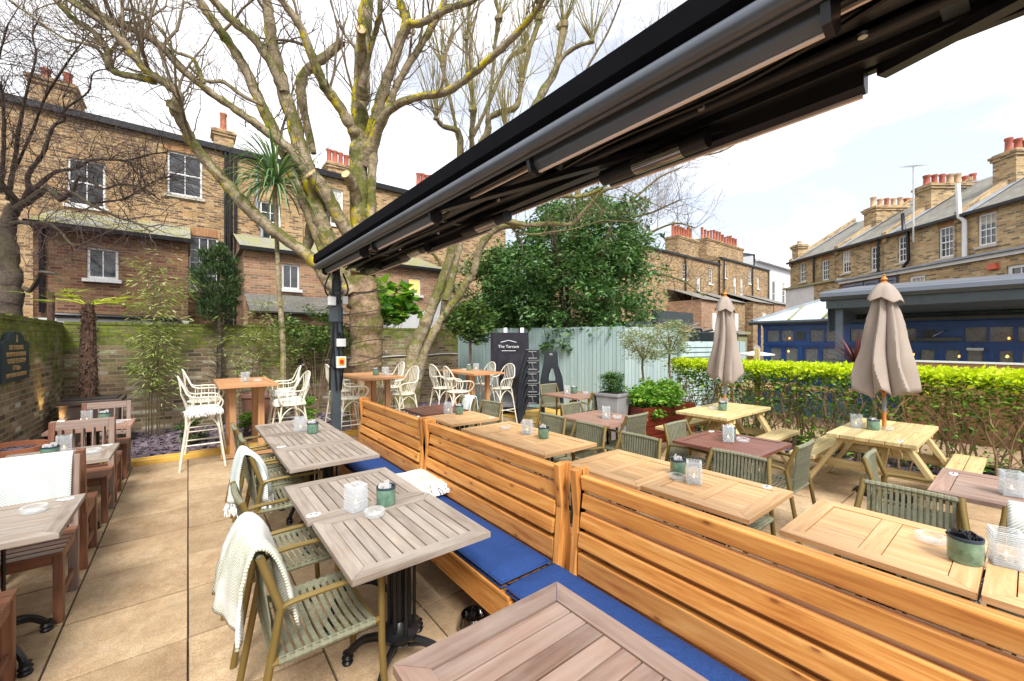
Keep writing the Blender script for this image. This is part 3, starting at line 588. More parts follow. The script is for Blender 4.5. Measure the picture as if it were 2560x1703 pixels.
# ---- right terrace: facade runs straight away from the camera, 16 m to its right
d_, n_ = Vector((sin(TH), cos(TH), 0)), Vector((cos(TH), -sin(TH), 0))
fR = frame_fn(n_*16, d_, n_)
fE = frame_fn(n_*15, d_, n_)
def rwin(root, z0, z1, w0, w1, fr=fR, c=3, r=4, sill='stone_sill'):
    window(root, fr, z0, z1, w0, w1, c, r, sill=sill); arch(root, fr, z0, z1, w1, .24)
RW = [(22.33, 22.83, 4.96, 6.04), (20.7, 21.21, 4.81, 5.85), (19.4, 19.9, 4.97, 6.04), (17.84, 18.32, 4.83, 5.89), (16.55, 17.03, 4.95, 6.03), (14.88, 15.39, 4.8, 5.93), (13.56, 14.1, 4.95, 6.03)]
RL = [('brick terrace house at the left end of its row with a stubby chimney', 20.3, 23.6), ('brick terrace house left of the white pole aerial, with black downpipe and tan chimney pots', 17.7, 20.28), ('brick terrace house right of the aerial, with red and cream chimney pots', 14.8, 17.68), ('brick terrace house nearest on the right with tall chimney at the picture edge', 6, 14.78)]
for i, (lb, a, e) in enumerate(RL):
    t = thing('terrace_house', lb, 'house', group='brick terrace houses beyond the pub'); m = MB(); ws_ = [w_ for w_ in RW if a < w_[0] < e]
    wall(m, fR, a, e, 0, 6.15, ws_); m.poly([fR(e, 0, 0), fR(e, 7, 0), fR(e, 7, 6.15), fR(e, 3.6, 8.5), fR(e, 0, 6.15)], [(0, 0), (7, 0), (7, 6), (3.6, 8.5), (0, 6)]); fbox(m, fR, a, e-.02, .2, 7, 0, 6.1); obj('wall', m, 'brick_yellow', t)
    m = MB(); m.poly([fR(a, -.15, 6.2), fR(e, -.15, 6.2), fR(e, 3.6, 8.45), fR(a, 3.6, 8.45)], [(a, 0), (e, 0), (e, 4.3), (a, 4.3)]); m.poly([fR(a, -.15, 6.12), fR(e, -.15, 6.12), fR(e, -.15, 6.2), fR(a, -.15, 6.2)]); m.poly([fR(a, 3.6, 8.45), fR(e, 3.6, 8.45), fR(e, 7.2, 6.2), fR(a, 7.2, 6.2)], [(a, 0), (e, 0), (e, 4.3), (a, 4.3)]); obj('roof', m, 'slate_roof', t)
    m = MB(); fbox(m, fR, a, e, -.25, -.152, 6.10, 6.2); obj('gutter', m, 'black_iron', t)
    m = MB()    # raking party wall at the far side of each house, with lead flashing
    for (v0, z0, v1, z1) in ((-.1, 6.25, 3.6, 8.62),):
        for dz, wd, off, mt in ((.0, .22, 0, 0),):
            P = [fR(e-.24, v0, z0-.3), fR(e-.02, v0, z0-.3), fR(e-.02, v1, z1-.3), fR(e-.24, v1, z1-.3)]; Q = [fR(e-.24, v0, z0+.12), fR(e-.02, v0, z0+.12), fR(e-.02, v1, z1+.12), fR(e-.24, v1, z1+.12)]
            for f in ((0, 3, 7, 4), (1, 5, 6, 2), (4, 7, 6, 5), (0, 4, 5, 1)): m.poly([(P+Q)[q] for q in f], [(0, 0), (4.3, 0), (4.3, .4), (0, .4)] if f != (0, 4, 5, 1) else None)
    obj('party_wall', m, 'brick_yellow', t)
    m = MB(); m.poly([fR(e-.62, -.12, 6.24), fR(e-.25, -.12, 6.24), fR(e-.25, 3.6, 8.52), fR(e-.5, 3.6, 8.52)]); obj('lead_flashing', m, 'lead', t)
    for w_ in ws_: rwin(t, *w_)
    if i == 0: chimney(t, fR, 23.1, 23.6, .1, .6, 5.9, 7.15, 1, 'brick_yellow', .25, 'terracotta_pale')
    if i > 0: chimney(t, fR, e-.45, e+.25, 1.6, 3.9, 6.9, 8.15+.1*i, 7, 'brick_yellow', .5, (('terracotta_pale', 'terracotta_pale', 'terracotta') if i == 1 else ('terracotta_red', 'terracotta_red', 'terracotta_red', 'terracotta_pale', 'terracotta_pale')), along='v')
    if i == 3: chimney(t, fR, 14.3, 14.75, 1.6, 3.9, 6.9, 8.4, 5, 'brick_yellow', .5, ('terracotta_red', 'terracotta_pale'), along='v') if False else None
    if i == 0: pipe(t, [fR(21.6, -.12, 6.1), fR(21.6, -.12, 3)], .05)
    if i == 1: pipe(t, [fR(17.8, -.12, 6.1), fR(17.8, -.12, 4.5)], .05)
    if i == 2: pipe(t, [fR(16.65, -.16, 6.9), fR(16.6, -.16, 6.2), fR(16.45, -.14, 6.05), fR(16.42, -.14, 4.95), fR(16.6, -.14, 4.75), fR(16.6, -.14, 4.3)], .06)
    if i == 3: pipe(t, [fR(14.55, -.2, 7.3), fR(14.5, -.2, 6.1), fR(14.4, -.12, 5.95), fR(14.4, -.12, 4.4)], .07, 'white_paint')
t = thing('roof_aerial', 'tall thin television aerial pole on the right terrace', 'aerial'); m = MB(); m.tube([fR(16.1, -.25, 5.6), fR(16.1, -.25, 8.6)], .028, 6); obj('pole', m, 'dirty_white', t)
m = MB(); m.bar(fR(15.8, -.25, 8.5), fR(16.5, -.25, 8.7), .02, .02)
for k in range(6): m.bar(fR(15.85+.11*k, -.55, 8.52+.03*k), fR(15.85+.11*k, .05, 8.52+.03*k), .012, .012)
obj('antenna', m, 'steel', t)
# rear extensions of that terrace
t = thing('rear_extension', 'two storey brick rear extension right of the umbrella with white fascia and coral alarm box', 'extension')
m = MB(); ws_ = [(11.6, 12.45, 3.4, 4.0), (14.91, 15.51, 3.4, 4.15)]; wall(m, fE, 8, 15.9, 0, 4.3, ws_); fbox(m, fE, 8, 15.9, .15, .98, 0, 4.28); obj('wall', m, 'brick_yellow', t)
m = MB(); fbox(m, fE, 8, 18.75, -.1, .98, 4.3, 4.42); obj('fascia', m, 'white_paint', t); m = MB(); fbox(m, fE, 8, 18.8, -.2, 1.0, 4.425, 4.49); obj('roof', m, 'lead', t)
for w_ in ws_: window(t, fE, *w_, 3, 2, fw=.09)
m = MB(); m.prism([(-.14, 0), (.14, 0), (.10, .18), (-.10, .18)], -.12, 0, 1); o = obj('alarm_box', m, 'coral_plastic', t); o.location = fE(12.75, 0, 3.95); o.rotation_euler.z = math.atan2(d_.y, d_.x)+pi
t = thing('plant_room', 'brick plant room with blue grey louvred shutters behind the folded umbrella', 'extension')
m = MB(); fbox(m, fE, 15.92, 18.75, 0, .97, 0, 4.28); obj('wall', m, 'brick_red', t)
for a, e in ((17.5, 18.5), (16.75, 17.42), (15.98, 16.5)):
    m = MB(); fbox(m, fE, a, a+.08, -.06, -.002, 3.0, 4.22); fbox(m, fE, e-.08, e, -.06, -.002, 3.0, 4.22); fbox(m, fE, a, e, -.055, -.003, 4.12, 4.22)
    for k in range(9): z = 3.1+k*.115; m.poly([fE(a+.08, -.055, z), fE(e-.08, -.055, z), fE(e-.08, -.01, z+.085), fE(a+.08, -.01, z+.085)])
    obj('louvre', m, 'louvre_paint', t)
t = thing('white_extension', 'low white rendered extension at the far left end of the right terrace', 'extension')
m = MB(); fbox(m, fE, 20.4, 22.5, 0, .97, 0, 4.5); obj('wall', m, 'white_render', t); m = MB(); fbox(m, fE, 18.8, 20.38, 0, .96, 0, 4.5); obj('brick_wall', m, 'brick_yellow', t); m = MB(); fbox(m, fE, 18.8, 22.6, -.12, .98, 4.5, 4.6); obj('roof', m, 'mossy_roof', t)

# ================================================================ garden walls
f10, fL = row(10.3), frame_fn((-1.67, 0, 0), (0, 1, 0), (-1, 0, 0))
m = MB(); wall(m, f10, -1.67, 6.15, 0, 2.02); fbox(m, f10, -1.69, 6.15, .005, .22, 0, 2.015)
for k in range(36):
    x = -1.67+k*.218; fbox(m, f10, x, x+.21, -.012, .23, 2.017, 2.075+rnd.uniform(-.008, .008))
tag(obj('garden_wall', m, 'brick_garden'), 'mossy old brick garden wall running behind the bar tables', 'wall')
m = MB(); wall(m, fL, -2.0, 10.3, 0, 1.99); fbox(m, fL, -2, 10.28, .005, .22, 0, 1.985)
for k in range(56):
    y = -2+k*.218; fbox(m, fL, y, y+.21, -.012, .23, 1.99, 2.05+rnd.uniform(-.01, .01))
tag(obj('garden_wall', m, 'brick_garden'), 'brick garden wall at the left with the dark blue sign on it', 'wall')
# plaque
t = thing('plaque', 'dark blue arched wooden sign with gold lettering on the left wall', 'sign', (-1.665, 7.55, 1.5), rz=pi/2)
m = MB(); P = [(-.50, -.24), (.50, -.24), (.50, .19), (.40, .24)]; P += [(.30*cos(a), .24+.11*sin(a)) for a in [k*pi/10 for k in range(0, 11)]]; P += [(-.40, .24), (-.50, .19)]
m.prism(P, -.05, -.005, 1); o = obj('board', m, 'plaque_blue', t, bev=.004)
def text(name, s_, size, mat, parent, loc, rot, sx=1, ext=.002):
    c = bpy.data.curves.new(name, 'FONT'); c.body = s_; c.size = size; c.align_x = 'CENTER'; c.align_y = 'CENTER'; c.extrude = ext; c.offset = size*(.012 if mat == 'gold_letter' else -.004)
    tmp = bpy.data.objects.new(name, c); me = bpy.data.meshes.new_from_object(tmp); bpy.data.objects.remove(tmp)
    me.materials.clear(); me.materials.append(M(mat)); me.name = name
    o = bpy.data.objects.new(name, me); C.objects.link(o); o.parent = parent; o.location = loc; o.rotation_euler = rot; o.scale.x = sx; return o
for s_, z, sz in (('DUE TO LICENSING', .155, .075), ('REASON WE ARE REQUIRED', .075, .072), ('TO CLOSE THE GARDEN', -.005, .078), ('AT 9.30pm', -.085, .078), ('THANK YOU FOR YOUR ASSISTANCE', -.17, .068)):
    text('lettering', s_, sz, 'gold_letter', t, (0, -.052, z), (pi/2, 0, 0), .78 if len(s_) < 25 else .66)
m = MB(); m.prism([(-.03, .22), (.03, .22), (.005, .31)], -.056, -.051, 1); obj('emblem', m, 'gold_letter', t)
# blue fence
def fence(name, label, A, B, zt, mat, wd=.1, zb=0):
    A, B = Vector(A), Vector(B); L = (B-A).length; d = (B-A).normalized(); n = max(1, round(L/wd)); m = MB()
    fr = frame_fn((A.x, A.y, 0), (d.x, d.y, 0), (-d.y, d.x, 0))
    for i in range(n):
        a, e = L*i/n, L*(i+1)/n-.006; o_ = rnd.uniform(-.004, .004)+(.012 if i % 2 else 0); z = zt+rnd.uniform(-.012, .006)
        ou = rnd.random()*40; q = [fr(a, o_, zb), fr(e, o_, zb), fr(e, o_, z), fr(a, o_, z)]
        m.poly(q, [(ou, 0), (ou+wd, 0), (ou+wd, z), (ou, z)]); m.poly([fr(a, o_+.02, z), fr(a, o_, z), fr(e, o_, z), fr(e, o_+.02, z)]); m.poly([fr(e, o_+.02, zb), fr(a, o_+.02, zb), fr(a, o_+.02, z), fr(e, o_+.02, z)]); m.poly([fr(e, o_, zb), fr(e, o_+.02, zb), fr(e, o_+.02, z), fr(e, o_, z)]); m.poly([fr(a, o_+.02, zb), fr(a, o_, zb), fr(a, o_, z), fr(a, o_+.02, z)])
    t = thing(name, label, 'fence'); obj('boards', m, mat, t); m = MB()
    for z in (.4, zt-.35): fbox(m, fr, 0, L, .035, .085, z, z+.08)
    obj('rail', m, mat, t); return t
fence('board_fence', 'tall grey blue board fence behind the black covered heater and stacked chairs', (6.12, 10.28), (7.95, 5.85), 2.07, 'blue_fence', .095)
fence('board_fence', 'blue board fence section catching more light behind the two olive trees', (7.95, 5.85), (8.75, 4.95), 2.05, 'pale_lit_fence', .08)
fence('board_fence', 'low pale blue board fence beside the pub, behind the left umbrella', (9.3, 6.3), (11.75, 4.75), 1.72, 'pale_lit_fence', .09)
t = thing('louvre_fence', 'low pale blue fence panel of overlapping horizontal boards behind the olive trees', 'fence'); m = MB(); A, B = Vector((8.75, 4.9)), Vector((9.9, 4.6)); L = (B-A).length; d = (B-A).normalized(); fr = frame_fn((A.x, A.y, 0), (d.x, d.y, 0), (-d.y, d.x, 0))
for k in range(15): z = .05+k*.11; m.poly([fr(0, -.02, z), fr(L, -.02, z), fr(L, .015, z+.125), fr(0, .015, z+.125)]); m.poly([fr(0, .015, z), fr(L, .015, z), fr(L, -.02, z), fr(0, -.02, z)])
obj('boards', m, 'pale_lit_fence', t); 
for u_ in (-.06, L): m = MB(); fbox(m, fr, u_, u_+.06, -.03, .05, 0, 1.72); obj('post', m, 'pale_lit_fence', t)
# ================================================================ the pub
fP = frame_fn((12, 0, 0), (0, 1, 0), (1, 0, 0))
t = thing('pub_building', 'dark blue glazed pub front behind the hedge', 'pub')
T = [(4.05, 4.33), (3.73, 4.01), (3.11, 3.38), (2.79, 3.07), (2.2, 2.6), (1.5, 1.73), (.53, .82), (.21, .5), (-.2, .16), (-.6, -.25)]
Lw = [(4.0, 4.26), (3.64, 3.91), (3.22, 3.49), (2.86, 3.13), (2.2, 2.6), (1.53, 1.75), (1.24, 1.44), (.88, 1.08), (.58, .79), (.2, .38), (-.1, .11), (-.5, -.2)]
hol = [(a, e, 1.71, 2.0) for a, e in T]+[(a, e, .75, 1.55) for a, e in Lw]
m = MB(); wall(m, fP, -3, 4.42, 0, 2.3, hol, dep=.06); obj('wall', m, 'navy_paint', t)
m = MB()
for z0, z1, o_ in ((1.62, 1.66, -.035), (2.05, 2.12, -.05), (1.585, 1.6, -.02)): fbox(m, fP, -3, 4.42, o_, -.003, z0, z1)
m.tube([fP(4.42, -.09, 2.16), fP(-3, -.09, 2.2)], .045, 8); m.tube([fP(4.5, -.05, 2.16), fP(4.5, -.05, 1.0)], .04, 8)
for y in (3.56, 2.7, 1.48, 1.15, .47): fbox(m, fP, y-.035, y+.035, -.025, -.004, .3, 1.58)
obj('trim', m, 'navy_paint', t)
for i, (a, e, c, d) in enumerate(hol):
    m = MB(); fbox(m, fP, a+.005, e-.005, .035, .045, c+.005, d-.005); g_ = obj('window_pane', m, 'pub_glass', t)
    if i < len(T):
        m = MB(); m.bar(fP(a+.01, .03, c+.01), fP(e-.01, .03, d-.01), .009, .005); m.bar(fP(a+.01, .028, d-.01), fP(e-.01, .028, c+.01), .009, .005); obj('lead_cross', m, 'lead', g_)
for y, z in ((3.57, 1.86), (1.32, 1.86)):
    m = MB(); fbox(m, fP, y-.1, y+.1, -.02, -.003, z-.11, z+.11); o = obj('vent', m, 'dark_grey_paint', t); m = MB()
    for r_ in (.03, .055, .08): m.tube([fP(y+r_*cos(a), -.026, z+r_*sin(a)) for a in [k*pi/8 for k in range(16)]], .004, 4, close=True)
    obj('grille', m, 'grey_bracket', o)
# interior with warm lamps
m = MB(); fbox(m, fP, -3, 4.4, 1.7, 1.8, 0, 2.6); fbox(m, fP, -3, 4.4, .1, 3.5, 2.32, 2.36); fbox(m, fP, -3, 4.4, .1, 3.4, .1, .14); fbox(m, fP, 4.38, 4.42, .07, 3.5, 0, 2.36); obj('interior', m, 'interior_dark', t)
LAMPL = ['warm lamp in the leftmost lower window of the pub', 'warm lamp in an upper pane of the pub left of the awning post', 'orange glowing lamp in the upper pane nearest the awning post', 'warm lamp behind the person in the pub', 'warm lamp in a lower pub window right behind the big umbrella', 'warm lamp in the door glass right of the big umbrella', 'warm lamp in the lower pub window near the right edge', 'deeper warm lamp near the right edge of the pub', 'warm lamp in the last upper pane at the right edge of the pub', 'warm lamp in the upper pane near the right edge of the pub', 'warm lamp in the leftmost upper pane of the pub', 'warm lamp in the upper pane behind the big umbrella']
for i, (y, v, z) in enumerate(((4.0, .5, 1.45), (3.0, 1.0, 1.9), (2.9, .6, 1.86), (3.35, 1.5, 1.3), (1.65, .9, 1.42), (.95, .8, 1.4), (.30, .7, 1.42), (.28, 1.3, 1.25), (-.05, .8, 1.8), (.3, 1.6, 1.78), (4.2, 1.2, 1.8), (1.5, 1.1, 1.8))):
    m = MB(); m.lathe([(0, -.025), (.02, -.015), (.026, 0), (.02, .018), (.01, .03), (0, .04)], (0, 0, 0), 10); lp_ = tag(obj('pendant_lamp', m, 'warm_glow', loc=fP(y, v, z)), LAMPL[i], 'lamp', 'lamps glowing inside the pub'); m = MB(); m.tube([(0, 0, .04), (0, 0, 2.3-z)], .003, 4); obj('cord', m, 'black_iron', lp_)
# person indoors
cu = [(0, 0, .8), (0, 0, 1.0), (0, 0, 1.22), (0, .0, 1.33), (.01, -.03, 1.40), (.015, -.04, 1.50), (0, .19, 1.27), (0, .23, 1.0), (-.16, .22, .92), (0, -.19, 1.27), (0, -.23, 1.0), (-.16, -.22, .92)]
me = bpy.data.meshes.new('person'); me.from_pydata(cu, [(0, 1), (1, 2), (2, 3), (3, 4), (4, 5), (2, 6), (6, 7), (7, 8), (2, 9), (9, 10), (10, 11)], []); me.materials.append(M('skin'))
o = bpy.data.objects.new('person', me); C.objects.link(o); o.modifiers.new('skin', 'SKIN'); o.modifiers.new('sub', 'SUBSURF').render_levels = 2
me.skin_vertices.new() if hasattr(me.skin_vertices, 'new') and not len(me.skin_vertices) else None
if len(me.skin_vertices):
    for i, r_ in enumerate((.14, .14, .15, .055, .085, .075, .06, .045, .035, .06, .045, .035)): me.skin_vertices[0].data[i].radius = (r_, r_*.9)
    me.skin_vertices[0].data[0].use_root = True
o.location = fP(3.33, .45, .09); o.rotation_euler.z = .5; tag(o, 'person with short dark hair looking down inside the blue pub window', 'person')
m = MB(); m.lathe([(0, .12), (.05, .105), (.088, .06), (.095, .0), (.085, -.03)], (.02, -.035, 1.475), 14); obj('hair', m, 'hair', o, smooth=True)
m = MB(); m.lathe([(.16, .76), (.165, 1.0), (.19, 1.18), (.13, 1.3), (.075, 1.33)], (0, 0, 0), 16, fn=lambda a, i: 1.0+.12*abs(sin(a))); obj('shirt', m, 'shirt', o, smooth=True)
m = MB(); m.box((0, 0, 0), (.1, .24, .26)); tag(obj('towel_dispenser', m, 'white_plastic', loc=fP(2.97, .35, 1.45), bev=.02), 'white towel dispenser just inside the pub window', 'dispenser')
# wall mounted patio heaters and speaker, security horn
t = thing('patio_heater', 'long silver electric heater mounted on the blue pub front', 'heater'); m = MB(); m.prism([(-.12, 0), (.0, .03), (.02, .09), (-.1, .07)], .85, 1.5, 1); o = obj('housing', m, 'steel', t); o.location = (11.9, 0, 1.73)
m = MB(); m.tube([(11.98, 1.05, 1.95), (11.9, 1.1, 1.93), (11.85, 1.25, 1.82)], .012, 6); obj('bracket', m, 'steel', t)
t = thing('patio_heater', 'shorter silver heater below the long one on the pub front', 'heater'); m = MB(); m.prism([(-.1, 0), (.0, .02), (.0, .06), (-.1, .05)], .56, .78, 1); o = obj('housing', m, 'steel', t); o.location = (11.85, 0, 1.55)
m = MB(); m.tube([(11.98, .75, 1.68), (11.86, .72, 1.65), (11.82, .7, 1.6)], .01, 6); obj('bracket', m, 'steel', t)
t = thing('horn_speaker', 'round white speaker on the corner of the pub front', 'speaker', (11.75, 4.48, 1.52), rz=radians(35)); m = MB(); m.lathe([(.02, -.06), (.06, -.05), (.085, 0), (.075, .02), (.03, .0), (0, .0)], (0, 0, 0), 16); o = obj('horn', m, 'dirty_white', t, smooth=True); o.rotation_euler = (0, -pi/2, 0); m = MB(); m.box((.12, 0, -.11), (.08, .14, .1)); obj('bracket', m, 'dirty_white', t)
# glass roof
t = thing('glass_roof', 'sloping glass roof light left of the grey awning', 'roof'); A_, B_, D_, Cc = Vector((11.75, 4.6, 2.24)), Vector((11.75, -1, 2.24)), Vector((13.9, 3.0, 3.05)), Vector((13.9, -1, 3.05))
m = MB(); m.poly([A_, B_, Cc, D_]); m.poly([A_, D_, (13.9, 4.6, 2.24)]); obj('glazing', m, 'roof_glass', t)
m = MB(); m.bar(A_+Vector((0, 0, .02)), D_+Vector((0, 0, .02)), .1, .06); m.bar(D_, Cc, .1, .05); obj('ridge', m, 'lead', t)
m = MB()
for y in (3.75, 3.05, 2.35, 1.65): m.bar((11.72, y, 2.26), (13.85, min(y, 3.0) if y < 3.1 else y-.0, 3.07) if y < 3.1 else (12.86, y, 2.69), .035, .04)
obj('glazing_bar', m, 'mossy_roof', t); m = MB(); m.tube([(11.7, 4.65, 2.2), (11.7, -1, 2.2)], .05, 8); obj('gutter', m, 'dark_grey_paint', t)
# pub awning
t = thing('pub_awning', 'wide grey roller awning over the blue pub front', 'awning')
prof = [(9.45, 2.50), (9.40, 2.56), (9.42, 2.63), (9.5, 2.66), (9.62, 2.65), (9.72, 2.70), (9.9, 2.72), (12.05, 2.98), (12.05, 2.93), (9.72, 2.60), (9.55, 2.48)]
m = MB(); q = [(x, z) for x, z in prof]; m.prism(q, -2.2, 2.5, 1); o = obj('cassette', m, 'awning_metal', t)
m = MB(); m.prism([(9.50, 2.34), (9.52, 2.34), (9.52, 2.5), (9.50, 2.5)], -2.2, 2.42, 1); obj('valance', m, 'dark_grey_paint', t); m = MB(); m.tube([(9.47, 2.5, 2.575), (9.47, -2.2, 2.575)], .06, 12); obj('front_tube', m, 'awning_metal', t, smooth=True)
m = MB(); m.poly([(9.6, -2.2, 2.44), (9.6, 2.42, 2.44), (11.97, 2.42, 2.30), (11.97, -2.2, 2.30)]); m.poly([(9.6, 2.42, 2.5), (9.6, 2.42, 1.9), (9.75, 2.42, 1.9), (11.95, 2.42, 2.25), (11.95, 2.42, 2.9)]); obj('soffit', m, 'slate_paint', t)
m = MB(); m.box((9.72, 2.26, 1.2), (.11, .11, 2.4)); obj('post', m, 'slate_paint', t)
# low flat roofs and clutter between fence and pub
m = MB(); m.box((15.5, 9.0, 2.05), (6, 3.4, .12)); m.box((15.5, 9.0, 1.0), (5.8, 3.2, 2.0)); tag(obj('shed', m, 'mossy_roof'), 'long flat roofed store with mossy edge behind the left umbrella', 'shed')
t = thing('roof_vent', 'dark hipped metal vent box behind the corner of the blue fence', 'vent', (9.9, 7.1, 2.1), rz=radians(-38)); m = MB(); m.prism([(-.62, -.4), (.62, -.4), (.5, .16), (-.5, .16)], -.4, .4, 1); obj('cover', m, 'dark_grey_paint', t, bev=.01)
m = MB(); m.prism([(-.66, -.46), (.66, -.46), (.66, -.4), (-.66, -.4)], -.44, .44, 1); obj('base', m, 'lead', t)
for i in range(5):
    m = MB(); pts = [(11.5+k*.5, 6.6+.25*i+.2*sin(k*1.3+i), 1.95+.09*i+.08*sin(k*2.1+i*2)) for k in range(7)]; m.tube(catmull(pts, 4), .035 if i < 2 else .012, 6); tag(obj('roof_cable', m, 'black_iron' if i % 2 else 'lead'), ['lowest thick grey pipe over the low roofs beside the pub', 'thick black pipe over the low roofs beside the pub', 'thin grey cable sagging over the low roofs beside the pub', 'thin black cable over the low roofs beside the pub', 'topmost thin grey cable over the low roofs beside the pub'][i], 'cable', 'pipes and cables between fence and pub')
m = MB(); m.tube([(11.6, 6.4, 2.02), (14.5, 7.4, 2.12)], .03, 8); tag(obj('copper_pipe', m, 'teak_orange'), 'orange brown pipe running over the low roofs behind the left umbrella', 'pipe')
m = MB(); m.box((13.2, 6.3, 1.75), (1.4, .9, .5)); tag(obj('roof_duct', m, 'dark_grey_paint', bev=.02), 'dark ventilation duct on the low roofs beside the pub', 'duct')
m = MB(); m.box((17.5, 10.2, 2.75), (3.0, .3, .6)); tag(obj('dark_parapet', m, 'dark_grey_paint'), 'short dark parapet in front of the far brick terrace', 'wall')
# things between hedge and pub
t = thing('high_table', 'white hexagonal parasol table top showing over the hedge beside the wooden stake', 'table', (9.4, 3.62, 0)); m = MB(); m.lathe([(0, 1.52), (.06, 1.51), (.36, 1.455), (.36, 1.43), (.0, 1.43)], (0, 0, 0), 6); obj('tabletop', m, 'white_paint', t); m = MB(); m.tube([(0, 0, 0), (0, 0, 1.43)], .025, 8); obj('pole', m, 'white_paint', t)
t = thing('cordyline', 'dark red spiky cordyline plant beside the awning post', 'plant', (9.3, 1.95, 0)); m = MB(); m.tube([(0, 0, 0), (.02, 0, 1.3)], .04, 8); obj('trunk', m, 'palm_bark', t)
def spiky(name, parent, mat, z, n, L, wd, seed, droop=.35, up=.2, loc=(0, 0)):
    R = random.Random(seed); m = MB()
    for i in range(n):
        a = R.uniform(0, 2*pi); el = R.uniform(-.3, 1.35); l = L*R.uniform(.65, 1.1); p = Vector((loc[0], loc[1], z+R.uniform(-.06, .06))); d = Vector((cos(a)*cos(el), sin(a)*cos(el), sin(el))); sd_ = Vector((-sin(a), cos(a), 0)); prev = None; k = 7; u = (R.random(), .5)
        for q in range(k+1):
            f = q/k; wdt = wd*(.45+1.3*f-1.75*f*f+.02) if f < 1 else .001; wdt = max(wdt, .001)
            c = [p-sd_*wdt/2, p+Vector((0, 0, -wdt*.18)), p+sd_*wdt/2]
            if prev: m.poly([prev[0], prev[1], c[1], c[0]], [u]*4); m.poly([prev[1], prev[2], c[2], c[1]], [u]*4)
            prev = c; p = p+d*l/k; d = (d+Vector((0, 0, -droop*(.3+f)*.9/k*2))).normalized()
    return obj(name, m, mat, parent)
spiky('foliage', t, 'leaf_cordyline', 1.35, 70, .62, .04, 5, droop=.25)
# plywood screen and teal rails behind the hedge
t = thing('plywood_screen', 'orange brown plywood screen standing behind the right end of the hedge', 'screen'); m = MB(); m.box((8.35, .2, .88), (.03, 2.0, 1.1)); obj('board', m, 'plywood', t)

for y_ in (-.42, 1.12):
    m = MB(); m.box((8.42, y_, .7), (.09, .11, 1.4)); obj('post', m, 'pine_pale', t)
m = MB(); m.box((8.35, .2, 1.44), (.06, 2.04, .025)); obj('capping', m, 'white_paint', t)
m = MB(); m.box((8.55, 2.3, .55), (.04, 2.4, .28)); tag(obj('teal_rail', m, 'teal_paint'), 'teal painted low boarding seen through the hedge stems', 'rail')
m = MB(); m.box((10.3, 1.0, .0), (3.2, 8, .04)); obj('terrace', m, 'sandstone_slab', kind='structure')
for i, (x, y) in enumerate(((9.6, 3.9), (10.2, 2.6), (10.6, 3.8))):
    t = thing('lower_table', ['pale wooden table glimpsed through the hedge near the wooden stake', 'pale wooden table glimpsed through the hedge left of the big umbrella', 'furthest pale wooden table glimpsed through the hedge beside the pub'][i], 'table', (x, y, .02), group='tables on the terrace behind the hedge'); m = MB(); m.box((0, 0, .72), (.7, 1.0, .05)); obj('tabletop', m, 'teak_new', t)
    for sx in (-.3, .3):
        for sy in (-.42, .42): m = MB(); m.box((sx, sy, .35), (.05, .05, .7)); obj('leg', m, 'teak_new', t)
t = thing('wooden_stake', 'square wooden stake standing up out of the hedge', 'post', (7.75, 2.95, 0)); m = MB(); m.box((0, 0, .8), (.07, .07, 1.6)); obj('stake', m, 'pine_pale', t)
# ================================================================ hedge
t = thing('hedge', 'clipped privet hedge with lime green top and bare woody stems', 'hedge')
R = np.random.default_rng(11); m = MB()
for i in range(190):
    y = R.uniform(-1.5, 4.3); x = 7.62+R.normal()*.12; p = Vector((x, y, 0)); d = Vector((R.normal()*.15, R.normal()*.25, 1)).normalized(); pts = [p.copy()]; k = 7; L = R.uniform(.9, 1.25)
    for q in range(k): d = (d+Vector((R.normal()*.16, R.normal()*.2, .12))).normalized(); p = p+d*L/k; pts.append(p.copy())
    r0 = R.uniform(.006, .017); m.tube(pts, [r0*(1-.6*q/k) for q in range(k+1)], 5, cap=False)
    for _ in range(3):
        j = int(R.integers(2, k)); p2 = pts[j]; d2 = Vector((R.normal()*.5, R.normal()*.7, .6)).normalized(); ps = [p2.copy()]
        for q in range(4): d2 = (d2+Vector((R.normal()*.25, R.normal()*.25, .25))).normalized(); p2 = p2+d2*R.uniform(.06, .11); ps.append(p2.copy())
        m.tube(ps, [r0*.5*(1-.18*q) for q in range(5)], 4, cap=False)
obj('stems', m, 'hedge_stem', t, smooth=True)
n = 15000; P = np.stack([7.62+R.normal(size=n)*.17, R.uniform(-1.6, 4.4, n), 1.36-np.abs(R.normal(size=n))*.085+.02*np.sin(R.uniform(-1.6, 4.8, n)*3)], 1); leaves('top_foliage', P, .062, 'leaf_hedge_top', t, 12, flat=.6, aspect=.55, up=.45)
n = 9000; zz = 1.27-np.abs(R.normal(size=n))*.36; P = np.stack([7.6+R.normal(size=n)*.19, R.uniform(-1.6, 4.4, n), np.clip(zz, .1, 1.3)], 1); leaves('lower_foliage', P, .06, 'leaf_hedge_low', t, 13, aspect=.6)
n = 1500; cy = R.uniform(-1.2, 4.8, 60)[R.integers(0, 60, n)]; P = np.stack([7.55+R.normal(size=n)*.15, cy+R.normal(size=n)*.12, np.abs(R.normal(size=n))*.25+.05], 1); leaves('ground_shoots', P, .07, 'leaf_bright', t, 14, aspect=.5)
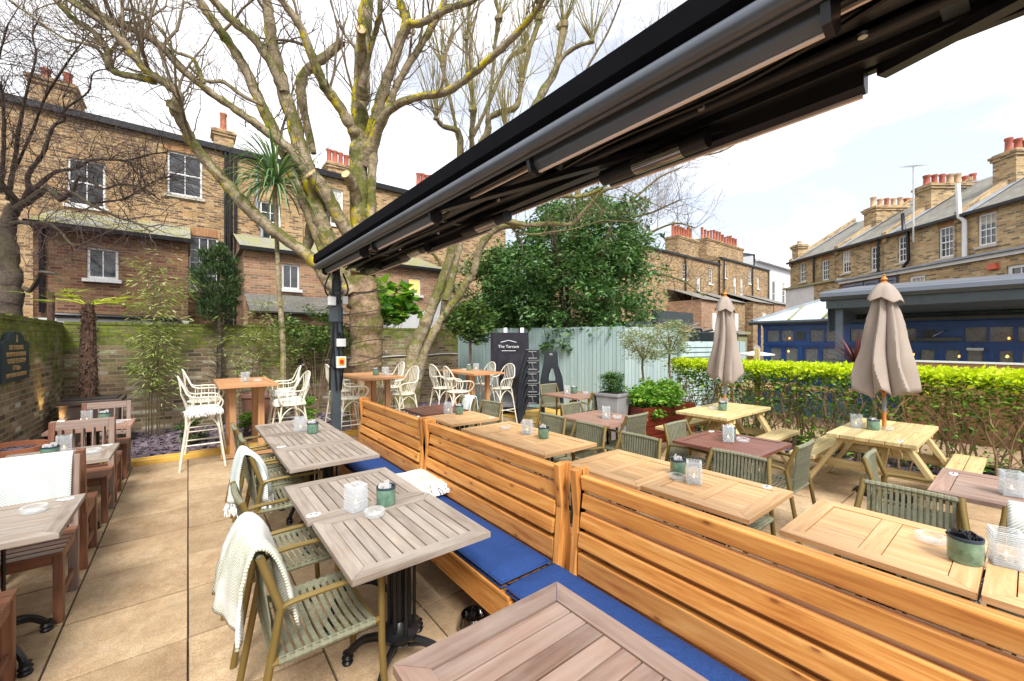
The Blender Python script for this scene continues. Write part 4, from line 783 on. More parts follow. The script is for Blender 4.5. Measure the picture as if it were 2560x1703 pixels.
# ================================================================ big evergreen
def blobs(R, c, rad, n, k, sub=.35, squash=1.0, bottom=None):
    """points scattered in many small clumps over an ellipsoid's outer shell"""
    c = np.array(c); rad = np.array(rad); d = R.normal(size=(k, 3)); d /= np.linalg.norm(d, axis=1)[:, None]; cc = c+d*rad*(.35+.65*R.random(k)**.45)[:, None]
    if bottom is not None: cc = cc[cc[:, 2] > bottom]
    i = R.integers(0, len(cc), n); sz = sub*(.5+R.random(len(cc))); q = R.normal(size=(n, 3)); q /= np.linalg.norm(q, axis=1)[:, None]; q *= (R.random(n)**.4)[:, None]
    return cc[i]+q*sz[i][:, None]*np.array([1, 1, .7])
R = np.random.default_rng(21)
t = thing('evergreen_tree', 'big dark glossy evergreen behind the blue fence', 'tree', (8.9, 8.4, 0))
m = MB()
for i in range(7):
    a = i*.9; m.tube(catmull([(0, 0, 0), (.3*cos(a), .3*sin(a), 1.5), (1.1*cos(a), 1.1*sin(a), 3.2), (1.7*cos(a), 1.7*sin(a), 4.8)], 4), [.1-.0045*q for q in range(13)], 6)
obj('trunk', m, 'dark_bark', t, smooth=True)
P = np.concatenate([blobs(R, (0, 0, 3.1), (2.45, 2.45, 2.75), 36000, 420, .42, bottom=1.1), blobs(R, (-1.2, 1.5, 3.0), (1.6, 1.6, 1.7), 13000, 160, .40, bottom=1.9), blobs(R, (.8, -.5, 4.9), (1.5, 1.5, 1.2), 8000, 110, .38)])
leaves('crown', P, .135, 'leaf_evergreen', t, 22, flat=.5, aspect=.42, droop=.25)
t = thing('laurel_tree', 'small round headed laurel tree left of the black covered heater', 'tree', (5.4, 8.45, 0)); m = MB(); m.tube(catmull([(0, 0, 0), (.03, .02, .8), (-.02, 0, 1.6), (.02, 0, 2.0)], 4), [.032]*13, 7); obj('trunk', m, 'twig_brown', t, smooth=True)
leaves('crown', blobs(R, (0, 0, 2.18), (.58, .58, .5), 2600, 70, .2), .11, 'leaf_laurel', t, 23, aspect=.42)
def olive(x, y, cz, r, lb, seed):
    t = thing('olive_tree', lb, 'tree', (x, y, .45), group='pair of standard olive trees in the red planter'); m = MB(); m.tube(catmull([(0, 0, 0), (.02, -.01, .4), (-.01, .02, .8), (.01, 0, cz-.5)], 4), [.02]*13, 7)
    for k in range(9): a = k*.7; m.tube([(0, 0, cz-.75), (r*.4*cos(a), r*.4*sin(a), cz-.5), (r*.8*cos(a), r*.8*sin(a), cz-.3+.1*(k % 3))], [.01, .007, .003], 5)
    obj('trunk', m, 'twig_brown', t, smooth=True); R = np.random.default_rng(seed)
    leaves('crown', blobs(R, (0, 0, cz-.45), (r, r, r*.85), 2600, 60, .14), .062, 'leaf_olive', t, seed, aspect=.26)
olive(6.42, 4.32, 1.68, .40, 'left olive tree with lower rounder crown in the red planter', 31); olive(7.1, 4.2, 1.80, .45, 'right olive tree with taller crown in the red planter', 32)
# planters
t = thing('timber_planter', 'dark red stained timber planter overflowing with bright green ferns', 'planter', (6.55, 4.12, 0), rz=radians(-9.5)); m = MB()
for k in range(4): m.box((0, -.25, .08+.155*k), (1.28, .035, .145)); m.box((0, .25, .08+.155*k), (1.28, .035, .145)); m.box((-.63, 0, .08+.155*k), (.035, .46, .145)); m.box((.63, 0, .08+.155*k), (.035, .46, .145))
obj('boards', m, 'red_planter', t, bev=.004); m = MB(); m.box((0, 0, .55), (1.2, .46, .04)); obj('soil', m, 'soil', t)
R = np.random.default_rng(33)
tag(leaves('fern_foliage', np.concatenate([blobs(R, (6.5, 4.13, .78), (.68, .27, .22), 5200, 90, .13), blobs(R, (6.5, 3.9, .55), (.55, .08, .12), 300, 20, .06)]), .075, 'leaf_bright', None, 34, aspect=.5, droop=.2), 'mass of bright green ferns and ivy filling the red timber planter', 'plants')
def square_pot(name, lb, x, y, w_, h, mat, plantr=None, rz=0, tap=.68):
    t = thing(name, lb, 'planter', (x, y, 0), rz); m = MB(); m.box((0, 0, h/2), (w_, w_, h), grain=2, taper=tap); m.box((0, 0, h-.01), (w_+.03, w_+.03, .05), grain=0); obj('body', m, mat, t, bev=.008); m = MB(); m.box((0, 0, h+.012), (w_*.86, w_*.86, .03)); obj('soil', m, 'soil', t); return t
square_pot('square_planter', 'tall tapered grey planter at the fence beside the ferns', 5.68, 4.42, .42, .84, 'grey_planter', rz=radians(8))
R = np.random.default_rng(35); tag(leaves('box_shrub', blobs(R, (5.68, 4.42, 1.02), (.22, .22, .18), 3600, 60, .08), .03, 'leaf_box', None, 36, aspect=.6), 'small clipped box shrub growing in the grey planter', 'shrub')
t = thing('square_planter', 'brown square planter holding the hairy palm in the wall corner', 'planter', (-1.18, 9.25, 0)); m = MB(); m.box((0, 0, .4), (.66, .66, .8), grain=2, taper=.92); m.box((0, 0, .79), (.72, .72, .06)); obj('body', m, 'brown_box', t, bev=.006); m = MB(); m.box((0, 0, .83), (.6, .6, .02)); obj('soil', m, 'soil', t)
def roundpot(lb, x, y, r, h, mat, n=24):
    t = thing('round_pot', lb, 'pot', (x, y, 0)); m = MB(); m.lathe([(0, .0), (r*.62, 0), (r*.8, h*.3), (r*.95, h*.8), (r, h-.07), (r*1.06, h-.06), (r*1.06, h), (r*.96, h), (r*.93, h-.1), (0, h-.1)], (0, 0, 0), n); obj('body', m, mat, t, smooth=True)
    b_ = MB(); R = random.Random(5)
    for _ in range(120):
        a, q = R.uniform(0, 6.3), r*.88*R.random()**.5; b_.box((q*cos(a), q*sin(a), h-.07+R.uniform(-.01, .03)), (R.uniform(.05, .1), R.uniform(.03, .06), .01), Euler((R.gauss(0, .3), R.gauss(0, .3), R.uniform(0, 6))).to_matrix())
    obj('slate_filling', b_, 'slate_chip', t); return t
roundpot('wide terracotta pot filled with slate chips against the left wall', -1.38, 6.22, .27, .70, 'terracotta'); roundpot('large glazed brown pot behind the left bar table', 1.12, 9.3, .33, .72, 'brown_pot')
# ================================================================ palms, bamboo, conifer
t = thing('palm_tree', 'short shaggy palm with thick hairy brown trunk in the wall corner', 'palm', (-1.25, 9.35, .8)); m = MB(); R = random.Random(3)
m.lathe([(.11, 0), (.105, .3), (.10, .7), (.09, 1.0), (.07, 1.35), (.06, 1.52)], (0, 0, 0), 14, fn=lambda a, i: 1+.1*sin(a*5+i*2))
for _ in range(420):
    a, z = R.uniform(0, 2*pi), R.uniform(.0, 1.5); r_ = .112-.032*z; p = Vector((r_*cos(a), r_*sin(a), z)); q = p+Vector((cos(a)*R.uniform(.01, .055), sin(a)*R.uniform(.01, .055), R.uniform(-.09, .07))); m.bar(p, q, R.uniform(.008, .022), .006)
obj('trunk', m, 'palm_bark', t)
def fan(mb, p0, d, L, n, spread, droop, wd, R):
    d = Vector(d).normalized(); sd_ = d.cross(Vector((0, 0, 1))).normalized(); st = Vector(p0)
    for i in range(n):
        a = spread*(i/(n-1)-.5); e = (d*cos(a)+sd_*sin(a)).normalized(); p = st.copy(); prev = None; u = (R.random(), .5); w_ = wd
        for q in range(6):
            f = q/5; ww = w_*(1-f*f)+.001; s_ = e.cross(Vector((0, 0, 1))).normalized(); c = [p-s_*ww/2, p+s_*ww/2]
            if prev: mb.poly([prev[0], prev[1], c[1], c[0]], [u]*4)
            prev = c; p = p+e*L/5*R.uniform(.95, 1.05); e = (e+Vector((0, 0, -droop*f))).normalized()
R = random.Random(4); m = MB(); st = MB()
for a, el in ((.1, .05), (.7, .1), (-.6, .15), (2.2, .2), (3.4, .1), (4.3, .25), (5.2, .1), (-.2, .3)):
    d = Vector((cos(a)*cos(el), sin(a)*cos(el), sin(el))); p0 = Vector((0, 0, 1.5)); p1 = p0+d*.35; st.tube([p0, p0+d*.2+Vector((0, 0, .05)), p1+Vector((0, 0, .04))], .008, 4); fan(m, p1, d, .34, 13, 2.4, .18, .022, R)
obj('fronds', m, 'leaf_yellow', t); obj('frond_stalks', st, 'leaf_yellow', t)
t = thing('palm_tree', 'yellow and dead fronds of a small palm beyond the left wall', 'palm', (-1.9, 10.75, 0)); m = MB(); st = MB(); st.tube([(0, 0, 0), (0, 0, 2.6)], .05, 7)
for a, el in ((.2, .4), (1.2, .2), (-.8, .3), (2.6, .2)):
    d = Vector((cos(a)*cos(el), sin(a)*cos(el), sin(el))); p1 = Vector((0, 0, 2.5))+d*.3; st.tube([(0, 0, 2.5), p1], .008, 4); fan(m, p1, d, .34, 11, 2.0, .3, .02, R)
obj('fronds', m, 'leaf_yellow', t); obj('trunk', st, 'palm_bark', t)
t = thing('cabbage_palm', 'tall thin cabbage palm with one drooping tuft of sword leaves', 'palm', (1.52, 9.6, 0)); m = MB(); m.tube(catmull([(0, 0, 0), (.03, 0, 1.5), (-.06, 0, 3.0), (-.12, 0, 4.9)], 6), [.065-.0016*q for q in range(19)], 8); obj('trunk', m, 'pale_bark', t, smooth=True)
spiky('foliage', t, 'leaf_palm', 4.95, 170, 1.3, .05, 8, droop=1.9, loc=(-.12, 0))
def bamboo(lb, x, y, h, n, seed, nl, sp=.35):
    R = np.random.default_rng(seed); t = thing('bamboo', lb, 'bamboo', (x, y, 0), group='bamboo clumps along the garden wall'); m = MB(); pts = []; dr = []
    for i in range(n):
        bx, by = R.normal()*.1, R.normal()*.07; hh = h*R.uniform(.7, 1.05); lx, ly = R.normal()*sp*.4, R.normal()*sp*.25; c = [(bx+lx*f*f, by+ly*f*f, hh*f) for f in np.linspace(0, 1, 8)]; m.tube(c, [.009-.0009*q for q in range(8)], 5)
        for _ in range(nl):
            f = .25+.75*R.random(); p = np.array([bx+lx*f*f, by+ly*f*f, hh*f]); a = R.uniform(0, 6.3); L = R.uniform(.08, .35); e = np.array([cos(a), sin(a), R.uniform(-.1, .6)]); q = p+e*L; m.tube([p, p+e*L*.6, q], [.003, .002, .001], 3, cap=False)
            for _ in range(9): pts.append(q+R.normal(size=3)*.05); a2 = a+R.normal()*.9; dr.append((cos(a2), sin(a2), R.uniform(-.9, .15)))
    obj('canes', m, 'bamboo_cane', t, smooth=True); leaves('foliage', pts, .10, 'leaf_bamboo', t, seed, aspect=.17, dirs=dr)
bamboo('tall sparse bamboo clump right of the hairy palm', -.42, 9.6, 3.2, 10, 41, 26, .5); bamboo('bright bamboo behind the left bar table', .95, 9.85, 2.5, 4, 42, 22, .5); bamboo('slender bamboo between the conifer and cabbage palm', 1.2, 10.0, 2.9, 3, 43, 16, .4)
t = thing('conifer', 'dark green feathery cypress standing in front of the brick houses', 'tree', (.47, 10.05, 0)); m = MB(); m.tube([(0, 0, 0), (.03, 0, 1.5), (0, 0, 3.3)], [.06, .05, .02], 7); R = np.random.default_rng(44)
for _ in range(130): z = R.uniform(.9, 2.3); a = R.uniform(0, 6.3); L = R.uniform(.1, .38); m.tube([(0, 0, z), (L*cos(a), L*sin(a), z+.12)], [.008, .002], 3, cap=False)
obj('trunk', m, 'dark_bark', t); P = blobs(R, (0, 0, 2.82), (.36, .36, .82), 12000, 120, .14); dd = np.stack([(P[:, 0]), (P[:, 1]), np.full(len(P), .5)], 1)+R.normal(size=P.shape)*.25; leaves('crown', P, .075, 'leaf_conifer', t, 45, aspect=.22, dirs=dd)
R = np.random.default_rng(50)
def shrub(lb, c, rad, n, mat, size, k, sub, stem=True, name='shrub', asp=.45):
    t = thing(name, lb, 'shrub', (c[0], c[1], 0)); m = MB()
    for i in range(7): a = i*.9; m.tube([(0, 0, 0), (rad[0]*.3*cos(a), rad[1]*.3*sin(a), c[2]*.6), (rad[0]*.7*cos(a), rad[1]*.7*sin(a), c[2])], [.012, .009, .004], 5)
    obj('stems', m, 'twig_brown', t); leaves('foliage', blobs(R, (0, 0, c[2]), rad, n, k, sub), size, mat, t, int(R.integers(0, 999)), aspect=asp)
shrub('leafy variegated shrub against the wall behind the awning post', (2.2, 9.7, 1.95), (.75, .4, .55), 2600, 'leaf_laurel', .075, 60, .18)
shrub('sparse shrub with fresh leaves at the left of the awning post', (1.9, 9.9, 1.3), (.4, .3, .7), 600, 'leaf_bamboo', .07, 30, .15)
shrub('large leaved bright fatsia between the two big trunks', (4.3, 11.0, 2.75), (.85, .5, .6), 420, 'leaf_bright', .30, 60, .2, asp=.8)
shrub('low green shrub in the slate bed under the left bar stools', (.05, 8.5, .28), (.2, .2, .24), 650, 'leaf_laurel', .06, 25, .08)
shrub('little bright shrub in the slate bed by the brown pot', (.82, 8.7, .3), (.12, .12, .22), 420, 'leaf_bright', .06, 16, .07)
shrub('little upright shrub in the slate bed left of the awning post', (1.75, 8.3, .42), (.12, .12, .28), 650, 'leaf_bright', .055, 18, .07)
shrub('ivy growing at the foot of the brick boundary wall behind the blue fence', (6.9, 10.6, 2.1), (.7, .4, .5), 900, 'leaf_evergreen', .09, 30, .2)
# ================================================================ bare trees
def at(x, y, z, f=1026., H=1.74, cy=851.5):
    """point z metres in front of the camera seen at photo pixel x, y"""
    r = (x-1280)/f*z; c, s = cos(TH), sin(TH); return np.array((r*c+z*s, -r*s+z*c, H-(y-cy)*z/f))
def K1(*p): return [(x*.5485, y*.5485, w_*.5485) for x, y, w_ in p]
def K2(*p): return [(800+x*.5485, y*.5485, w_*.5485) for x, y, w_ in p]
def K3(*p): return [(760+x*.2291, 560+y*.2291, w_*.2291) for x, y, w_ in p]
def K4(*p): return [(1250+x*.2232, 250+y*.2232, w_*.2232) for x, y, w_ in p]
TW = {}
def grow(mb, R, p, d, r, L, lvl, wander=.22, up=.12, seg=5, kids=3, spread=.75, klen=.62, minr=.0022):
    p = np.array(p, float); d = np.array(d, float); d /= np.linalg.norm(d)+1e-9; pts = [p.copy()]; rs = [r]; ds = [d.copy()]
    for i in range(seg):
        d = d+R.normal(size=3)*wander+np.array([0, 0, up]); d /= np.linalg.norm(d); p = p+d*L/seg; pts.append(p.copy()); rs.append(max(minr*.6, r*(1-.8*(i+1)/seg))); ds.append(d.copy())
    mb.tube(pts, rs, 5 if r > .012 else (4 if r > .006 else 3), cap=False)
    if lvl > 0:
        for k in range(kids):
            j = 1+int((seg-1)*(k+R.random())/kids); a = R.normal(size=3); a -= ds[j]*a.dot(ds[j]); a /= np.linalg.norm(a)+1e-9
            grow(mb, R, pts[j], ds[j]+a*spread*(.7+.6*R.random()), max(minr, rs[j]*.6), L*klen*(.6+.7*R.random()), lvl-1, wander, up, max(3, seg-1), kids, spread, klen, minr)
def limb(mb, tw, R, pts, z0, z1, twig=0, tl=1.1, tr=.012, lvl=2, up=.15, n=9, knob=True, thin=.86, mid=0, **kw):
    """pts: (px, py, half width px); depth runs z0 -> z1"""
    k = len(pts); ws = [at(x, y, z0+(z1-z0)*i/(k-1)) for i, (x, y, _) in enumerate(pts)]; rs = [w_*thin*(z0+(z1-z0)*i/(k-1))/1026 for i, (_, _, w_) in enumerate(pts)]
    sub = 5; P = catmull(ws, sub); Q = [rs[min(i//sub, k-1)]*(1-(i % sub)/sub)+rs[min(i//sub+1, k-1)]*((i % sub)/sub) for i in range(len(P))]
    Q = [q*(1+.07*sin(i*1.9)+.05*R.normal()) for i, q in enumerate(Q)]
    P = [p+R.normal(size=3)*q*.07 for p, q in zip(P, Q)]
    mb.tube(P, Q, n)
    if knob:
        for i in range(3, len(P)-1, 3):
            if R.random() < .35: o = R.normal(size=3); o /= np.linalg.norm(o); q = Q[i]*.35; c = P[i]+o*Q[i]*.85; mb.lathe([(0, -q), (q*.8, -q*.5), (q, 0), (q*.7, q*.6), (0, q)], c, 6)
    for _ in range(int(twig*1.4) if twig < 30 else twig):
        j = int(R.integers(len(P)//4, len(P))); t = P[min(j+1, len(P)-1)]-P[j-1]; t /= np.linalg.norm(t)+1e-9; a = R.normal(size=3); a -= t*a.dot(t); a /= np.linalg.norm(a)+1e-9
        grow(tw, R, P[j], a+t*.5+np.array([0, 0, .35]), tr*(.6+.7*R.random()), tl*(.5+.8*R.random()), lvl, up=up, **kw)
    for _ in range(mid):
        j = int(R.integers(len(P)//3, len(P)-1)); a = R.normal(size=3)*.6+np.array([0, 0, 1.1]); grow(m_mid, R, P[j], a, min(.03, Q[j]*.5), 2.6*(.6+.6*R.random()), 2, wander=.16, up=.16, seg=7, kids=4, spread=.6, klen=.5, minr=.003)
    return P, Q
m_mid = MB()
def stub(parent, at_, d, r):
    m = MB(); d = Vector(d).normalized(); q = d.to_track_quat('Z', 'Y').to_matrix(); pr = [(r*.98*cos(a), r*.98*sin(a)) for a in [k*pi/6 for k in range(12)]]
    c = Vector(at_); m.poly([c+q @ Vector((x, y, 0)) for x, y in pr]); m.poly([c+q @ Vector((x, y, -.02)) for x, y in reversed(pr)]); obj('sawn_end', m, 'stub_wood', parent)
R = np.random.default_rng(77)
t = thing('plane_tree', 'big pollarded tree with mossy yellow lichened limbs and thick brown trunk', 'tree'); m = MB(); tw = MB(); lo = MB()
Z = 9.0
limb(lo, tw, R, [(918, 1062, 62), (917, 1000, 52), (916, 930, 43), (918, 850, 44), (912, 770, 46), (905, 700, 45), (903, 660, 40)], Z, Z, n=18, knob=False)
limb(m, tw, R, K2((190, 1260, 64), (188, 1150, 58), (183, 1000, 50), (180, 850, 46), (176, 700, 46), (178, 580, 44), (185, 450, 42), (192, 300, 40), (200, 150, 38), (214, 0, 34), (225, -140, 28)), Z, Z, 16, 1.2, mid=3, n=16)
limb(m, tw, R, K2((235, 1260, 30), (232, 1050, 26), (236, 850, 22), (240, 700, 26), (258, 600, 30)), Z-.1, Z-.1, n=10)
limb(m, tw, R, K2((178, 640, 34), (150, 590, 32), (100, 505, 27), (40, 420, 27), (0, 350, 25), (-45, 235, 22), (-90, 120, 20), (-165, 15, 18), (-220, -70, 15)), Z, Z-1.5, 16, 1.1, mid=3)
P, Q = limb(m, tw, R, K2((172, 980, 32), (160, 880, 30), (140, 830, 26), (118, 795, 24)), Z, Z-.75, knob=False); stub(t, P[-1]+(P[-1]-P[-2])*.06, P[-1]-P[-2], Q[-1])
P, Q = limb(m, tw, R, K2((160, 1170, 36), (130, 1075, 38), (70, 960, 36), (10, 860, 36), (-45, 790, 34)), Z, Z-.8); stub(t, P[-1]+(P[-1]-P[-2])*.06, P[-1]-P[-2], Q[-1])
limb(m, tw, R, K1((1600, 1330, 46), (1555, 1215, 44), (1500, 1110, 42), (1455, 980, 40), (1420, 850, 36), (1390, 740, 40), (1350, 600, 36), (1300, 430, 34), (1262, 300, 34), (1238, 180, 30), (1225, 60, 26), (1205, -60, 20)), Z-.2, Z-1.0, 16, 1.1, mid=3)
limb(m, tw, R, K1((1500, 1190, 32), (1420, 1000, 30), (1350, 830, 28), (1280, 660, 28), (1215, 530, 28), (1150, 380, 26), (1080, 250, 24), (1010, 150, 24), (940, 50, 22), (870, -60, 18)), Z-.3, Z-1.2, 18, 1.1, mid=3)
limb(m, tw, R, K1((1395, 780, 28), (1330, 690, 24), (1230, 610, 22), (1130, 540, 20), (1030, 470, 20), (930, 400, 18), (830, 315, 20), (740, 215, 20), (640, 150, 18), (520, 100, 18), (430, 45, 16), (350, -30, 14)), Z-.6, Z-2.4, 22, 1.1, mid=3)
limb(m, tw, R, K1((1300, 420, 26), (1240, 300, 24), (1160, 180, 22), (1060, 95, 22), (980, 10, 20), (920, -60, 18)), Z-.8, Z-1.6, 10, 1.0, mid=3)
limb(m, tw, R, K1((1560, 1340, 36), (1490, 1270, 36), (1440, 1200, 34), (1360, 1130, 32), (1260, 1060, 32), (1150, 970, 31), (1060, 870, 30), (980, 780, 28), (905, 690, 26), (850, 600, 26), (810, 520, 28), (785, 465, 32)), Z-.2, Z-1.9, 14, .9, mid=3)
limb(m, tw, R, K1((800, 500, 30), (812, 430, 24), (760, 385, 22), (690, 340, 22), (620, 270, 20), (560, 190, 20), (480, 110, 18), (390, 50, 16), (270, -30, 12)), Z-1.9, Z-2.7, 20, 1.0, mid=3)
limb(m, tw, R, K1((710, 375, 18), (620, 350, 17), (540, 335, 16), (495, 300, 18), (490, 230, 16), (430, 150, 15), (340, 90, 14), (270, 20, 12), (220, -40, 10)), Z-2.1, Z-2.6, 18, .9, mid=3)
limb(m, tw, R, K1((500, 310, 12), (440, 220, 8), (340, 190, 6), (290, 175, 5), (150, 80, 5), (40, 0, 4)), Z-2.2, Z-2.8, 12, .8, .007)
limb(m, tw, R, K1((930, 380, 10), (880, 270, 9), (790, 230, 8), (730, 130, 8), (640, 60, 7), (560, 40, 6)), Z-1.6, Z-2.0, 8, .8, .007)
limb(m, tw, R, K1((1430, 700, 14), (1370, 420, 24), (1400, 320, 24), (1480, 260, 24), (1560, 190, 22)), Z, Z+.2, 6, .9)
limb(m, tw, R, K1((1200, 480, 10), (1110, 440, 10), (1020, 375, 10), (940, 370, 8), (860, 300, 8)), Z-.9, Z-1.4, 6, .7, .007)
limb(m, tw, R, K2((200, 700, 30), (245, 560, 28), (280, 440, 28), (320, 320, 26), (365, 190, 26), (395, 100, 26), (372, 30, 22), (350, -50, 18)), Z, Z-.5, 14, 1.1, mid=3)
limb(m, tw, R, K2((225, 700, 24), (300, 520, 20), (345, 400, 18), (420, 270, 18), (490, 160, 17), (545, 60, 16), (580, -40, 14)), Z, Z-.3, 14, 1.1, mid=3)
limb(m, tw, R, K2((400, 110, 20), (460, 105, 18), (530, 70, 18), (600, 35, 16), (680, 10, 16), (760, -40, 12)), Z-.5, Z-.9, 8, 1.0)
limb(m, tw, R, K2((215, 760, 34), (240, 640, 26), (290, 530, 22), (370, 470, 20), (460, 440, 19), (570, 420, 20), (660, 365, 18), (740, 300, 19), (830, 220, 19), (920, 130, 17), (985, 50, 15), (1030, -40, 12)), Z, Z-2.4, 18, 1.0, mid=3)
P, Q = limb(m, tw, R, K2((188, 450, 34), (192, 330, 28), (192, 220, 24), (188, 135, 22)), Z-.3, Z-1.2, knob=False); stub(t, P[-1]+(P[-1]-P[-2])*.06, P[-1]-P[-2], Q[-1])
limb(m, tw, R, K2((188, 400, 18), (215, 270, 16), (250, 150, 14), (268, 80, 15), (280, -30, 12)), Z-.6, Z-1.3, 8)
limb(m, tw, R, K2((-60, 1130, 24), (-30, 1010, 26), (20, 940, 20)), Z, Z)
obj('trunk', lo, 'lower_bark', t, smooth=True); obj('limbs', m, 'plane_bark', t, smooth=True); obj('twigs', tw, 'plane_twig', t, smooth=True); obj('branches', m_mid, 'plane_twig', t, smooth=True)
mm = MB(); hp = []
for k in range(150): f = k/149; c = at(914+3*f, 925-210*f, 9.0); a = f*2*pi*5.3; r_ = .40+.02*f; hp.append((c[0]+r_*cos(a), c[1]+r_*sin(a), c[2]+.05*sin(a*1.3)))
mm.tube(hp, .009, 5); tag(obj('string_light', mm, 'string_wire'), 'black string light cable wound round the thick tree trunk', 'string light')
# second, further tree: two splayed trunks that carry straight shoots
t = thing('lime_tree', 'twin trunked pale tree right of the thick trunk, spreading thin upright shoots', 'tree'); m = MB(); tw = MB(); Z = 10.0
limb(m, tw, R, [(1015, 1020, 34)]+K3((1180, 1484, 95), (1260, 1250, 80), (1350, 1030, 72), (1420, 850, 64), (1480, 680, 56), (1545, 500, 52), (1600, 320, 50), (1650, 150, 48), (1700, -40, 44), (1745, -250, 40)), Z, Z+.6, 2, n=12)
limb(m, tw, R, [(1022, 1015, 26)]+K3((1300, 1450, 55), (1420, 1180, 52), (1560, 960, 46), (1680, 800, 46), (1760, 660, 52), (1845, 540, 48), (1880, 400, 46), (1920, 260, 46), (1990, 140, 44)), Z, Z-.3, 3, n=11)
limb(m, tw, R, K3((1540, 840, 60), (1600, 640, 48), (1650, 450, 38), (1700, 250, 34), (1740, 60, 32), (1800, -200, 30)), Z+.2, Z+.8, 1)
limb(m, tw, R, K3((1500, 460, 20), (1430, 350, 20), (1370, 300, 16), (1290, 220, 12)), Z+.3, Z, 4, .7, .006)
limb(m, tw, R, K3((1960, 200, 36), (2060, 90, 34), (2170, 40, 30), (2290, 30, 28), (2400, 50, 26))+K4((0, 1335, 34), (150, 1365, 34), (320, 1400, 32), (560, 1385, 30), (790, 1392, 28), (870, 1330, 26), (950, 1235, 24), (1050, 1120, 24), (1150, 1030, 24), (1250, 985, 22), (1350, 965, 20)), Z-.3, Z-1.5, 26, 1.1, .008, kids=3)
limb(m, tw, R, K4((560, 1115, 20), (700, 1083, 20), (850, 1085, 24), (1000, 1062, 26), (1120, 1005, 24)), Z-1.2, Z-1.6, 2, knob=False)
limb(m, tw, R, K4((-60, 1440, 22), (100, 1410, 20), (200, 1490, 16), (400, 1505, 14), (560, 1480, 10), (800, 1450, 8), (1040, 1380, 8), (1200, 1350, 6), (1500, 1370, 4), (1700, 1400, 3)), Z-.4, Z-1.0, 16, .9, .006)
for pts in (K4((1360, 960, 8), (1420, 1000, 6), (1600, 1100, 6), (1800, 1200, 5), (2000, 1280, 3)), K4((1150, 1060, 7), (1350, 1110, 6), (1550, 1200, 5), (1800, 1330, 3))): limb(m, tw, R, pts, Z-1.5, Z-1.0, 12, .8, .005, knob=False)
obj('trunk', m, 'pale_bark', t, smooth=True); obj('twigs', tw, 'plane_twig', t, smooth=True)
t = thing('lime_tree', 'upright bare tree above the awning with knobbly pollard heads and straight thin shoots', 'tree'); m = MB(); tw = MB(); Z = 12.0
S0 = K2((560, 1500, 26), (590, 1200, 24), (625, 900, 22), (632, 780, 20))
limb(m, tw, R, S0, Z, Z, 0)
heads = [K2((632, 800, 18), (640, 680, 18), (630, 600, 16), (560, 575, 12), (530, 540, 10)), K2((640, 760, 16), (690, 700, 16), (690, 620, 14), (700, 500, 16)), K2((680, 800, 22), (720, 690, 22), (765, 600, 18), (770, 540, 14), (830, 510, 16), (890, 492, 16), (912, 430, 12), (915, 370, 14)),
         K2((880, 700, 24), (950, 560, 26), (1010, 430, 22), (1070, 330, 18), (1095, 220, 16), (1110, 120, 22)), K2((630, 640, 9), (590, 440, 9), (556, 300, 10)), K2((700, 620, 10), (800, 400, 10), (860, 270, 9), (930, 225, 14)), K2((1010, 430, 12), (1100, 270, 12), (1180, 210, 11), (1240, 190, 10)), K2((760, 560, 9), (790, 300, 9), (800, 180, 10), (815, 85, 15)), K2((900, 480, 10), (950, 250, 9), (1000, 90, 16)), K2((700, 500, 8), (670, 300, 8), (668, 180, 9)), K2((920, 620, 14), (850, 640, 14), (845, 590, 12))]
for pts in heads:
    P, Q = limb(m, tw, R, pts, Z-.2, Z-.6+R.normal()*.4, 5, 1.2, .008, up=.3, wander=.1) if False else limb(m, tw, R, pts, Z-.2, Z-.6+R.normal()*.4, 0)
    h_ = P[-1]; q = Q[-1]*1.5; m.lathe([(0, -q), (q*.9, -q*.4), (q, .2*q), (q*.6, q*.8), (0, q)], h_, 8, fn=lambda a, i: 1+.2*sin(3*a))
    for _ in range(18):
        d = np.array([R.normal()*.28, R.normal()*.28, 1.0]); grow(tw, R, h_, d, .017*(.5+.8*R.random()), 2.6*(.5+.7*R.random()), 1, wander=.07, up=.06, seg=7, kids=3, spread=.4, klen=.45, minr=.003)
    for _ in range(12):
        j = int(R.integers(1, len(P))); d = np.array([R.normal()*.45, R.normal()*.45, 1.0]); grow(tw, R, P[j], d, .011*(.5+.8*R.random()), 1.9*(.5+.7*R.random()), 1, wander=.08, up=.08, seg=6, kids=3, spread=.45, klen=.45, minr=.003)
obj('trunk', m, 'pale_bark', t, smooth=True); obj('twigs', tw, 'yellow_twig', t, smooth=True)
# long thin shoots arching right over the awning
t = thing('bare_tree', 'leafless tree whose fine shoots arch out right of the awning over the evergreen', 'tree'); m = MB(); tw = MB(); Z = 14
limb(m, tw, R, [(1480, 800, 14), (1470, 640, 12), (1450, 520, 10), (1440, 400, 8), (1460, 250, 6)], Z, Z)
for pts in ([(1455, 520, 6), (1540, 440, 5), (1620, 400, 4), (1720, 392, 3), (1800, 380, 2.4), (1870, 340, 1.6), (1925, 310, 1)], [(1460, 600, 6), (1560, 520, 4), (1640, 450, 3), (1700, 420, 2)], [(1460, 620, 5), (1580, 600, 4), (1680, 560, 3), (1740, 570, 1.5)], [(1450, 560, 5), (1600, 540, 4), (1700, 500, 2)], [(1470, 700, 5), (1600, 680, 4), (1700, 700, 3), (1760, 740, 2)], [(1440, 420, 5), (1500, 250, 4), (1600, 120, 3), (1680, 40, 2)], [(1440, 420, 5), (1450, 220, 4), (1520, 80, 3), (1560, -20, 2)]):
    limb(m, tw, R, pts, Z, Z-1.5+R.normal()*.5, 20, 1.2, .008, knob=False, n=5, lvl=2)
obj('trunk', m, 'pale_bark', t, smooth=True); obj('twigs', tw, 'plane_twig', t, smooth=True)
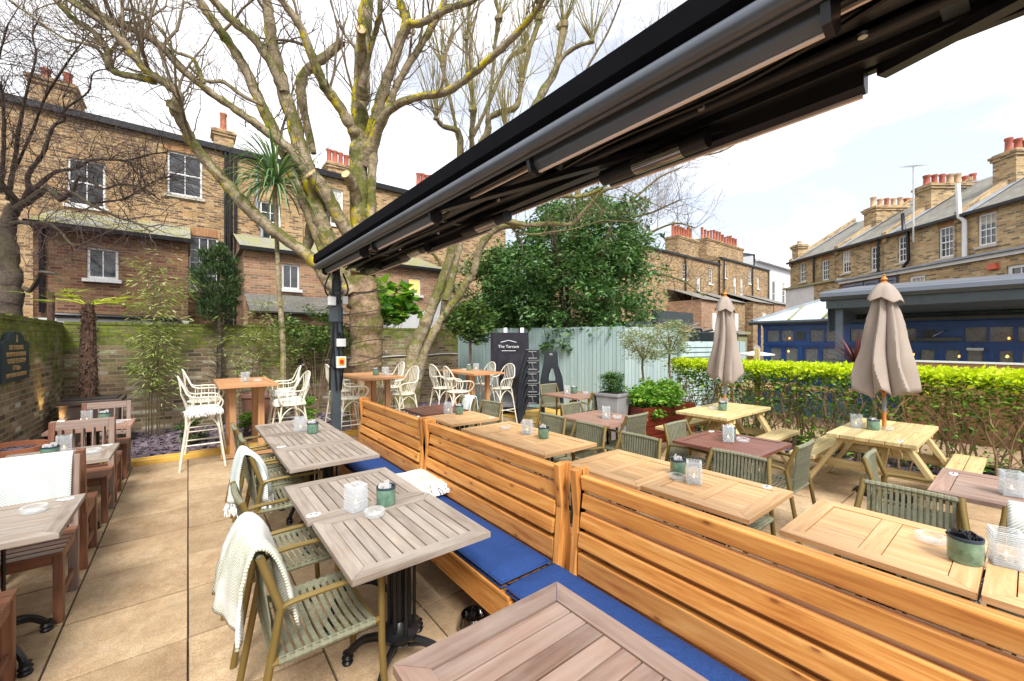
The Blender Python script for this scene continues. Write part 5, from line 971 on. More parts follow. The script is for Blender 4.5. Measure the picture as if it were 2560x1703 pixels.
# dark twiggy tree at the left
t = thing('cherry_tree', 'dark densely twigged bare tree beyond the left garden wall', 'tree'); m = MB(); tw = MB(); Z = 9.2
limb(m, tw, R, [(20, 900, 28), (27, 790, 25), (30, 700, 23), (17, 620, 21), (20, 560, 19), (36, 515, 15)], Z, Z, n=12)
arms = [[(45, 520, 18), (90, 490, 14), (150, 500, 10), (220, 508, 8), (300, 545, 6), (380, 580, 4)], [(40, 530, 16), (10, 470, 14), (-30, 400, 12), (-60, 300, 8)], [(50, 515, 14), (70, 440, 10), (110, 380, 8), (160, 300, 6), (220, 230, 4), (300, 170, 2)], [(60, 500, 12), (140, 430, 8), (230, 400, 6), (320, 400, 4), (420, 380, 3)], [(20, 500, 10), (40, 380, 8), (60, 260, 6), (90, 140, 4), (100, 40, 3)], [(50, 510, 12), (120, 470, 8), (200, 440, 6), (300, 460, 4), (400, 500, 3)], [(30, 560, 12), (80, 560, 8), (150, 580, 6), (230, 600, 3)], [(60, 720, 10), (100, 690, 9), (140, 685, 7)], [(0, 480, 10), (10, 330, 7), (-10, 180, 5), (20, 60, 3)], [(40, 420, 6), (110, 250, 5), (180, 140, 4), (240, 60, 2)], [(220, 508, 6), (300, 500, 5), (360, 470, 3), (430, 440, 2)]]
for i, pts in enumerate(arms):
    q = [pts[0]]
    for a, b_ in zip(pts, pts[1:]): q += [((a[0]+b_[0])/2+R.normal()*11, (a[1]+b_[1])/2+R.normal()*11, (a[2]+b_[2])/2), b_]
    limb(m, tw, R, [(x, y, w_*.62) for x, y, w_ in q], Z-.2, Z-1.2+R.normal()*.7, 4 if i == 7 else 46, 1.15, .0085, lvl=2, n=7, wander=.38, up=.02)
obj('trunk', m, 'dark_bark', t, smooth=True); obj('twigs', tw, 'dark_twig', t, smooth=True)
# ================================================================ big awning overhead (runs along Y)
t = thing('folded_awning', 'long black folded double awning running overhead with tube, light strips and heaters', 'awning')
Y0, Y1 = -1.2, 6.15
def ybox(mb, x, z, sx, sz, y0=Y0, y1=Y1, rot=0): mb.box((x, (y0+y1)/2, z), (sx, y1-y0, sz), Euler((0, rot, 0)).to_matrix() if rot else None, 1)
m = MB(); m.tube([(1.395, Y0, 2.76), (1.395, Y1+.02, 2.76)], .036, 16); m.tube([(1.43, Y0, 2.735), (1.43, Y1, 2.735)], .018, 8); obj('front_tube', m, 'awning_metal', t, smooth=True)
m = MB(); m.prism([(1.40, 2.80), (1.365, 2.83), (1.37, 2.93), (1.45, 2.96), (2.06, 2.96), (2.10, 2.90), (2.06, 2.84), (1.46, 2.84)], Y0, Y1+.04, 1); obj('fabric_roll', m, 'awning_fabric', t)
m = MB()
for x, z, sx, sz in ((1.50, 2.81, .04, .05), (1.56, 2.80, .03, .08), (1.62, 2.82, .06, .04), (1.72, 2.815, .09, .05), (1.83, 2.81, .04, .07), (1.90, 2.82, .05, .05), (1.97, 2.79, .07, .055), (2.045, 2.80, .035, .08)): ybox(m, x, z, sx, sz)
m.tube([(1.80, Y0, 2.775), (1.80, Y1, 2.775)], .022, 8); m.tube([(1.66, Y0, 2.78), (1.66, Y1, 2.78)], .015, 8)
ls_ = MB(); ls_.box((1.585, 2.3, 2.755), (.012, 6.6, .012), None, 1); obj('light_strip', ls_, 'led_strip', t); ls_ = MB(); ls_.box((2.062, 3.2, 2.762), (.012, 5.6, .02), None, 1); obj('edge_trim', ls_, 'led_strip', t)
obj('cassette_rails', m, 'awning_black', t, bev=.004)
m = MB()
for y0, y1 in ((-1.1, .1), (.37, 1.69), (2.85, 4.12), (4.5, 6.05)):
    o_ = MB(); o_.prism([(1.465, 2.78), (1.475, 2.70), (1.50, 2.672), (1.53, 2.675), (1.545, 2.72), (1.53, 2.79)], y0, y1, 1); q = obj('light_bar', o_, 'awning_metal', t); s_ = MB(); s_.box((1.517, (y0+y1)/2, 2.670), (.016, y1-y0-.02, .012), None, 1); obj('light_strip', s_, 'led_strip', q)
    o_ = MB(); o_.prism([(1.985, 2.77), (1.99, 2.70), (2.02, 2.675), (2.05, 2.69), (2.055, 2.77)], y0+.02, y1-.1, 1); q = obj('light_bar', o_, 'awning_black', t); s_ = MB(); s_.box((2.022, (y0+y1)/2-.04, 2.672), (.016, y1-y0-.14, .012), None, 1); obj('light_strip', s_, 'led_strip', q)
    for y in (y0, y1): b_ = MB(); b_.prism([(1.44, 2.72), (1.455, 2.66), (1.50, 2.64), (1.55, 2.68), (1.55, 2.8), (1.45, 2.8)], y-.012, y+.012, 1); obj('bracket', b_, 'awning_black', t)
for y in (.95, 2.5, 3.85, 5.2):      # infra red heater tubes with reflective windows
    o_ = MB(); o_.tube([(1.93, y, 2.70), (1.93, y+.62, 2.70)], .045, 14); q = obj('heater', o_, 'awning_black', t, smooth=True); s_ = MB(); s_.lathe([(.0, 0), (.048, 0), (.048, .28), (.0, .28)], (0, 0, 0), 14); w_ = obj('heater_window', s_, 'bowl_steel', q, smooth=True); w_.location = (1.93, y+.12, 2.699); w_.rotation_euler = (-pi/2, 0, 0)
for y in (.15, 1.7, 3.2, 4.9):
    m = MB(); m.box((1.75, y, 2.79), (.5, .06, .02)); m.tube([(1.70, y, 2.77), (1.70, y+.015, 2.74)], .02, 8); obj('crossbar', m, 'dark_grey_paint', t)
for y in (.35, .9, 1.9, 2.4, 3.5, 4.4): m = MB(); m.lathe([(0, -.012), (.014, -.012), (.018, 0)], (1.77+.05*(int(y*10) % 3), y, 2.765), 8); obj('bolt', m, 'steel', t)
for s0 in (1.0, 3.6): m = MB(); m.tube(catmull([(1.60, s0-.9, 2.77), (1.72, s0-.3, 2.755), (1.69, s0+.3, 2.75), (1.78, s0+.9, 2.77)], 5), .010, 5); obj('hose', m, 'black_iron', t, smooth=True)
for x0, x1, y0, y1 in ((2.04, 1.5, .35, -1.1), (1.50, 2.0, 2.9, .9)): m = MB(); m.bar((x0, y0, 2.745), (x1, y1, 2.745), .05, .035); obj('folding_arm', m, 'awning_black', t)
t2 = thing('awning_post', 'dark grey square post carrying the long awning, wrapped with cables', 'post', (1.62, 6.02, 0)); m = MB(); m.box((0, 0, 1.2), (.115, .115, 2.4), grain=2); m.box((0, 0, 2.55), (.09, .09, .46)); m.box((0, 0, 2.4), (.16, .15, .05)); m.lathe([(.095, 2.0), (.095, 2.2), (.06, 2.28)], (0, 0, 0), 12); m.box((0, 0, .01), (.2, .2, .02)); obj('column', m, 'dark_grey_paint', t2, bev=.008)
m = MB()
for dx, dy, ph in ((-.07, -.04, 0), (.07, -.04, 1.5), (.02, -.075, 3), (-.03, -.08, 4)): m.tube(catmull([(dx+.02*sin(ph+z*4), dy-.01*cos(z*3+ph), z) for z in (1.05, 1.3, 1.55, 1.8, 2.05, 2.25)]+[(dx*2.2, dy, 2.45), (dx*1.2, dy, 2.68)], 4), .012, 6)
m.tube(catmull([(-.06, -.07, 1.7), (-.09, -.08, 1.45), (-.02, -.09, 1.36), (.07, -.08, 1.42), (.08, -.07, 1.62), (.03, -.07, 1.85)], 5), .012, 6)
obj('cable', m, 'black_iron', t2, smooth=True)
def sw(x, z, w_, h, mat, nm): m = MB(); m.box((x, -.085, z), (w_, .05, h)); return obj(nm, m, mat, t2, bev=.006)
sw(.045, 1.71, .12, .11, 'white_plastic', 'junction_box'); sw(-.075, 2.28, .1, .12, 'white_plastic', 'junction_box'); sw(.1, 2.3, .07, .11, 'white_plastic', 'junction_box')
q = sw(.045, 1.44, .13, .16, 'white_plastic', 'switch_box'); m = MB(); m.box((.045, -.113, 1.45), (.085, .006, .1)); obj('switch_plate', m, 'yellow_plastic', q); m = MB(); m.lathe([(0, 0), (.03, 0), (.026, .02), (0, .02)], (0, 0, 0), 10); k_ = obj('rotary_knob', m, 'red_plastic', q); k_.location = (.045, -.115, 1.45); k_.rotation_euler = (pi/2, 0, 0)
# the power cable and lights on the back wall
m = MB(); m.tube(catmull([(2.5, 10.25, 1.28), (3.0, 10.27, 1.32), (3.6, 10.27, 1.30), (4.3, 10.27, 1.34), (5.0, 10.27, 1.33), (5.6, 10.27, 1.37), (6.1, 10.27, 1.36)], 4), .014, 6); tag(obj('wall_cable', m, 'dirty_white', smooth=True), 'white cable running along the mossy garden wall', 'cable')
t = thing('wall_lamp', 'black wall mounted floodlight left of the awning post', 'lamp', (2.02, 10.22, 1.28)); m = MB(); m.box((0, -.05, 0), (.17, .09, .2)); obj('housing', m, 'black_iron', t, bev=.02); m = MB(); m.box((.01, -.1, -.08), (.06, .02, .05)); obj('lens', m, 'white_plastic', t)
t = thing('bulkhead_light', 'lit oval bulkhead light low on the garden wall right of the twin trunks', 'lamp', (4.75, 10.23, .92)); m = MB(); m.lathe([(0, 0), (.06, .01), (.085, .04), (.07, .05)], (0, 0, 0), 16); o = obj('housing', m, 'cream_metal', t, smooth=True); o.rotation_euler = (pi/2, 0, 0); o.scale = (1, 1.7, 1); m = MB(); m.lathe([(0, .075), (.03, .07), (.05, .04), (.0, .03)], (0, 0, 0), 12); o = obj('glass', m, 'lamp_white', t, smooth=True); o.rotation_euler = (pi/2, 0, 0); o.scale = (1, 1.6, 1)
t = thing('spotlight', 'small lit ground spotlight in the corner shining up the left wall', 'lamp', (-1.48, 8.9, .55)); m = MB(); m.lathe([(0, -.1), (.04, -.09), (.055, 0), (.05, 0)], (0, 0, 0), 12); m.tube([(0, 0, -.08), (0, 0, -.55)], .012, 6); obj('housing', m, 'black_iron', t, smooth=True); m = MB(); m.lathe([(0, -.01), (.045, -.01), (.045, -.005), (0, -.005)], (0, 0, 0), 12); obj('lens', m, 'lamp_white', t)
l = bpy.data.lights.new('spot_beam', 'SPOT'); l.energy = 7; l.spot_size = radians(75); l.spot_blend = .8; l.color = (1, .62, .22); l.shadow_soft_size = .03; lo_ = bpy.data.objects.new('spot_beam', l); C.objects.link(lo_); lo_.parent = t; lo_.location = (.02, 0, .02); lo_.rotation_euler = Vector((.32, .0, -1)).to_track_quat('Z', 'Y').to_euler()

# ================================================================ slatted banquettes (back to back)
def banquette(side, y0, y1):
    """local: seat towards -x, y from 0 to L"""
    L = y1-y0; t = thing('slatted_bench', '', 'bench', (0, 0, 0)); zt = .985
    lean = lambda z: -.02+.075*(z-.5)/.48     # back face x grows upward
    m = MB()
    for k in range(4):
        z = zt-.04-k*.104; m.box((lean(z), L/2, z), (.032, L-.13, .084), Euler((0, .15, 0)).to_matrix(), 1)
    obj('backrest', m, 'pine_orange', t, bev=.007)
    for y in (.032, L-.032, L/2) if False else (.032, L-.032):
        m = MB(); m.bar((lean(.1)-.02 if False else -.03, y, .08), (lean(zt)+.008, y, zt+.03), .062, .045, up=(0, 1, 0)); obj('post', m, 'pine_orange', t, bev=.004)
    m = MB()
    for k in range(5): m.box((-.36+k*.085, L/2, .375), (.07, L-.02, .022), None, 1)
    obj('seat_slats', m, 'pine_orange', t, bev=.003)
    m = MB(); m.box((-.375, L/2, .285), (.03, L, .155), None, 1); obj('front_board', m, 'pine_orange', t, bev=.004)
    m = MB(); m.box((-.0, L/2, .50), (.03, L-.13, .12), None, 1); obj('lower_board', m, 'pine_orange', t, bev=.004)
    for x in (-.34, -.05):
        for y in (.06, L-.06): m = MB(); m.box((x, y, .13), (.055, .075, .26), grain=2); obj('leg', m, 'pine_orange', t, bev=.003)
    m = MB(); m.box((-.03, L+.0-.01, .24), (.62, .02, .0) if False else (.55, .024, .10), None, 0); obj('end_board', m, 'pine_orange', t, bev=.003)
    if side < 0: t.location = (1.715, y0, 0)
    else: t.location = (1.79, y1, 0); t.rotation_euler.z = pi
    return t
def cushion(y0, y1, label, x0=1.325, x1=1.70, z=.43):
    L = y1-y0; W = x1-x0; m = MB(); nx, ny = 9, 26; V = []
    for top in (1, 0):
        for i in range(nx+1):
            for j in range(ny+1):
                u, v = i/nx, j/ny; e = min(u, 1-u)*W; f = min(v, 1-v)*L; q = min(1, e/.05)*.5+min(1, f/.05)*.5; ed = min(e, f); puff = .028*min(1, (ed/.07))**.5+.006*sin(u*5+v*9)*min(1, ed/.1)
                xx, yy = x0+u*W, y0+v*L
                rr = .03
                V.append((xx, yy, z-.032+(.032+puff if top else -0)) if ed > 0 else (xx, yy, z-.004))
    n1 = (nx+1)*(ny+1); m.v = V
    for top in (1, 0):
        for i in range(nx):
            for j in range(ny):
                a = (0 if top else n1)+i*(ny+1)+j; f = (a, a+ny+1, a+ny+2, a+1); f = f if top else f[::-1]; m.f.append(f); m.mi.append(0); m.uv += [(V[q][0], V[q][1]) for q in f]
    o = obj('seat_cushion', m, 'blue_fabric', smooth=True, label=label, cat='cushion', group='blue cushions on the long bench')
    mm = MB()
    for dz in (.0, -.03): mm.tube([(x0+.01, y0+.01, z+dz-.002), (x1-.01, y0+.01, z+dz-.002), (x1-.01, y1-.01, z+dz-.002), (x0+.01, y1-.01, z+dz-.002)], .006, 5, close=True)
    obj('piping', mm, 'blue_fabric', o, smooth=True); return o
for y0, y1, a in ((-1.95, -.17, 'slatted bench section out at the near right corner, behind the reddish table'), (-.15, 1.63, 'nearest slatted bench section facing the grey tables, with knotty boards'), (1.70, 3.48, 'middle slatted bench section facing the grey tables, behind the folded blanket'), (3.52, 5.30, 'furthest slatted bench section facing the grey tables, next to the awning post')):
    tt = banquette(-1, y0, y1); tt['label'] = a; tt['group'] = 'slatted benches back to back'
for y0, y1, a in ((-1.95, -.17, 'rear slatted bench section at the near right corner facing the pale tables'), (-.15, 1.63, 'rear slatted bench section facing the nearest pale tables'), (1.70, 3.48, 'rear slatted bench section in the middle facing the pale tables'), (3.52, 5.30, 'rear slatted bench section at the far end facing the pale tables')):
    tt = banquette(1, y0, y1); tt['label'] = a; tt['group'] = 'slatted benches back to back'
cushion(3.53, 5.29, 'blue bench cushion furthest away, beside the three joined grey tables'); cushion(1.77, 3.51, 'blue bench cushion under the folded white blanket'); cushion(-.15, 1.75, 'blue bench cushion nearest the camera')

# ================================================================ tables
def pedestal(parent, x=0, y=0, top=.72):
    m = MB()
    for k in range(4):
        a = pi/4+k*pi/2; c, s = cos(a), sin(a); m.tube([(x+.055*c, y+.055*s, .16), (x+.055*c, y+.055*s, top)], .011, 6); m.tube([(x+.085*cos(a+pi/4), y+.085*sin(a+pi/4), .2), (x+.085*cos(a+pi/4), y+.085*sin(a+pi/4), top)], .009, 6)
    m.lathe([(.022, .12), (.022, top)], (x, y, 0), 8); m.lathe([(.0, .13), (.05, .135), (.06, .15), (.045, .17), (.1, .19), (.105, .21), (.06, .225), (.03, .26)], (x, y, 0), 12); m.lathe([(.03, top-.06), (.11, top-.04), (.11, top-.02), (.0, top-.02)], (x, y, 0), 12)
    m.box((x, y, top-.012), (.36, .05, .018)); m.box((x, y, top-.016), (.05, .36, .018)); o = obj('pedestal', m, 'black_iron', parent, smooth=True)
    for k in range(4):
        a = pi/4+k*pi/2; c, s = cos(a), sin(a); m = MB(); m.tube(catmull([(x+.05*c, y+.05*s, .17), (x+.12*c, y+.12*s, .165), (x+.20*c, y+.20*s, .14), (x+.26*c, y+.26*s, .09), (x+.285*c, y+.285*s, .05)], 4), [.017]*17, 7); m.tube(catmull([(x+.05*c, y+.05*s, .13), (x+.13*c, y+.13*s, .14), (x+.21*c, y+.21*s, .115), (x+.26*c, y+.26*s, .07)], 4), .010, 6)
        m.lathe([(0, 0), (.026, 0), (.03, .012), (.022, .022), (.031, .036), (.022, .05), (.026, .062), (.0, .07)], (x+.29*c, y+.29*s, 0), 10); obj('foot', m, 'black_iron', parent, smooth=True)
def slat_top(mb, w_, l, th, nsl, along='y', rim=.075, bar=False, gap=.004, rimtop=0):
    """framed tabletop: w_ along x, l along y, slats run along `along`"""
    hx, hy = w_/2, l/2
    # mitred rim
    for sx in (-1, 1):
        P = [(sx*hx, -hy), (sx*hx, hy), (sx*(hx-rim), hy-rim), (sx*(hx-rim), -hy+rim)]; P = P if sx > 0 else P[::-1]; rim_piece(mb, P, th, 1)
    for sy in (-1, 1):
        P = [(-hx, sy*hy), (hx, sy*hy), (hx-rim, sy*(hy-rim)), (-hx+rim, sy*(hy-rim))]; P = P[::-1] if sy > 0 else P; rim_piece(mb, P, th, 0)
    iw, il = w_-2*rim-.004, l-2*rim-.004
    segs = [(-il/2, il/2)]
    if bar: segs = [(-il/2, -.042), (.042, il/2)]; mb.box((0, 0, -th/2+.0005), (iw, .08, th-.004), None, 0)
    if along == 'y':
        for a, e in segs:
            for k in range(nsl): mb.box((-iw/2+iw*(k+.5)/nsl, (a+e)/2, -th/2-.0015), (iw/nsl-gap, e-a-.003, th-.006), None, 1)
    else:
        for k in range(nsl): mb.box((0, -il/2+il*(k+.5)/nsl, -th/2-.0015), (iw, il/nsl-gap, th-.006), None, 0)
def rim_piece(mb, P, th, grain):
    ou, ov = rnd.random()*60, rnd.random()*60; uv = lambda p, z=0: (p[grain]+ou, p[1-grain]+z+ov)
    g_ = .0012; c = (sum(p[0] for p in P)/4, sum(p[1] for p in P)/4); P = [(p[0]+(c[0]-p[0])*g_*4, p[1]+(c[1]-p[1])*g_*4) for p in P]
    mb.poly([(p[0], p[1], 0) for p in P], [uv(p) for p in P]); mb.poly([(p[0], p[1], -th) for p in reversed(P)], [uv(p) for p in reversed(P)])
    for i in range(4): a, b_ = P[i], P[(i+1) % 4]; mb.poly([(a[0], a[1], -th), (b_[0], b_[1], -th), (b_[0], b_[1], 0), (a[0], a[1], 0)], [uv(a, -th), uv(b_, -th), uv(b_), uv(a)])
def badge(parent, x, y, z, rz=0):
    m = MB(); m.lathe([(0, .004), (.030, .004), (.032, .0), (.0, 0)], (0, 0, 0), 18); o = obj('badge', m, 'white_paint', parent); o.location = (x, y, z+.0005); o.scale = (1.25, .8, 1); o.rotation_euler.z = rz
    m = MB()
    for i in range(3): m.box((-.012+.012*i, 0, .0052), (.009, .012, .001))
    obj('badge_print', m, 'glaze_rim', o)
def table(lb, x, y, w_, l, mat, nsl, along='x', bar=False, rz=0, badge_at=None, group=None, rim=.075, gap=.004, z=.75):
    t = thing('dining_table', lb, 'table', (x, y, 0), rz, group); m = MB(); slat_top(m, w_, l, .028, nsl, along, rim, bar, gap); o = obj('tabletop', m, mat, t, bev=.002); o.location = (0, 0, z); m = MB(); m.box((0, 0, z-.031), (w_-.12, l-.12, .003)); obj('gap_shade_plate', m, 'soil', t); pedestal(t)  # thin dark plate put in so the slat gaps read as shade
    if badge_at: badge(t, badge_at[0], badge_at[1], z)
    return t
GG = 'grey slatted tables along the bench'
table('grey slatted table nearest the chair with the long blanket', .88, 2.08, .70, .69, 'teak_grey', 9, 'y', gap=.0075, group=GG, badge_at=None)
table('grey slatted table with the badge at its left corner, second from the front', .86, 2.795, .70, .69, 'teak_grey', 9, 'y', gap=.0075, group=GG, badge_at=(-.30, -.27))
table('grey slatted table at the near end of the joined group of three', .96, 3.86, .70, .69, 'teak_grey', 10, 'y', gap=.0075, group=GG)
table('grey slatted table in the middle of the joined group of three', .96, 4.565, .70, .69, 'teak_grey', 10, 'y', gap=.0075, group=GG, badge_at=(-.28, -.24))
table('grey slatted table furthest away in the joined group of three, by the awning post', .96, 5.27, .70, .69, 'teak_grey', 10, 'y', gap=.0075, group=GG)
table('reddish brown slatted table cut off at the bottom edge', .84, .86, .70, .70, 'teak_redgrey', 7, 'x', gap=.0065, group=GG, rim=.085)
GP = 'pale wooden tables beyond the bench'
for lb, x, y, mt, bd in (('pale new wood table at the right edge, partly out of view', 2.77, -.22, 'teak_new', None), ('pale new wood table with crossbar, nearest fully seen at the right', 2.77, .475, 'teak_new', None), ('pale wood table carrying the ribbed glass and oval badge, third from the right', 2.77, 1.31, 'teak_new', (.30, -.20)), ('pale wood table left of the one with the oval badge', 2.73, 1.995, 'teak_new', None), ('pale wood table with pot, right half of the middle pair', 2.75, 2.94, 'teak_new', None), ('pale wood table with ashtray, left half of the middle pair', 2.75, 3.63, 'teak_new', None), ('pale wood table at the far end beyond the bench, beside the dark one', 2.78, 4.56, 'teak_new', (.28, -.26)), ('dark stained table furthest from the camera beyond the bench', 2.80, 5.32, 'mahogany', None)):
    table(lb, x, y, .69, .685, mt, 8, 'y', bar=(mt == 'teak_new'), badge_at=bd, group=GP, rim=.085, gap=.0025)
table('weathered grey brown table at the right edge of the terrace', 4.235, .03, .78, .80, 'teak_redgrey', 14, 'y', rim=.09, badge_at=(.22, .33), gap=.0025)
table('dark red mahogany coloured table in front of the left picnic table', 4.17, 1.82, .80, .78, 'mahogany', 14, 'y', rim=.07, gap=.0015, badge_at=(.3, .34))
table('rosy brown table in front of the grey planter', 4.19, 3.42, .76, .82, 'rosy_wood', 12, 'y', rim=.07, gap=.0015)
table('small weathered table against the blue fence beside the stacked chairs', 5.62, 5.22, .80, .86, 'rosy_wood', 12, 'y', rim=.07, gap=.0015)
for lb, y, l in (('low weathered table nearest the camera on the left side', 3.455, .70), ('low weathered table in the middle of the left row, with green pot', 5.15, .66), ('low weathered table furthest along the left wall', 6.80, .60)):
    table(lb, -.87, y, .70, l, 'teak_grey' if y < 6 else 'rosy_wood', 9, 'x', badge_at=(.27, .28 if y < 6 else .2), group='low tables along the left wall')
# bar tables
def bar_table(lb, x, y, l=1.42):
    t = thing('bar_table', lb, 'table', (x, y, 0), 0, 'tall bar tables by the garden wall'); m = MB(); slat_top(m, .74, l, .035, 12, 'x', .07, False, .003); o = obj('tabletop', m, 'teak_orange', t, bev=.003); o.location = (0, 0, 1.10)
    for sx in (-.18, .18):
        for sy in (-.36, .36): m = MB(); m.box((sx, sy, .56), (.085, .085, 1.0), grain=2); obj('leg', m, 'bar_wood', t, bev=.004)
    for sy in (-.36, .36): m = MB(); m.box((0, sy, .035), (.66, .12, .05)); obj('foot', m, 'bar_wood', t, bev=.004); m = MB(); m.box((0, sy, 1.045), (.5, .05, .04)); obj('bearer', m, 'bar_wood', t)
    m = MB(); m.box((0, 0, .09), (.05, .64, .06)); obj('stretcher', m, 'bar_wood', t); return t
bar_table('left bar table nearest the bamboo', .70, 7.69); bar_table('middle bar table in front of the thick tree trunk', 2.66, 7.6, 1.36); bar_table('right bar table in front of the black covered heater', 4.65, 7.3, 1.42)
# picnic tables
def picnic(lb, x, y):
    t = thing('picnic_table', lb, 'picnic table', (x, y, 0), 0, 'pale picnic tables by the hedge'); L = 1.42
    for k in range(6): m = MB(); m.box((0, -.3+k*.12, .72), (L, .116, .042)); obj('top_board', m, 'pine_pale', t, bev=.006)
    for s in (-1, 1):
        for k in range(2): m = MB(); m.box((.04, s*(.54+.125*k), .43), (L-.05, .12, .042)); obj('seat_board', m, 'pine_pale', t, bev=.005)
    for sx in (-.48, .48):
        for s in (-1, 1): m = MB(); m.bar((sx, s*.24, .70), (sx, s*.66, .0), .045, .12, up=(1, 0, 0)); obj('leg', m, 'pine_pale', t, bev=.004)
        m = MB(); m.box((sx+.046, 0, .375), (.042, 1.36, .095)); obj('crossbeam', m, 'pine_pale', t, bev=.004); m = MB(); m.box((sx+.046, 0, .66), (.042, .66, .07)); obj('crossbeam', m, 'pine_pale', t, bev=.004)
        for s in (-1, 1): m = MB(); m.bar((sx*.2, s*.0+.03*s, .66), (sx-.02, s*.05, .38), .04, .08, up=(0, 1, 0)); obj('brace', m, 'pine_pale', t, bev=.003)
        for s in (-.53, -.40, .40, .53):
            m = MB(); m.lathe([(0, .006), (.008, .005), (.014, 0)], (0, 0, 0), 8); o = obj('bolt', m, 'steel', t); o.location = (sx-.024, s, .375+(.04 if abs(s) < .45 else -.02)); o.rotation_euler = (0, -pi/2, 0)
    badge(t, -.6, -.22, .742); return t
picnic('left picnic table, further away in front of the hedge', 6.15, 2.78); picnic('right picnic table, nearer, with the larger folded umbrella', 6.15, 1.03)
# folded umbrellas
def umbrella(lb, x, y, zt, zb, R_, seed, tilt=0):
    t = thing('folded_umbrella', lb, 'umbrella', (x, y, 0), 0, 'folded taupe umbrellas standing in the picnic tables'); R = random.Random(seed)
    m = MB(); m.tube([(0, 0, .05), (0, 0, .42)], .026, 10); m.lathe([(.0, .0), (.25, .0), (.25, .03), (.08, .05), (.04, .1), (.0, .1)], (0, 0, 0), 26); obj('base', m, 'black_iron', t, smooth=True)
    m = MB(); m.tube([(0, 0, .42), (0, 0, zb-.28)], .019, 12); m.tube([(0, 0, zb-.12), (0, 0, zt-.1)], .019, 12); obj('pole', m, 'umbrella_wood', t, smooth=True); m = MB(); m.tube([(0, 0, zb-.28), (0, 0, zb-.12)], .0195, 12); obj('pole_sleeve', m, 'grey_planter', t, smooth=True)
    m = MB(); m.lathe([(.0, zt+.11), (.013, zt+.10), (.008, zt+.08), (.028, zt+.06), (.03, zt+.045), (.014, zt+.03), (.034, zt+.012), (.036, zt-.02)], (0, 0, 0), 14); obj('finial', m, 'umbrella_wood', t, smooth=True)
    # canopy: eight folds hanging round the pole
    n = 160; rows = 30; m = MB(); NF = 7; am = [R.uniform(.55, 1.2) for _ in range(NF)]; ph = [R.uniform(-.12, .12) for _ in range(NF)]; pk = [R.uniform(.25, .75) for _ in range(NF)]; hl = [R.uniform(-.05, .07) for _ in range(NF)]
    def fold(jn):
        k = int(jn*NF) % NF; u = (jn*NF) % 1; p_ = pk[k]; tri = u/p_ if u < p_ else (1-u)/(1-p_); return k, u, tri**.8
    for i in range(rows+1):
        f = i/rows; z = zt-(zt-zb)*f
        for j in range(n):
            jn = (j/n+.035*sin(5*f+seed)*f) % 1; a = 2*pi*j/n; k, u, tri = fold(jn); base = .05+(R_-.05)*f**.85
            dep = .48*min(1, f*4); r_ = base*(1-dep+dep*tri*(.75+.3*am[k]))*(1+.05*sin(11*f+k*2.1)*tri+.02*sin(a*13+f*9))
            z2 = z+(hl[k]*tri-.10*(1-tri))*f**8*(1 if f > .5 else 0)+.03*sin(a*2+seed)*f**4
            m.v.append((r_*cos(a+ph[k]*f*tri), r_*sin(a+ph[k]*f*tri), z2))
    for i in range(rows):
        for j in range(n): a = i*n+j; b_ = i*n+(j+1) % n; m.f.append((a, a+n, b_+n, b_)); m.mi.append(0); m.uv += [(j/n, i/rows)]*4
    o = obj('canopy', m, 'umbrella_cloth', t, smooth=True)
    m = MB(); nn = 96; ck = 5; cl_ = [R.uniform(.75, 1.2) for _ in range(ck)]
    for i in range(13):
        f = i/12
        for j in range(nn):
            a = 2*pi*j/nn; k = int(j/nn*ck) % ck; u = (j/nn*ck) % 1; tri = 1-abs(2*u-1); r_ = (.02+(R_*.52)*f**.7)*(1-.22*f*tri*cl_[k])*(1+.04*sin(a*5+f*4)); m.v.append((r_*cos(a+seed), r_*sin(a+seed), zt+.014-.23*f**1.2+.05*f**3*tri*cl_[k]+.025*sin(a+seed)*f))
    for i in range(12):
        for j in range(nn): a = i*nn+j; b_ = i*nn+(j+1) % nn; m.f.append((a, a+nn, b_+nn, b_)); m.mi.append(0); m.uv += [(j/nn, i/12)]*4
    q = obj('vent_cap', m, 'umbrella_cloth', t, smooth=True)
    for o_ in (o, q): s_ = o_.modifiers.new('thick', 'SOLIDIFY'); s_.thickness = .004
    m = MB()
    for k in range(8): a = k*pi/4; m.tube([(.02*cos(a), .02*sin(a), zb+.05), (.05*cos(a), .05*sin(a), zb-.06)], .006, 5)
    obj('rib', m, 'umbrella_wood', t); return t
umbrella('folded taupe umbrella, left and smaller, in the further picnic table', 6.16, 2.78, 2.37, 1.22, .25, 3); umbrella('folded taupe umbrella, right and larger, in the nearer picnic table', 6.15, 1.03, 2.38, 1.22, .30, 5)
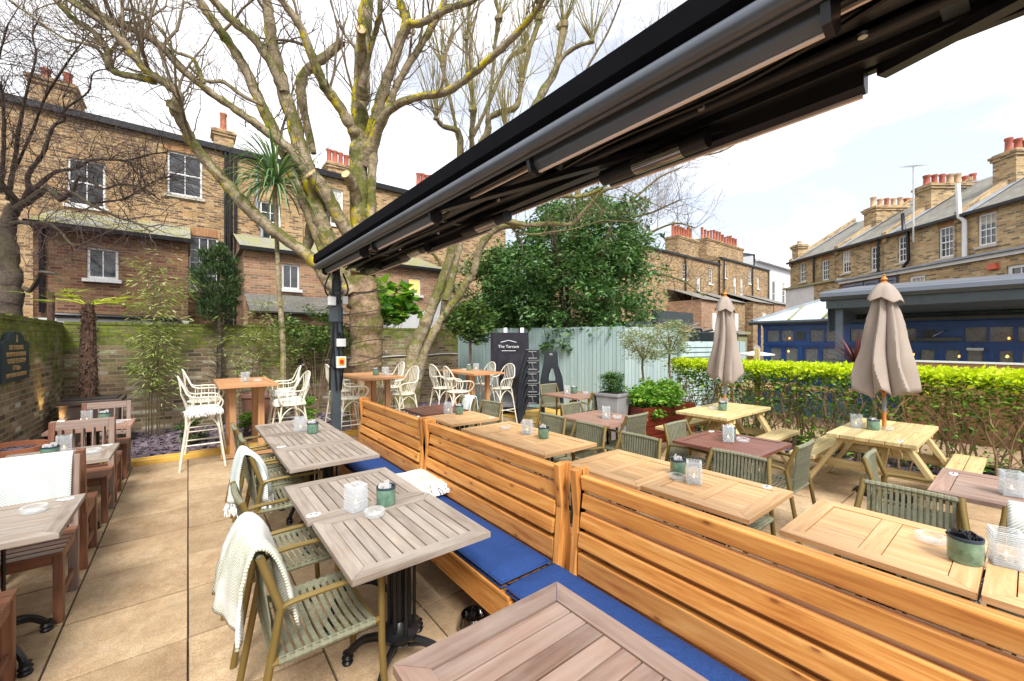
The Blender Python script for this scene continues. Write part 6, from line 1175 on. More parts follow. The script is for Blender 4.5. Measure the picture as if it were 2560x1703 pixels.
# ================================================================ green strap armchairs; local: sitter faces +x
def make_chair():
    t = thing('strap_chair', '', 'chair'); hw = .245
    for s in (-1, 1):
        m = MB(); m.tube([(-.27, s*hw, 0), (-.155, s*(hw-.005), .645)], .0165, 9); obj('leg', m, 'olive_metal', t, smooth=True)
        m = MB(); m.tube([(.285, s*hw, 0), (.265, s*hw, .30), (.262, s*hw, .655)], .0165, 9); obj('leg', m, 'olive_metal', t, smooth=True)
        m = MB(); m.tube([(-.155, s*(hw-.005), .64), (-.208, s*(hw-.028), .80), (-.226, s*(hw-.033), .855)], [.0165, .0165, .0165], 9); obj('back_upright', m, 'olive_metal', t, smooth=True)
        m = MB(); m.tube(catmull([(-.155, s*(hw-.005), .635), (-.12, s*hw, .655), (0, s*(hw+.004), .66), (.25, s*hw, .655), (.263, s*hw, .652)], 3), .013, 8); obj('armrest', m, 'olive_metal', t, smooth=True)
    m = MB(); m.tube([(-.19, -hw, .43), (.262, -hw, .43)], .014, 8); m.tube([(-.19, hw, .43), (.262, hw, .43)], .014, 8); m.tube([(.235, -hw, .42), (.235, hw, .42)], .013, 8); m.tube([(-.175, -hw, .44), (-.175, hw, .44)], .012, 8); obj('seat_frame', m, 'olive_metal', t, smooth=True)
    m = MB(); n = 12
    for k in range(n):      # seat straps, sagging side to side
        x = -.15+.365*k/(n-1); P = []
        for q in range(9): f = q/8; y = -hw-.012+2*(hw+.012)*f; P.append((x, y, .448-.028*sin(pi*f)))
        w_ = .0105; b0 = len(m.v)
        for a, b_ in zip(P, P[1:]):
            m.poly([(a[0]-w_, a[1], a[2]), (a[0]+w_, a[1], a[2]), (b_[0]+w_, b_[1], b_[2]), (b_[0]-w_, b_[1], b_[2])]); m.poly([(a[0]-w_, a[1], a[2]-.005), (b_[0]-w_, b_[1], b_[2]-.005), (b_[0]+w_, b_[1], b_[2]-.005), (a[0]+w_, a[1], a[2]-.005)]); m.poly([(a[0]+w_, a[1], a[2]), (a[0]+w_, a[1], a[2]-.005), (b_[0]+w_, b_[1], b_[2]-.005), (b_[0]+w_, b_[1], b_[2])]); m.poly([(a[0]-w_, a[1], a[2]), (b_[0]-w_, b_[1], b_[2]), (b_[0]-w_, b_[1], b_[2]-.005), (a[0]-w_, a[1], a[2]-.005)])
    for s in (-1, 1):
        pts = []; rs = []
        for q in range(49): pts.append((-.165+.395*q/48, s*hw, .43)); rs.append(.0185 if (q % 4) != 3 else .0165)
        m.tube(pts, rs, 8)
    obj('seat', m, 'sage_strap', t)
    m = MB(); n = 15; bw = hw-.06
    top = lambda y: (-.220-.012*(1-(y/bw)**2), .838)
    for k in range(n):
        y = -bw+2*bw*k/(n-1); tx, tz = top(y); P = [(tx+.012, tz), (-.205, .72), (-.186, .58), (-.178, .45)]
        for (x0, z0), (x1, z1) in zip(P, P[1:]):
            w_ = .0076; y0 = y; m.poly([(x0, y-w_, z0), (x0, y+w_, z0), (x1, y+w_, z1), (x1, y-w_, z1)][::-1]); m.poly([(x0-.006, y-w_, z0), (x0-.006, y+w_, z0), (x1-.006, y+w_, z1), (x1-.006, y-w_, z1)]); m.poly([(x0, y+w_, z0), (x0-.006, y+w_, z0), (x1-.006, y+w_, z1), (x1, y+w_, z1)][::-1]); m.poly([(x0, y-w_, z0), (x0-.006, y-w_, z0), (x1-.006, y-w_, z1), (x1, y-w_, z1)])
        for (x0, z0), (x1, z1) in zip(P, P[1:]):
            x0 -= .022; x1 -= .022; y2 = y+.003; w_ = .0062; m.poly([(x0, y2-w_, z0), (x0, y2+w_, z0), (x1+.01, y2+w_, z1), (x1+.01, y2-w_, z1)])
    pts = []; rs = []
    for q in range(61): y = -bw-.02+2*(bw+.02)*q/60; tx, tz = top(max(-bw, min(bw, y))); pts.append((tx, y, tz)); rs.append(.0175 if q % 4 != 3 else .0155)
    m.tube(pts, rs, 8); m.tube([(-.18, -bw-.03, .445), (-.18, bw+.03, .445)], .014, 8); obj('backrest', m, 'sage_strap', t)
    return t
K = Kit(make_chair()); CG = 'green strap armchairs'
for x, y, r_, lb in ((.455, 2.15, 0, 'green strap chair with the large herringbone blanket over its back, nearest the camera'), (.45, 2.885, .03, 'green strap chair second from the front in the left row, without blanket'), (.60, 3.90, 0, 'green strap chair under a fringed white blanket at the joined grey tables'), (.615, 4.50, 0, 'green strap chair at the middle of the joined grey tables'), (.60, 5.13, .02, 'green strap chair furthest along the joined grey tables, beside the left bar stools'),
        (3.18, -.13, pi, 'green strap chair at the right edge under a pale herringbone blanket'), (3.18, .45, pi+.03, 'green strap chair behind the nearest pale table, its seat seen under it'), (3.19, 1.43, pi, 'green strap chair behind the pale table with the ribbed glass and badge'), (3.12, 2.29, pi-.02, 'green strap chair behind the pale table left of the oval badge'), (3.17, 2.95, pi-.05, 'green strap chair behind the near half of the middle pale pair'), (3.20, 3.55, pi, 'green strap chair behind the far half of the middle pale pair'), (3.27, 4.88, pi+.1, 'green strap chair seen from behind at the dark and pale far tables'), (3.22, 5.46, pi, 'green strap chair with a pale green blanket at the far dark table'),
        (4.20, 1.44, pi/2, 'green strap chair turned side on between the red table and the right picnic table'), (4.22, .57, -pi/2+.05, 'green strap chair facing the weathered table at the right edge'), (4.18, 2.19, -pi/2, 'green strap chair on the far side of the dark red table'), (4.25, 3.17, pi/2, 'green strap chair on the near side of the rosy table'), (4.30, 3.84, -pi/2+.1, 'green strap chair on the far side of the rosy table'), (5.80, 5.92, -pi/2, 'green strap chair beside the black stacked frames'), (5.62, 4.86, pi/2, 'green strap chair against the grey planter')):
    K.put((x, y, 0), r_, lb, CG)
# wooden slatted chairs; local: sitter faces +x
def make_wchair():
    t = thing('wooden_chair', '', 'chair'); hw = .235; W = 'brown_wood'; Fd = 'brown_wood_faded'
    for s in (-1, 1):
        m = MB(); m.box((.2, s*(hw-.022), .215), (.05, .045, .43), grain=2); obj('leg', m, W, t, bev=.004)
        m = MB(); m.bar((-.22, s*(hw-.022), 0), (-.225, s*(hw-.022), .44), .045, .05, up=(0, 1, 0)); m.bar((-.225, s*(hw-.022), .43), (-.30, s*(hw-.022), .93), .045, .045, up=(0, 1, 0)); obj('leg', m, W if s < 0 else Fd, t, bev=.004)
        m = MB(); m.box((-.01, s*(hw-.022), .14), (.38, .02, .04)); obj('stretcher', m, W, t, bev=.003)
        m = MB(); m.box((-.01, s*(hw-.02), .395), (.38, .024, .06)); obj('apron', m, W, t, bev=.003)
    
    for x_ in (.2, -.2): m = MB(); m.box((x_, 0, .395), (.024, 2*hw-.09, .06)); obj('apron', m, W, t, bev=.003)
    m = MB()
    for k in range(6): m.box((-.165+.078*k, 0, .442), (.062, 2*hw+.004, .02)); 
    obj('seat', m, W, t, bev=.003)
    m = MB(); m.box((-.292, 0, .885), (.028, 2*hw-.09, .085), Euler((0, -.15, 0)).to_matrix()); obj('top_rail', m, Fd, t, bev=.003); m = MB(); m.box((-.238, 0, .52), (.026, 2*hw-.09, .05), Euler((0, -.15, 0)).to_matrix()); obj('lower_rail', m, Fd, t, bev=.003)
    for k in range(5): y = -.15+.075*k; m = MB(); m.bar((-.238, y, .53), (-.287, y, .86), .014, .046, up=(1, 0, 0)); obj('back_slat', m, Fd, t, bev=.002)
    return t
K = Kit(make_wchair()); WG = 'brown wooden chairs along the left wall'
for y, r_, lb in ((3.02, pi/2, 'brown wooden chair in the bottom left corner, cut off by the picture edge'), (3.93, -pi/2, 'brown wooden chair with the white herringbone blanket over its back, near left'), (4.70, pi/2, 'brown wooden chair back to back with the blanketed one'), (5.70, -pi/2, 'faded brown wooden chair in the middle whose slatted back stands behind the green pot'), (6.34, pi/2, 'brown wooden chair back to back with the faded one in the middle'), (7.29, -pi/2, 'wooden chair furthest away along the left wall, with pale slatted back by the slate bed')):
    K.put((-.84 if y > 3.5 else -.93, y, 0), r_, lb, WG)
K.put((-.98, 1.95, 0), -pi/2, 'brown wooden chair seat corner at the very bottom left edge', WG) if False else None
# bar stools; local: sitter faces +x
def make_stool():
    t = thing('bar_stool', '', 'stool'); Cm = 'cream_metal'; zs = .76
    m = MB(); m.lathe([(0, -.012), (.19, -.012), (.215, -.004), (.215, .006), (.19, .014), (0, .010)], (0, 0, zs), 26); obj('seat', m, Cm, t, smooth=True)
    ft = [(.25, .225), (-.25, .225), (-.25, -.225), (.25, -.225)]
    for fx, fy in ft: m = MB(); m.tube([(fx, fy, 0), (fx*.62, fy*.66, zs-.01)], .0125, 8); obj('leg', m, Cm, t, smooth=True)
    def lp(i, z): fx, fy = ft[i]; f = z/zs; return (fx*(1-.38*f), fy*(1-.34*f), z)
    m = MB()
    for i in range(4): z = .26 if i % 2 else .33; m.tube([lp(i, z), lp((i+1) % 4, z)], .0095, 6)
    obj('footrest', m, Cm, t, smooth=True); m = MB()
    for i in range(4):
        a, b_ = Vector(lp(i, .52)), Vector(lp((i+1) % 4, .52)); c = (a+b_)/2; m.tube(catmull([a, a*.82+b_*.18+Vector((0, 0, .13)), c+Vector((0, 0, .20)), a*.18+b_*.82+Vector((0, 0, .13)), b_], 4), .0085, 6)
    obj('arch_brace', m, Cm, t, smooth=True)
    hoop = [(.15, .165, zs), (.20, .21, zs+.06), (.22, .245, zs+.14), (.17, .255, zs+.20), (.05, .26, zs+.215), (-.08, .25, zs+.215), (-.16, .225, zs+.25), (-.20, .195, zs+.34), (-.235, .155, zs+.42), (-.26, .085, zs+.475)]
    H_ = catmull(hoop+[(-.268, 0, zs+.49)]+[(x, -y, z) for x, y, z in reversed(hoop)], 4); m = MB(); m.tube(H_, .0115, 8); obj('arm_hoop', m, Cm, t, smooth=True)
    m = MB()
    for j in (-3, -2, -1, 0, 1, 2, 3): y = j*.045; p = min((q for q in H_ if q[0] < -.15), key=lambda q: abs(q[1]-y*1.0)); m.tube([(-.17+abs(y)*.28, y, zs), (-.235, y*1.02, zs+.25), tuple(p)], .0055, 5)
    for s in (-1, 1):
        for x in (-.10, -.02, .07, .15): m.tube([(x, s*(.21*(1-(x/.23)**2)**.5 if abs(x) < .2 else .12), zs), (x+.005, s*.254, zs+.213)], .0055, 5)
    obj('spindles', m, Cm, t, smooth=True); return t
K = Kit(make_stool()); SG = 'cream metal bar stools'
for x, y, z, r_, lb in ((.16, 7.17, 0, 0, 'cream bar stool nearest at the left bar table, with a fringed blanket on its seat'), (.20, 7.95, .05, .05, 'cream bar stool behind the blanketed one at the left bar table'), (1.24, 7.12, 0, pi+.1, 'cream bar stool right of the left bar table, nearest, with blanket on its seat'), (1.28, 7.95, .05, pi-.1, 'cream bar stool right of the left bar table, further, with folded blanket'), (2.18, 7.22, 0, 0, 'cream bar stool behind the awning post at the middle bar table'), (2.24, 7.95, .05, 0, 'cream bar stool further left of the middle bar table'), (3.12, 7.20, 0, pi+.15, 'cream bar stool right of the middle bar table, nearest'), (3.18, 7.98, .05, pi, 'cream bar stool right of the middle bar table, further'),
        (4.08, 6.85, 0, -.1, 'cream bar stool left of the right bar table, nearest'), (4.16, 7.58, 0, 0, 'cream bar stool left of the right bar table, further'), (5.08, 6.80, 0, pi+.1, 'cream bar stool right of the right bar table, nearest'), (5.18, 7.62, 0, pi, 'cream bar stool right of the right bar table, further')):
    K.put((x, y, z), r_, lb, SG)
# ================================================================ blankets
def drape(name, lb, prof, y0, y1, mat, world, rz, parent=None, seed=1, fringe=None, wav=.012, skew=0., taper=0., grp='white blankets', flare=0.):
    """prof: (x,z) polyline over the chair back; drapes between y0 and y1"""
    R = random.Random(seed); P = catmull([(x, 0, z) for x, z in prof], 6); n = len(P); ny = 22; m = MB(); S_ = [0]
    for a, b_ in zip(P, P[1:]): S_.append(S_[-1]+float(np.linalg.norm(b_-a)))
    p1, p2 = R.uniform(0, 6), R.uniform(0, 6)
    for i in range(n):
        hang = min(1, abs(i-n*.5)/(n*.5)); e = abs(i/(n-1)-.5)*2
        for j in range(ny+1):
            f = j/ny; y = y0+(y1-y0)*f+skew*(S_[i]-S_[-1]/2)*.5+taper*(f-.5)*e; wv = wav*e*(sin(f*9+p1+i*.05)+.5*sin(f*17+p2)); m.v.append((P[i][0]+wv+.004*R.gauss(0, .25)-flare*f*e*(i < n/2), y, P[i][2]+.01*sin(f*4+p2)*(1 if 0 < i < n-1 else 1.5)*e))
    for i in range(n-1):
        for j in range(ny): a = i*(ny+1)+j; m.f.append((a, a+1, a+ny+2, a+ny+1)); m.mi.append(0); m.uv += [((y1-y0)*q/ny, S_[k]) for q, k in ((j, i), (j+1, i), (j+1, i+1), (j, i+1))]
    o = obj(name, m, mat, smooth=True, label=lb, cat='blanket', group=grp); o.location = world; o.rotation_euler.z = rz; s_ = o.modifiers.new('t', 'SOLIDIFY'); s_.thickness = .012; s_.offset = 1
    if fringe:
        fm = MB()
        for end in fringe:
            for j in range(ny*2):
                k = (0 if end == 0 else (n-1)*(ny+1))+min(ny, j//2); v = Vector(m.v[k]); v.y += R.uniform(-.01, .01); pts = [v]
                for q in range(4): v = v+Vector((R.gauss(0, .006), R.gauss(0, .006), -.022)); pts.append(v)
                fm.tube(pts, [.005, .005, .006, .005, .003], 4)
        obj('fringe', fm, 'fringe', o)
    return o
drape('blanket', 'large white and green herringbone blanket over the nearest green chair', [(-.30, .54), (-.30, .68), (-.285, .80), (-.245, .892), (-.18, .865), (-.135, .74), (-.09, .52)], -.20, .25, 'blanket_green', (.455, 2.15, 0), 0, seed=2, wav=.018, skew=.10, taper=.05, flare=.075)
drape('blanket', 'fringed white blanket bunched over the green chair back at the joined grey tables', [(-.32, .50), (-.325, .65), (-.30, .80), (-.265, .885), (-.19, .84), (-.13, .72), (-.10, .50)], -.22, .08, 'blanket_sage', (.60, 3.90, 0), 0, seed=3, fringe=(0, 1), wav=.035, skew=-.1)
drape('blanket', 'white herringbone blanket stretched over the near left brown wooden chair back', [(-.345, .45), (-.34, .7), (-.335, .88), (-.305, .955), (-.26, .93), (-.225, .8), (-.17, .52)], -.20, .20, 'blanket_sage', (-.84, 3.93, 0), -pi/2, seed=4, wav=.004)
drape('blanket', 'pale green blanket over the green chair at the far dark table', [(-.32, .5), (-.31, .7), (-.27, .88), (-.19, .8), (-.14, .55)], -.13, .15, 'blanket_sage', (3.22, 5.46, 0), pi, seed=5, wav=.008)
drape('blanket', 'pale herringbone blanket over the chair at the right edge', [(-.33, .35), (-.32, .65), (-.27, .88), (-.19, .82), (-.14, .5)], -.21, .21, 'blanket_sage', (3.18, -.13, 0), pi, seed=6, wav=.008)
def folded(lb, x, y, z, w_, l, h, rz, mat, seed, fr_side=True, sq=1., zmin=0.):
    R = random.Random(seed); t = thing('folded_blanket', lb, 'blanket', (x, y, z), rz, 'white blankets'); nl = 4
    for q in range(nl):
        m = MB(); n = 10; V = []; zz = h*q/nl; ww = w_*(1-.02*q); ll = l*(1-.03*q)
        for i in range(n+1):
            for j in range(n+1): u, v = i/n-.5, j/n-.5; ed = min(.5-abs(u), .5-abs(v)); V.append((u*ww+.004*sin(v*20+q), v*ll+.004*sin(u*17+q*2), zz+h/nl*(min(1, ed/.06)**.5)*(1+.12*sin(u*9+v*7+q))))
        m.v = V
        for i in range(n):
            for j in range(n): a = i*(n+1)+j; m.f.append((a, a+n+1, a+n+2, a+1)); m.mi.append(0); m.uv += [(V[k][0], V[k][1]) for k in (a, a+n+1, a+n+2, a+1)]
        for i in range(n):
            for a, b_ in (((i)*(n+1), (i+1)*(n+1)), ((i+1)*(n+1)+n, i*(n+1)+n), (n*(n+1)+i, n*(n+1)+i+1), (i+1, i)):
                A, B = V[a], V[b_]; m.poly([A, B, (B[0], B[1], B[2]-h/nl), (A[0], A[1], A[2]-h/nl)])
        obj('fold', m, mat, t, smooth=True)
    if fr_side:
        fm = MB()
        for _ in range(130):
            v = Vector((R.uniform(-.5, .5)*w_, -l*.5+R.uniform(-.01, .02), R.uniform(.1, 1)*h)); pts = [v]; d = Vector((R.gauss(0, .3), -1, R.gauss(-.1, .3))).normalized()
            for q in range(4 if zmin == 0 else 7): v = v+d*.014; d = (d+Vector((R.gauss(0, .4), 0, -.45))).normalized(); v.z = max(v.z, zmin); pts.append(v)
            fm.tube(pts, [.006]*(len(pts)-1)+[.004], 4)
        obj('fringe', fm, 'fringe', t)
    return t
folded('folded white fringed blanket lying on the blue bench cushion', 1.56, 3.30, .475, .34, .52, .085, 0, 'blanket_green', 7)
folded('fringed white blanket spilling over the seat of the nearest left bar stool', .17, 7.15, .775, .38, .40, .05, .0, 'blanket_sage', 8, zmin=-.2)
folded('crumpled white green blanket on the nearest stool right of the left bar table', 1.22, 7.12, .775, .42, .38, .07, pi, 'blanket_green', 9, zmin=-.2)
folded('pale blanket on the further stool right of the left bar table', 1.26, 7.95, .825, .36, .34, .07, pi, 'blanket_sage', 10)
fm = MB(); R_ = random.Random(5)
# ================================================================ table-top things
def make_candle():
    t = thing('candle_holder', '', 'candle holder'); m = MB(); n = 17; h = .15; w_ = .098
    for k in range(n):
        z = h*(k+.5)/n; e = w_ if k % 2 == 0 else w_*.93
        for s in (-1, 1): m.box((s*(e/2-.006), 0, z), (.012, e, h/n)); m.box((0, s*(e/2-.006), z), (e-.024, .012, h/n))
    m.box((0, 0, .005), (w_*.9, w_*.9, .008)); obj('glass', m, 'ribbed_glass', t)
    m = MB(); m.lathe([(0, .012), (.022, .012), (.022, .04), (0, .04)], (0, 0, 0), 12); c = obj('candle', m, 'white_plastic', t); m = MB(); m.lathe([(0, .04), (.005, .047), (.0035, .057), (0, .065)], (0, 0, 0), 6); obj('flame', m, 'flame', c); return t
def make_pot(full='napkins'):
    t = thing('sauce_pot', '', 'pot'); m = MB(); h = .095; m.lathe([(0, 0), (.043, 0), (.048, .008), (.049, h-.008), (.049, h), (.043, h), (.043, .02), (0, .02)], (0, 0, 0), 24); obj('bowl', m, 'green_glaze', t, smooth=True)
    m = MB(); m.lathe([(.0495, h-.010), (.050, h), (.0485, h+.003), (.0425, h+.001), (.0425, h-.014)], (0, 0, 0), 24); obj('rim', m, 'glaze_rim', t, smooth=True); m = MB(); R = random.Random(9)
    for _ in range(26): a = R.uniform(0, 6.3); r_ = R.uniform(0, .03); m.box((r_*cos(a), r_*sin(a), .07+R.uniform(0, .02)), (.03, .003, .055), Euler((R.gauss(0, .25), R.gauss(0, .25), R.uniform(0, 3))).to_matrix())
    obj('sachets', m, full, t); return t
def make_ash():
    t = thing('ashtray', '', 'ashtray'); m = MB(); m.lathe([(0, 0), (.045, 0), (.05, .006), (.05, .026), (.046, .03), (.036, .026), (.033, .008), (0, .006)], (0, 0, 0), 22, fn=lambda a, i: 1); obj('dish', m, 'clear_glass', t, smooth=True); return t
KC, KP, KA = Kit(make_candle()), Kit(make_pot()), Kit(make_ash())
cg, pg, ag = 'ribbed glass candle holders', 'green glazed pots', 'clear glass ashtrays'
for x, y, z, r_, lb in ((.77, 2.45, .75, .25, 'ribbed glass candle holder on the nearest grey tables'), (.97, 4.98, .75, .3, 'ribbed glass candle holder on the three joined grey tables'), (2.84, .07, .75, .25, 'large looking ribbed glass candle holder beside the pot of black sachets at the right'), (2.77, 1.46, .75, .5, 'ribbed glass candle holder on the pale table with the oval badge'), (2.82, 3.31, .75, .6, 'ribbed glass candle holder on the middle pair of pale tables'), (2.78, 4.92, .75, .7, 'ribbed glass candle holder on the far dark and pale tables'), (4.17, 1.85, .75, .5, 'ribbed glass candle holder on the dark red table'), (4.15, .08, .75, .3, 'ribbed glass candle holder on the weathered table at the right edge'), (4.18, 3.36, .75, .7, 'ribbed glass candle holder on the rosy table'), (5.53, 5.35, .75, .7, 'ribbed glass candle holder on the small table by the blue fence'), (6.02, 1.25, .745, .4, 'ribbed glass candle holder on the right picnic table'), (6.18, 2.80, .745, .4, 'ribbed glass candle holder on the left picnic table behind the pot'),
        (.70, 7.60, 1.10, .3, 'ribbed glass candle holder on the left bar table'), (2.88, 7.45, 1.10, .3, 'ribbed glass candle holder on the middle bar table'), (4.86, 7.40, 1.10, .6, 'ribbed glass candle holder on the right bar table'), (-.95, 7.0, .75, .2, 'ribbed glass candle holder on the furthest low left table'), (-.86, 5.30, .75, .1, 'ribbed glass candle holder behind the green pot on the middle low left table')):
    o_ = KC.put((x, y, z), r_, lb, cg)
for x, y, z, r_, lb in ((.94, 2.42, .75, 0, 'green pot on the nearest grey tables beside the ashtray'), (1.05, 4.78, .75, 0, 'green pot on the three joined grey tables'), (2.86, 1.63, .75, 0, 'green pot on the pale tables left of the badge'), (2.84, 3.08, .75, 0, 'green pot on the middle pair of pale tables'), (2.88, 4.80, .75, 0, 'green pot on the far dark and pale tables'), (4.32, 1.90, .75, 0, 'green pot half hidden behind the glass on the dark red table'), (5.72, 5.35, .75, 0, 'green pot on the small table by the blue fence'), (6.02, 1.10, .745, 0, 'green pot on the right picnic table'), (6.0, 2.74, .745, 0, 'green pot on the left picnic table'), (2.74, 7.55, 1.10, 0, 'green pot on the middle bar table'), (4.76, 7.52, 1.10, 0, 'green pot on the right bar table'), (-.80, 7.03, .75, 0, 'green pot on the furthest low left table'), (-.90, 5.06, .75, 0, 'dark green pot on the middle low left table, showing over the chair back')):
    o_ = KP.put((x, y, z), r_, lb, pg); o_.scale = (1.15,)*3
KB = Kit(make_pot('black_sachet')); o_ = KB.put((2.735, .185, .75), .4, 'mottled green pot full of black sachets on the nearest pale table', pg); o_.scale = (1.2,)*3
for x, y, z, lb in ((.83, 2.31, .75, 'clear glass ashtray in front of the green pot on the nearest grey tables'), (2.88, .31, .75, 'clear glass ashtray near the pot of black sachets'), (2.74, 1.57, .75, 'clear glass ashtray left of the glass on the pale tables with the badge'), (2.80, 3.66, .75, 'clear glass ashtray on the middle pair of pale tables'), (4.28, 1.76, .75, 'clear glass ashtray on the dark red table'), (4.30, 3.28, .75, 'clear glass ashtray on the rosy table'), (5.82, 5.15, .75, 'clear glass ashtray on the small table by the blue fence'), (6.12, 1.0, .745, 'clear glass ashtray beside the umbrella pole on the right picnic table'), (5.98, 2.86, .745, 'clear glass ashtray on the left picnic table'), (.86, 7.55, 1.10, 'clear glass ashtray on the left bar table'), (2.90, 7.36, 1.10, 'clear glass ashtray on the middle bar table'), (4.70, 7.6, 1.10, 'clear glass ashtray on the right bar table'), (-.70, 3.58, .75, 'clear glass ashtray on the nearest low left table'), (-.66, 5.14, .75, 'clear glass ashtray on the middle low left table'), (-.66, 6.8, .75, 'clear glass ashtray on the furthest low left table')):
    o_ = KA.put((x, y, z), 0, lb, ag); o_.scale = (1.15,)*3
for k_ in (KC, KP): pass
m = MB(); m.lathe([(0, .004), (.10, .0), (.105, .006), (.085, .06), (.075, .085), (.068, .085), (.06, .03), (0, .022)], (0, 0, 0), 26); t = obj('dog_bowl', m, 'bowl_steel', smooth=True, label='shiny steel dog bowl on the paving under the bench', cat='bowl'); t.location = (1.36, 2.10, 0)
# ================================================================ covered heater, stacked black frames
fw_ = frame_fn((6.05, 7.85, 0), (.62*.0+.785, -.62, 0), (.62, .785, 0))
t = thing('covered_heater', 'tall cabinet on castors under a black cloth cover lettered in white', 'heater', (6.02, 7.72, 0), rz=radians(-38.3))
m = MB(); m.box((.26, 0, .85), (.05, .5, 1.5)); m.box((-.28, 0, .85), (.05, .5, 1.5)); m.box((0, .2, .85), (.5, .04, 1.5)); m.box((0, 0, .22), (.7, .55, .06)); obj('cabinet', m, 'grey_planter', t, bev=.006)
for sx in (-.32, .32):
    for sy in (-.24, .24): m = MB(); m.lathe([(0, -.02), (.05, -.02), (.05, .02), (0, .02)], (0, 0, 0), 12); o = obj('castor', m, 'black_iron', t); o.location = (sx, sy, .06); o.rotation_euler = (pi/2, 0, 0)
m = MB(); m.bar((-.36, -.3, .14), (.36, -.3, .14), .06, .06); m.bar((-.36, -.3, .14), (-.36, .25, .14), .06, .06); obj('base_frame', m, 'black_iron', t, bev=.01)
m = MB(); nx, nz = 40, 26; xs = []
def cl(u, v):       # front cloth: u across 0..1 (wrapping), v down 0..1
    x = -.44+.88*u; z = 1.92-1.02*v*(1-.38*(1-abs(2*u-1))**1.2*0)-.0; z = 1.92-(.78+.30*sin(pi*u*.98))*v if v > 0 else 1.92
    fold = .05*sin(u*21+v*4)*v**1.6+.05*sin(u*8-v*4)*v**2-.02*sin(pi*u)*sin(pi*min(1, v*1.6)); y = -.30-fold+.10*max(0, abs(2*u-1)-.85)*4
    return (x, y, z)
for i in range(nx+1):
    for j in range(nz+1): m.v.append(cl(i/nx, j/nz))
for i in range(nx):
    for j in range(nz): a = i*(nz+1)+j; m.f.append((a, a+1, a+nz+2, a+nz+1)); m.mi.append(0); m.uv += [(0, 0)]*4
for s, pts in ((1, [(.44, -.24), (.45, .22)]),):
    b0 = len(m.v); n_s = 14
    for i in range(n_s+1):
        for j in range(nz+1): f = i/n_s; v = j/nz; m.v.append((.44+.02*sin(f*8+v*3)*v, -.24+.5*f, 1.92-(.80+.1*f)*v))
    for i in range(n_s):
        for j in range(nz): a = b0+i*(nz+1)+j; m.f.append((a, a+1, a+nz+2, a+nz+1)); m.mi.append(0); m.uv += [(0, 0)]*4
m.box((0, -.02, 1.918), (.88, .5, .012)); cvo = obj('cloth_cover', m, 'dark_cloth', t, smooth=True)
def onto(z): return -.345
for s_, z, sz in (('The Terrace', 1.60, .095),): text('lettering', s_, sz, 'white_paint', t, (-.02, -.352, z), (pi/2, 0, 0), 1.0, .0015)
m = MB(); m.bar((-.20, -.352, 1.70), (-.02, -.352, 1.745), .012, .004, up=(0, -1, 0)); m.bar((-.02, -.352, 1.745), (.16, -.352, 1.70), .012, .004, up=(0, -1, 0)); m.bar((-.18, -.352, 1.505), (.15, -.352, 1.505), .010, .004, up=(0, -1, 0)); obj('emblem', m, 'white_paint', t)
for x in (-.1, .3): m = MB(); m.box((x, .1, 1.98), (.09, .09, .13)); tag(obj('white_cap', m, 'white_plastic', t, bev=.01))
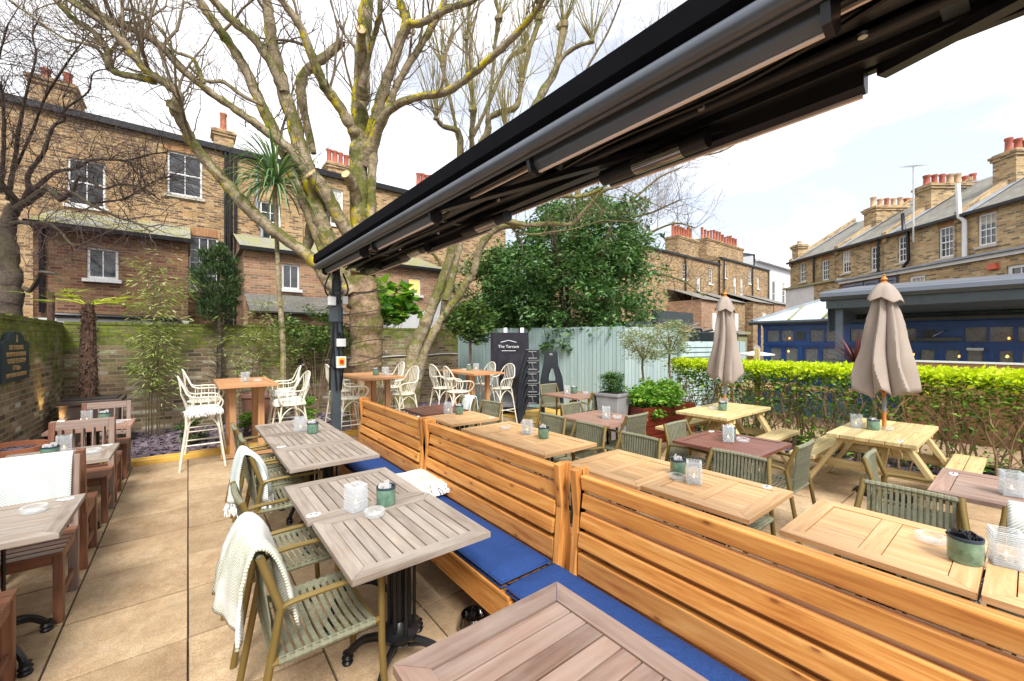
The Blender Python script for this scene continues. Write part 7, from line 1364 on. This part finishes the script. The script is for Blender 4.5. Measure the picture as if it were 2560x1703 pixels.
for k in range(5):      # nested folding frames
    z = 1.44-.235*k; t = thing('trestle', ['topmost', 'second', 'third', 'fourth', 'lowest'][k]+' black plastic folding frame in the stack against the blue fence', 'folding frame', (5.76, 6.62, 0), radians(-35), 'stacked black folding frames')
    m = MB(); m.box((.02, 0, z), (.26, .3, .2)); m.box((0, 0, z+.1), (.30, .32, .035)); obj('head', m, 'black_plastic', t, bev=.015)
    for s in (-1, 1):
        L = [(-.10, s*.16, z+.0), (-.18, s*.17, z-.25), (-.25, s*.18, z-.55), (-.30, s*.19, max(.0, z-.9))]; L = [p for p in L if p[2] >= -.001]; m = MB(); m.tube(catmull(L, 4), .03, 7); obj('leg', m, 'black_plastic', t, smooth=True)
    m = MB(); m.box((0, -.165, z+.065), (.17, .02, .022)); m.box((0, -.165, z-.075), (.19, .02, .028)); m.bar((-.01, -.168, z+.06), (.02, -.168, z-.07), .022, .014, up=(0, 1, 0)); obj('crossbar', m, 'grey_bracket', t, bev=.004)
for k in range(2):
    t = thing('trestle', ['front black plastic panel with triangular opening leaning at the stack', 'rear black plastic panel behind the other beside the blue fence'][k], 'panel', (6.10+.12*k, 6.42+.08*k, 0), radians(-35), 'stacked black folding frames'); m = MB(); o_ = [(-.10, 1.50), (.13, 1.50), (.15, 1.2), (.24, .95), (.28, .62), (.27, .5), (-.20, .5), (-.2, .9), (-.14, 1.2)]; i_ = [(-.0, 1.14), (.08, 1.14), (.10, 1.05), (.13, .92), (.12, .86), (-.05, .86), (-.06, .92), (-.05, 1.0), (-.02, 1.08)]
    n = len(o_)
    for q in range(n):
        a, b_ = o_[q], o_[(q+1) % n]; c, d = i_[(q+1) % n], i_[q]
        for yy, rev in ((-.04, 0), (.04, 1)): P = [(a[0], yy, a[1]), (b_[0], yy, b_[1]), (c[0], yy, c[1]), (d[0], yy, d[1])]; m.poly(P if rev else P[::-1])
        m.poly([(a[0], -.04, a[1]), (b_[0], -.04, b_[1]), (b_[0], .04, b_[1]), (a[0], .04, a[1])]); m.poly([(d[0], -.04, d[1]), (c[0], -.04, c[1]), (c[0], .04, c[1]), (d[0], .04, d[1])])
    obj('panel', m, 'black_plastic', t, bev=.01); m = MB(); m.bar((-.16, .0, .5), (-.17, 0, 0), .05, .05, up=(0, 1, 0)); obj('leg', m, 'black_plastic', t); m = MB(); m.bar((.24, .0, .5), (.27, 0, 0), .05, .05, up=(0, 1, 0)); obj('leg', m, 'black_plastic', t); m = MB(); m.box((.02, 0, 1.44), (.08, .085, .05)); obj('handle', m, 'grey_bracket', t, bev=.01)
m = MB(); m.tube(catmull([(6.3, 6.7, 2.03), (6.25, 6.6, 2.1), (6.1, 6.6, 2.05), (6.12, 6.55, 1.8), (6.2, 6.5, 1.58)], 5), .006, 5); tag(obj('loose_cable', m, 'black_iron', smooth=True), 'thin dark cable looping down the blue fence above the stack', 'cable')
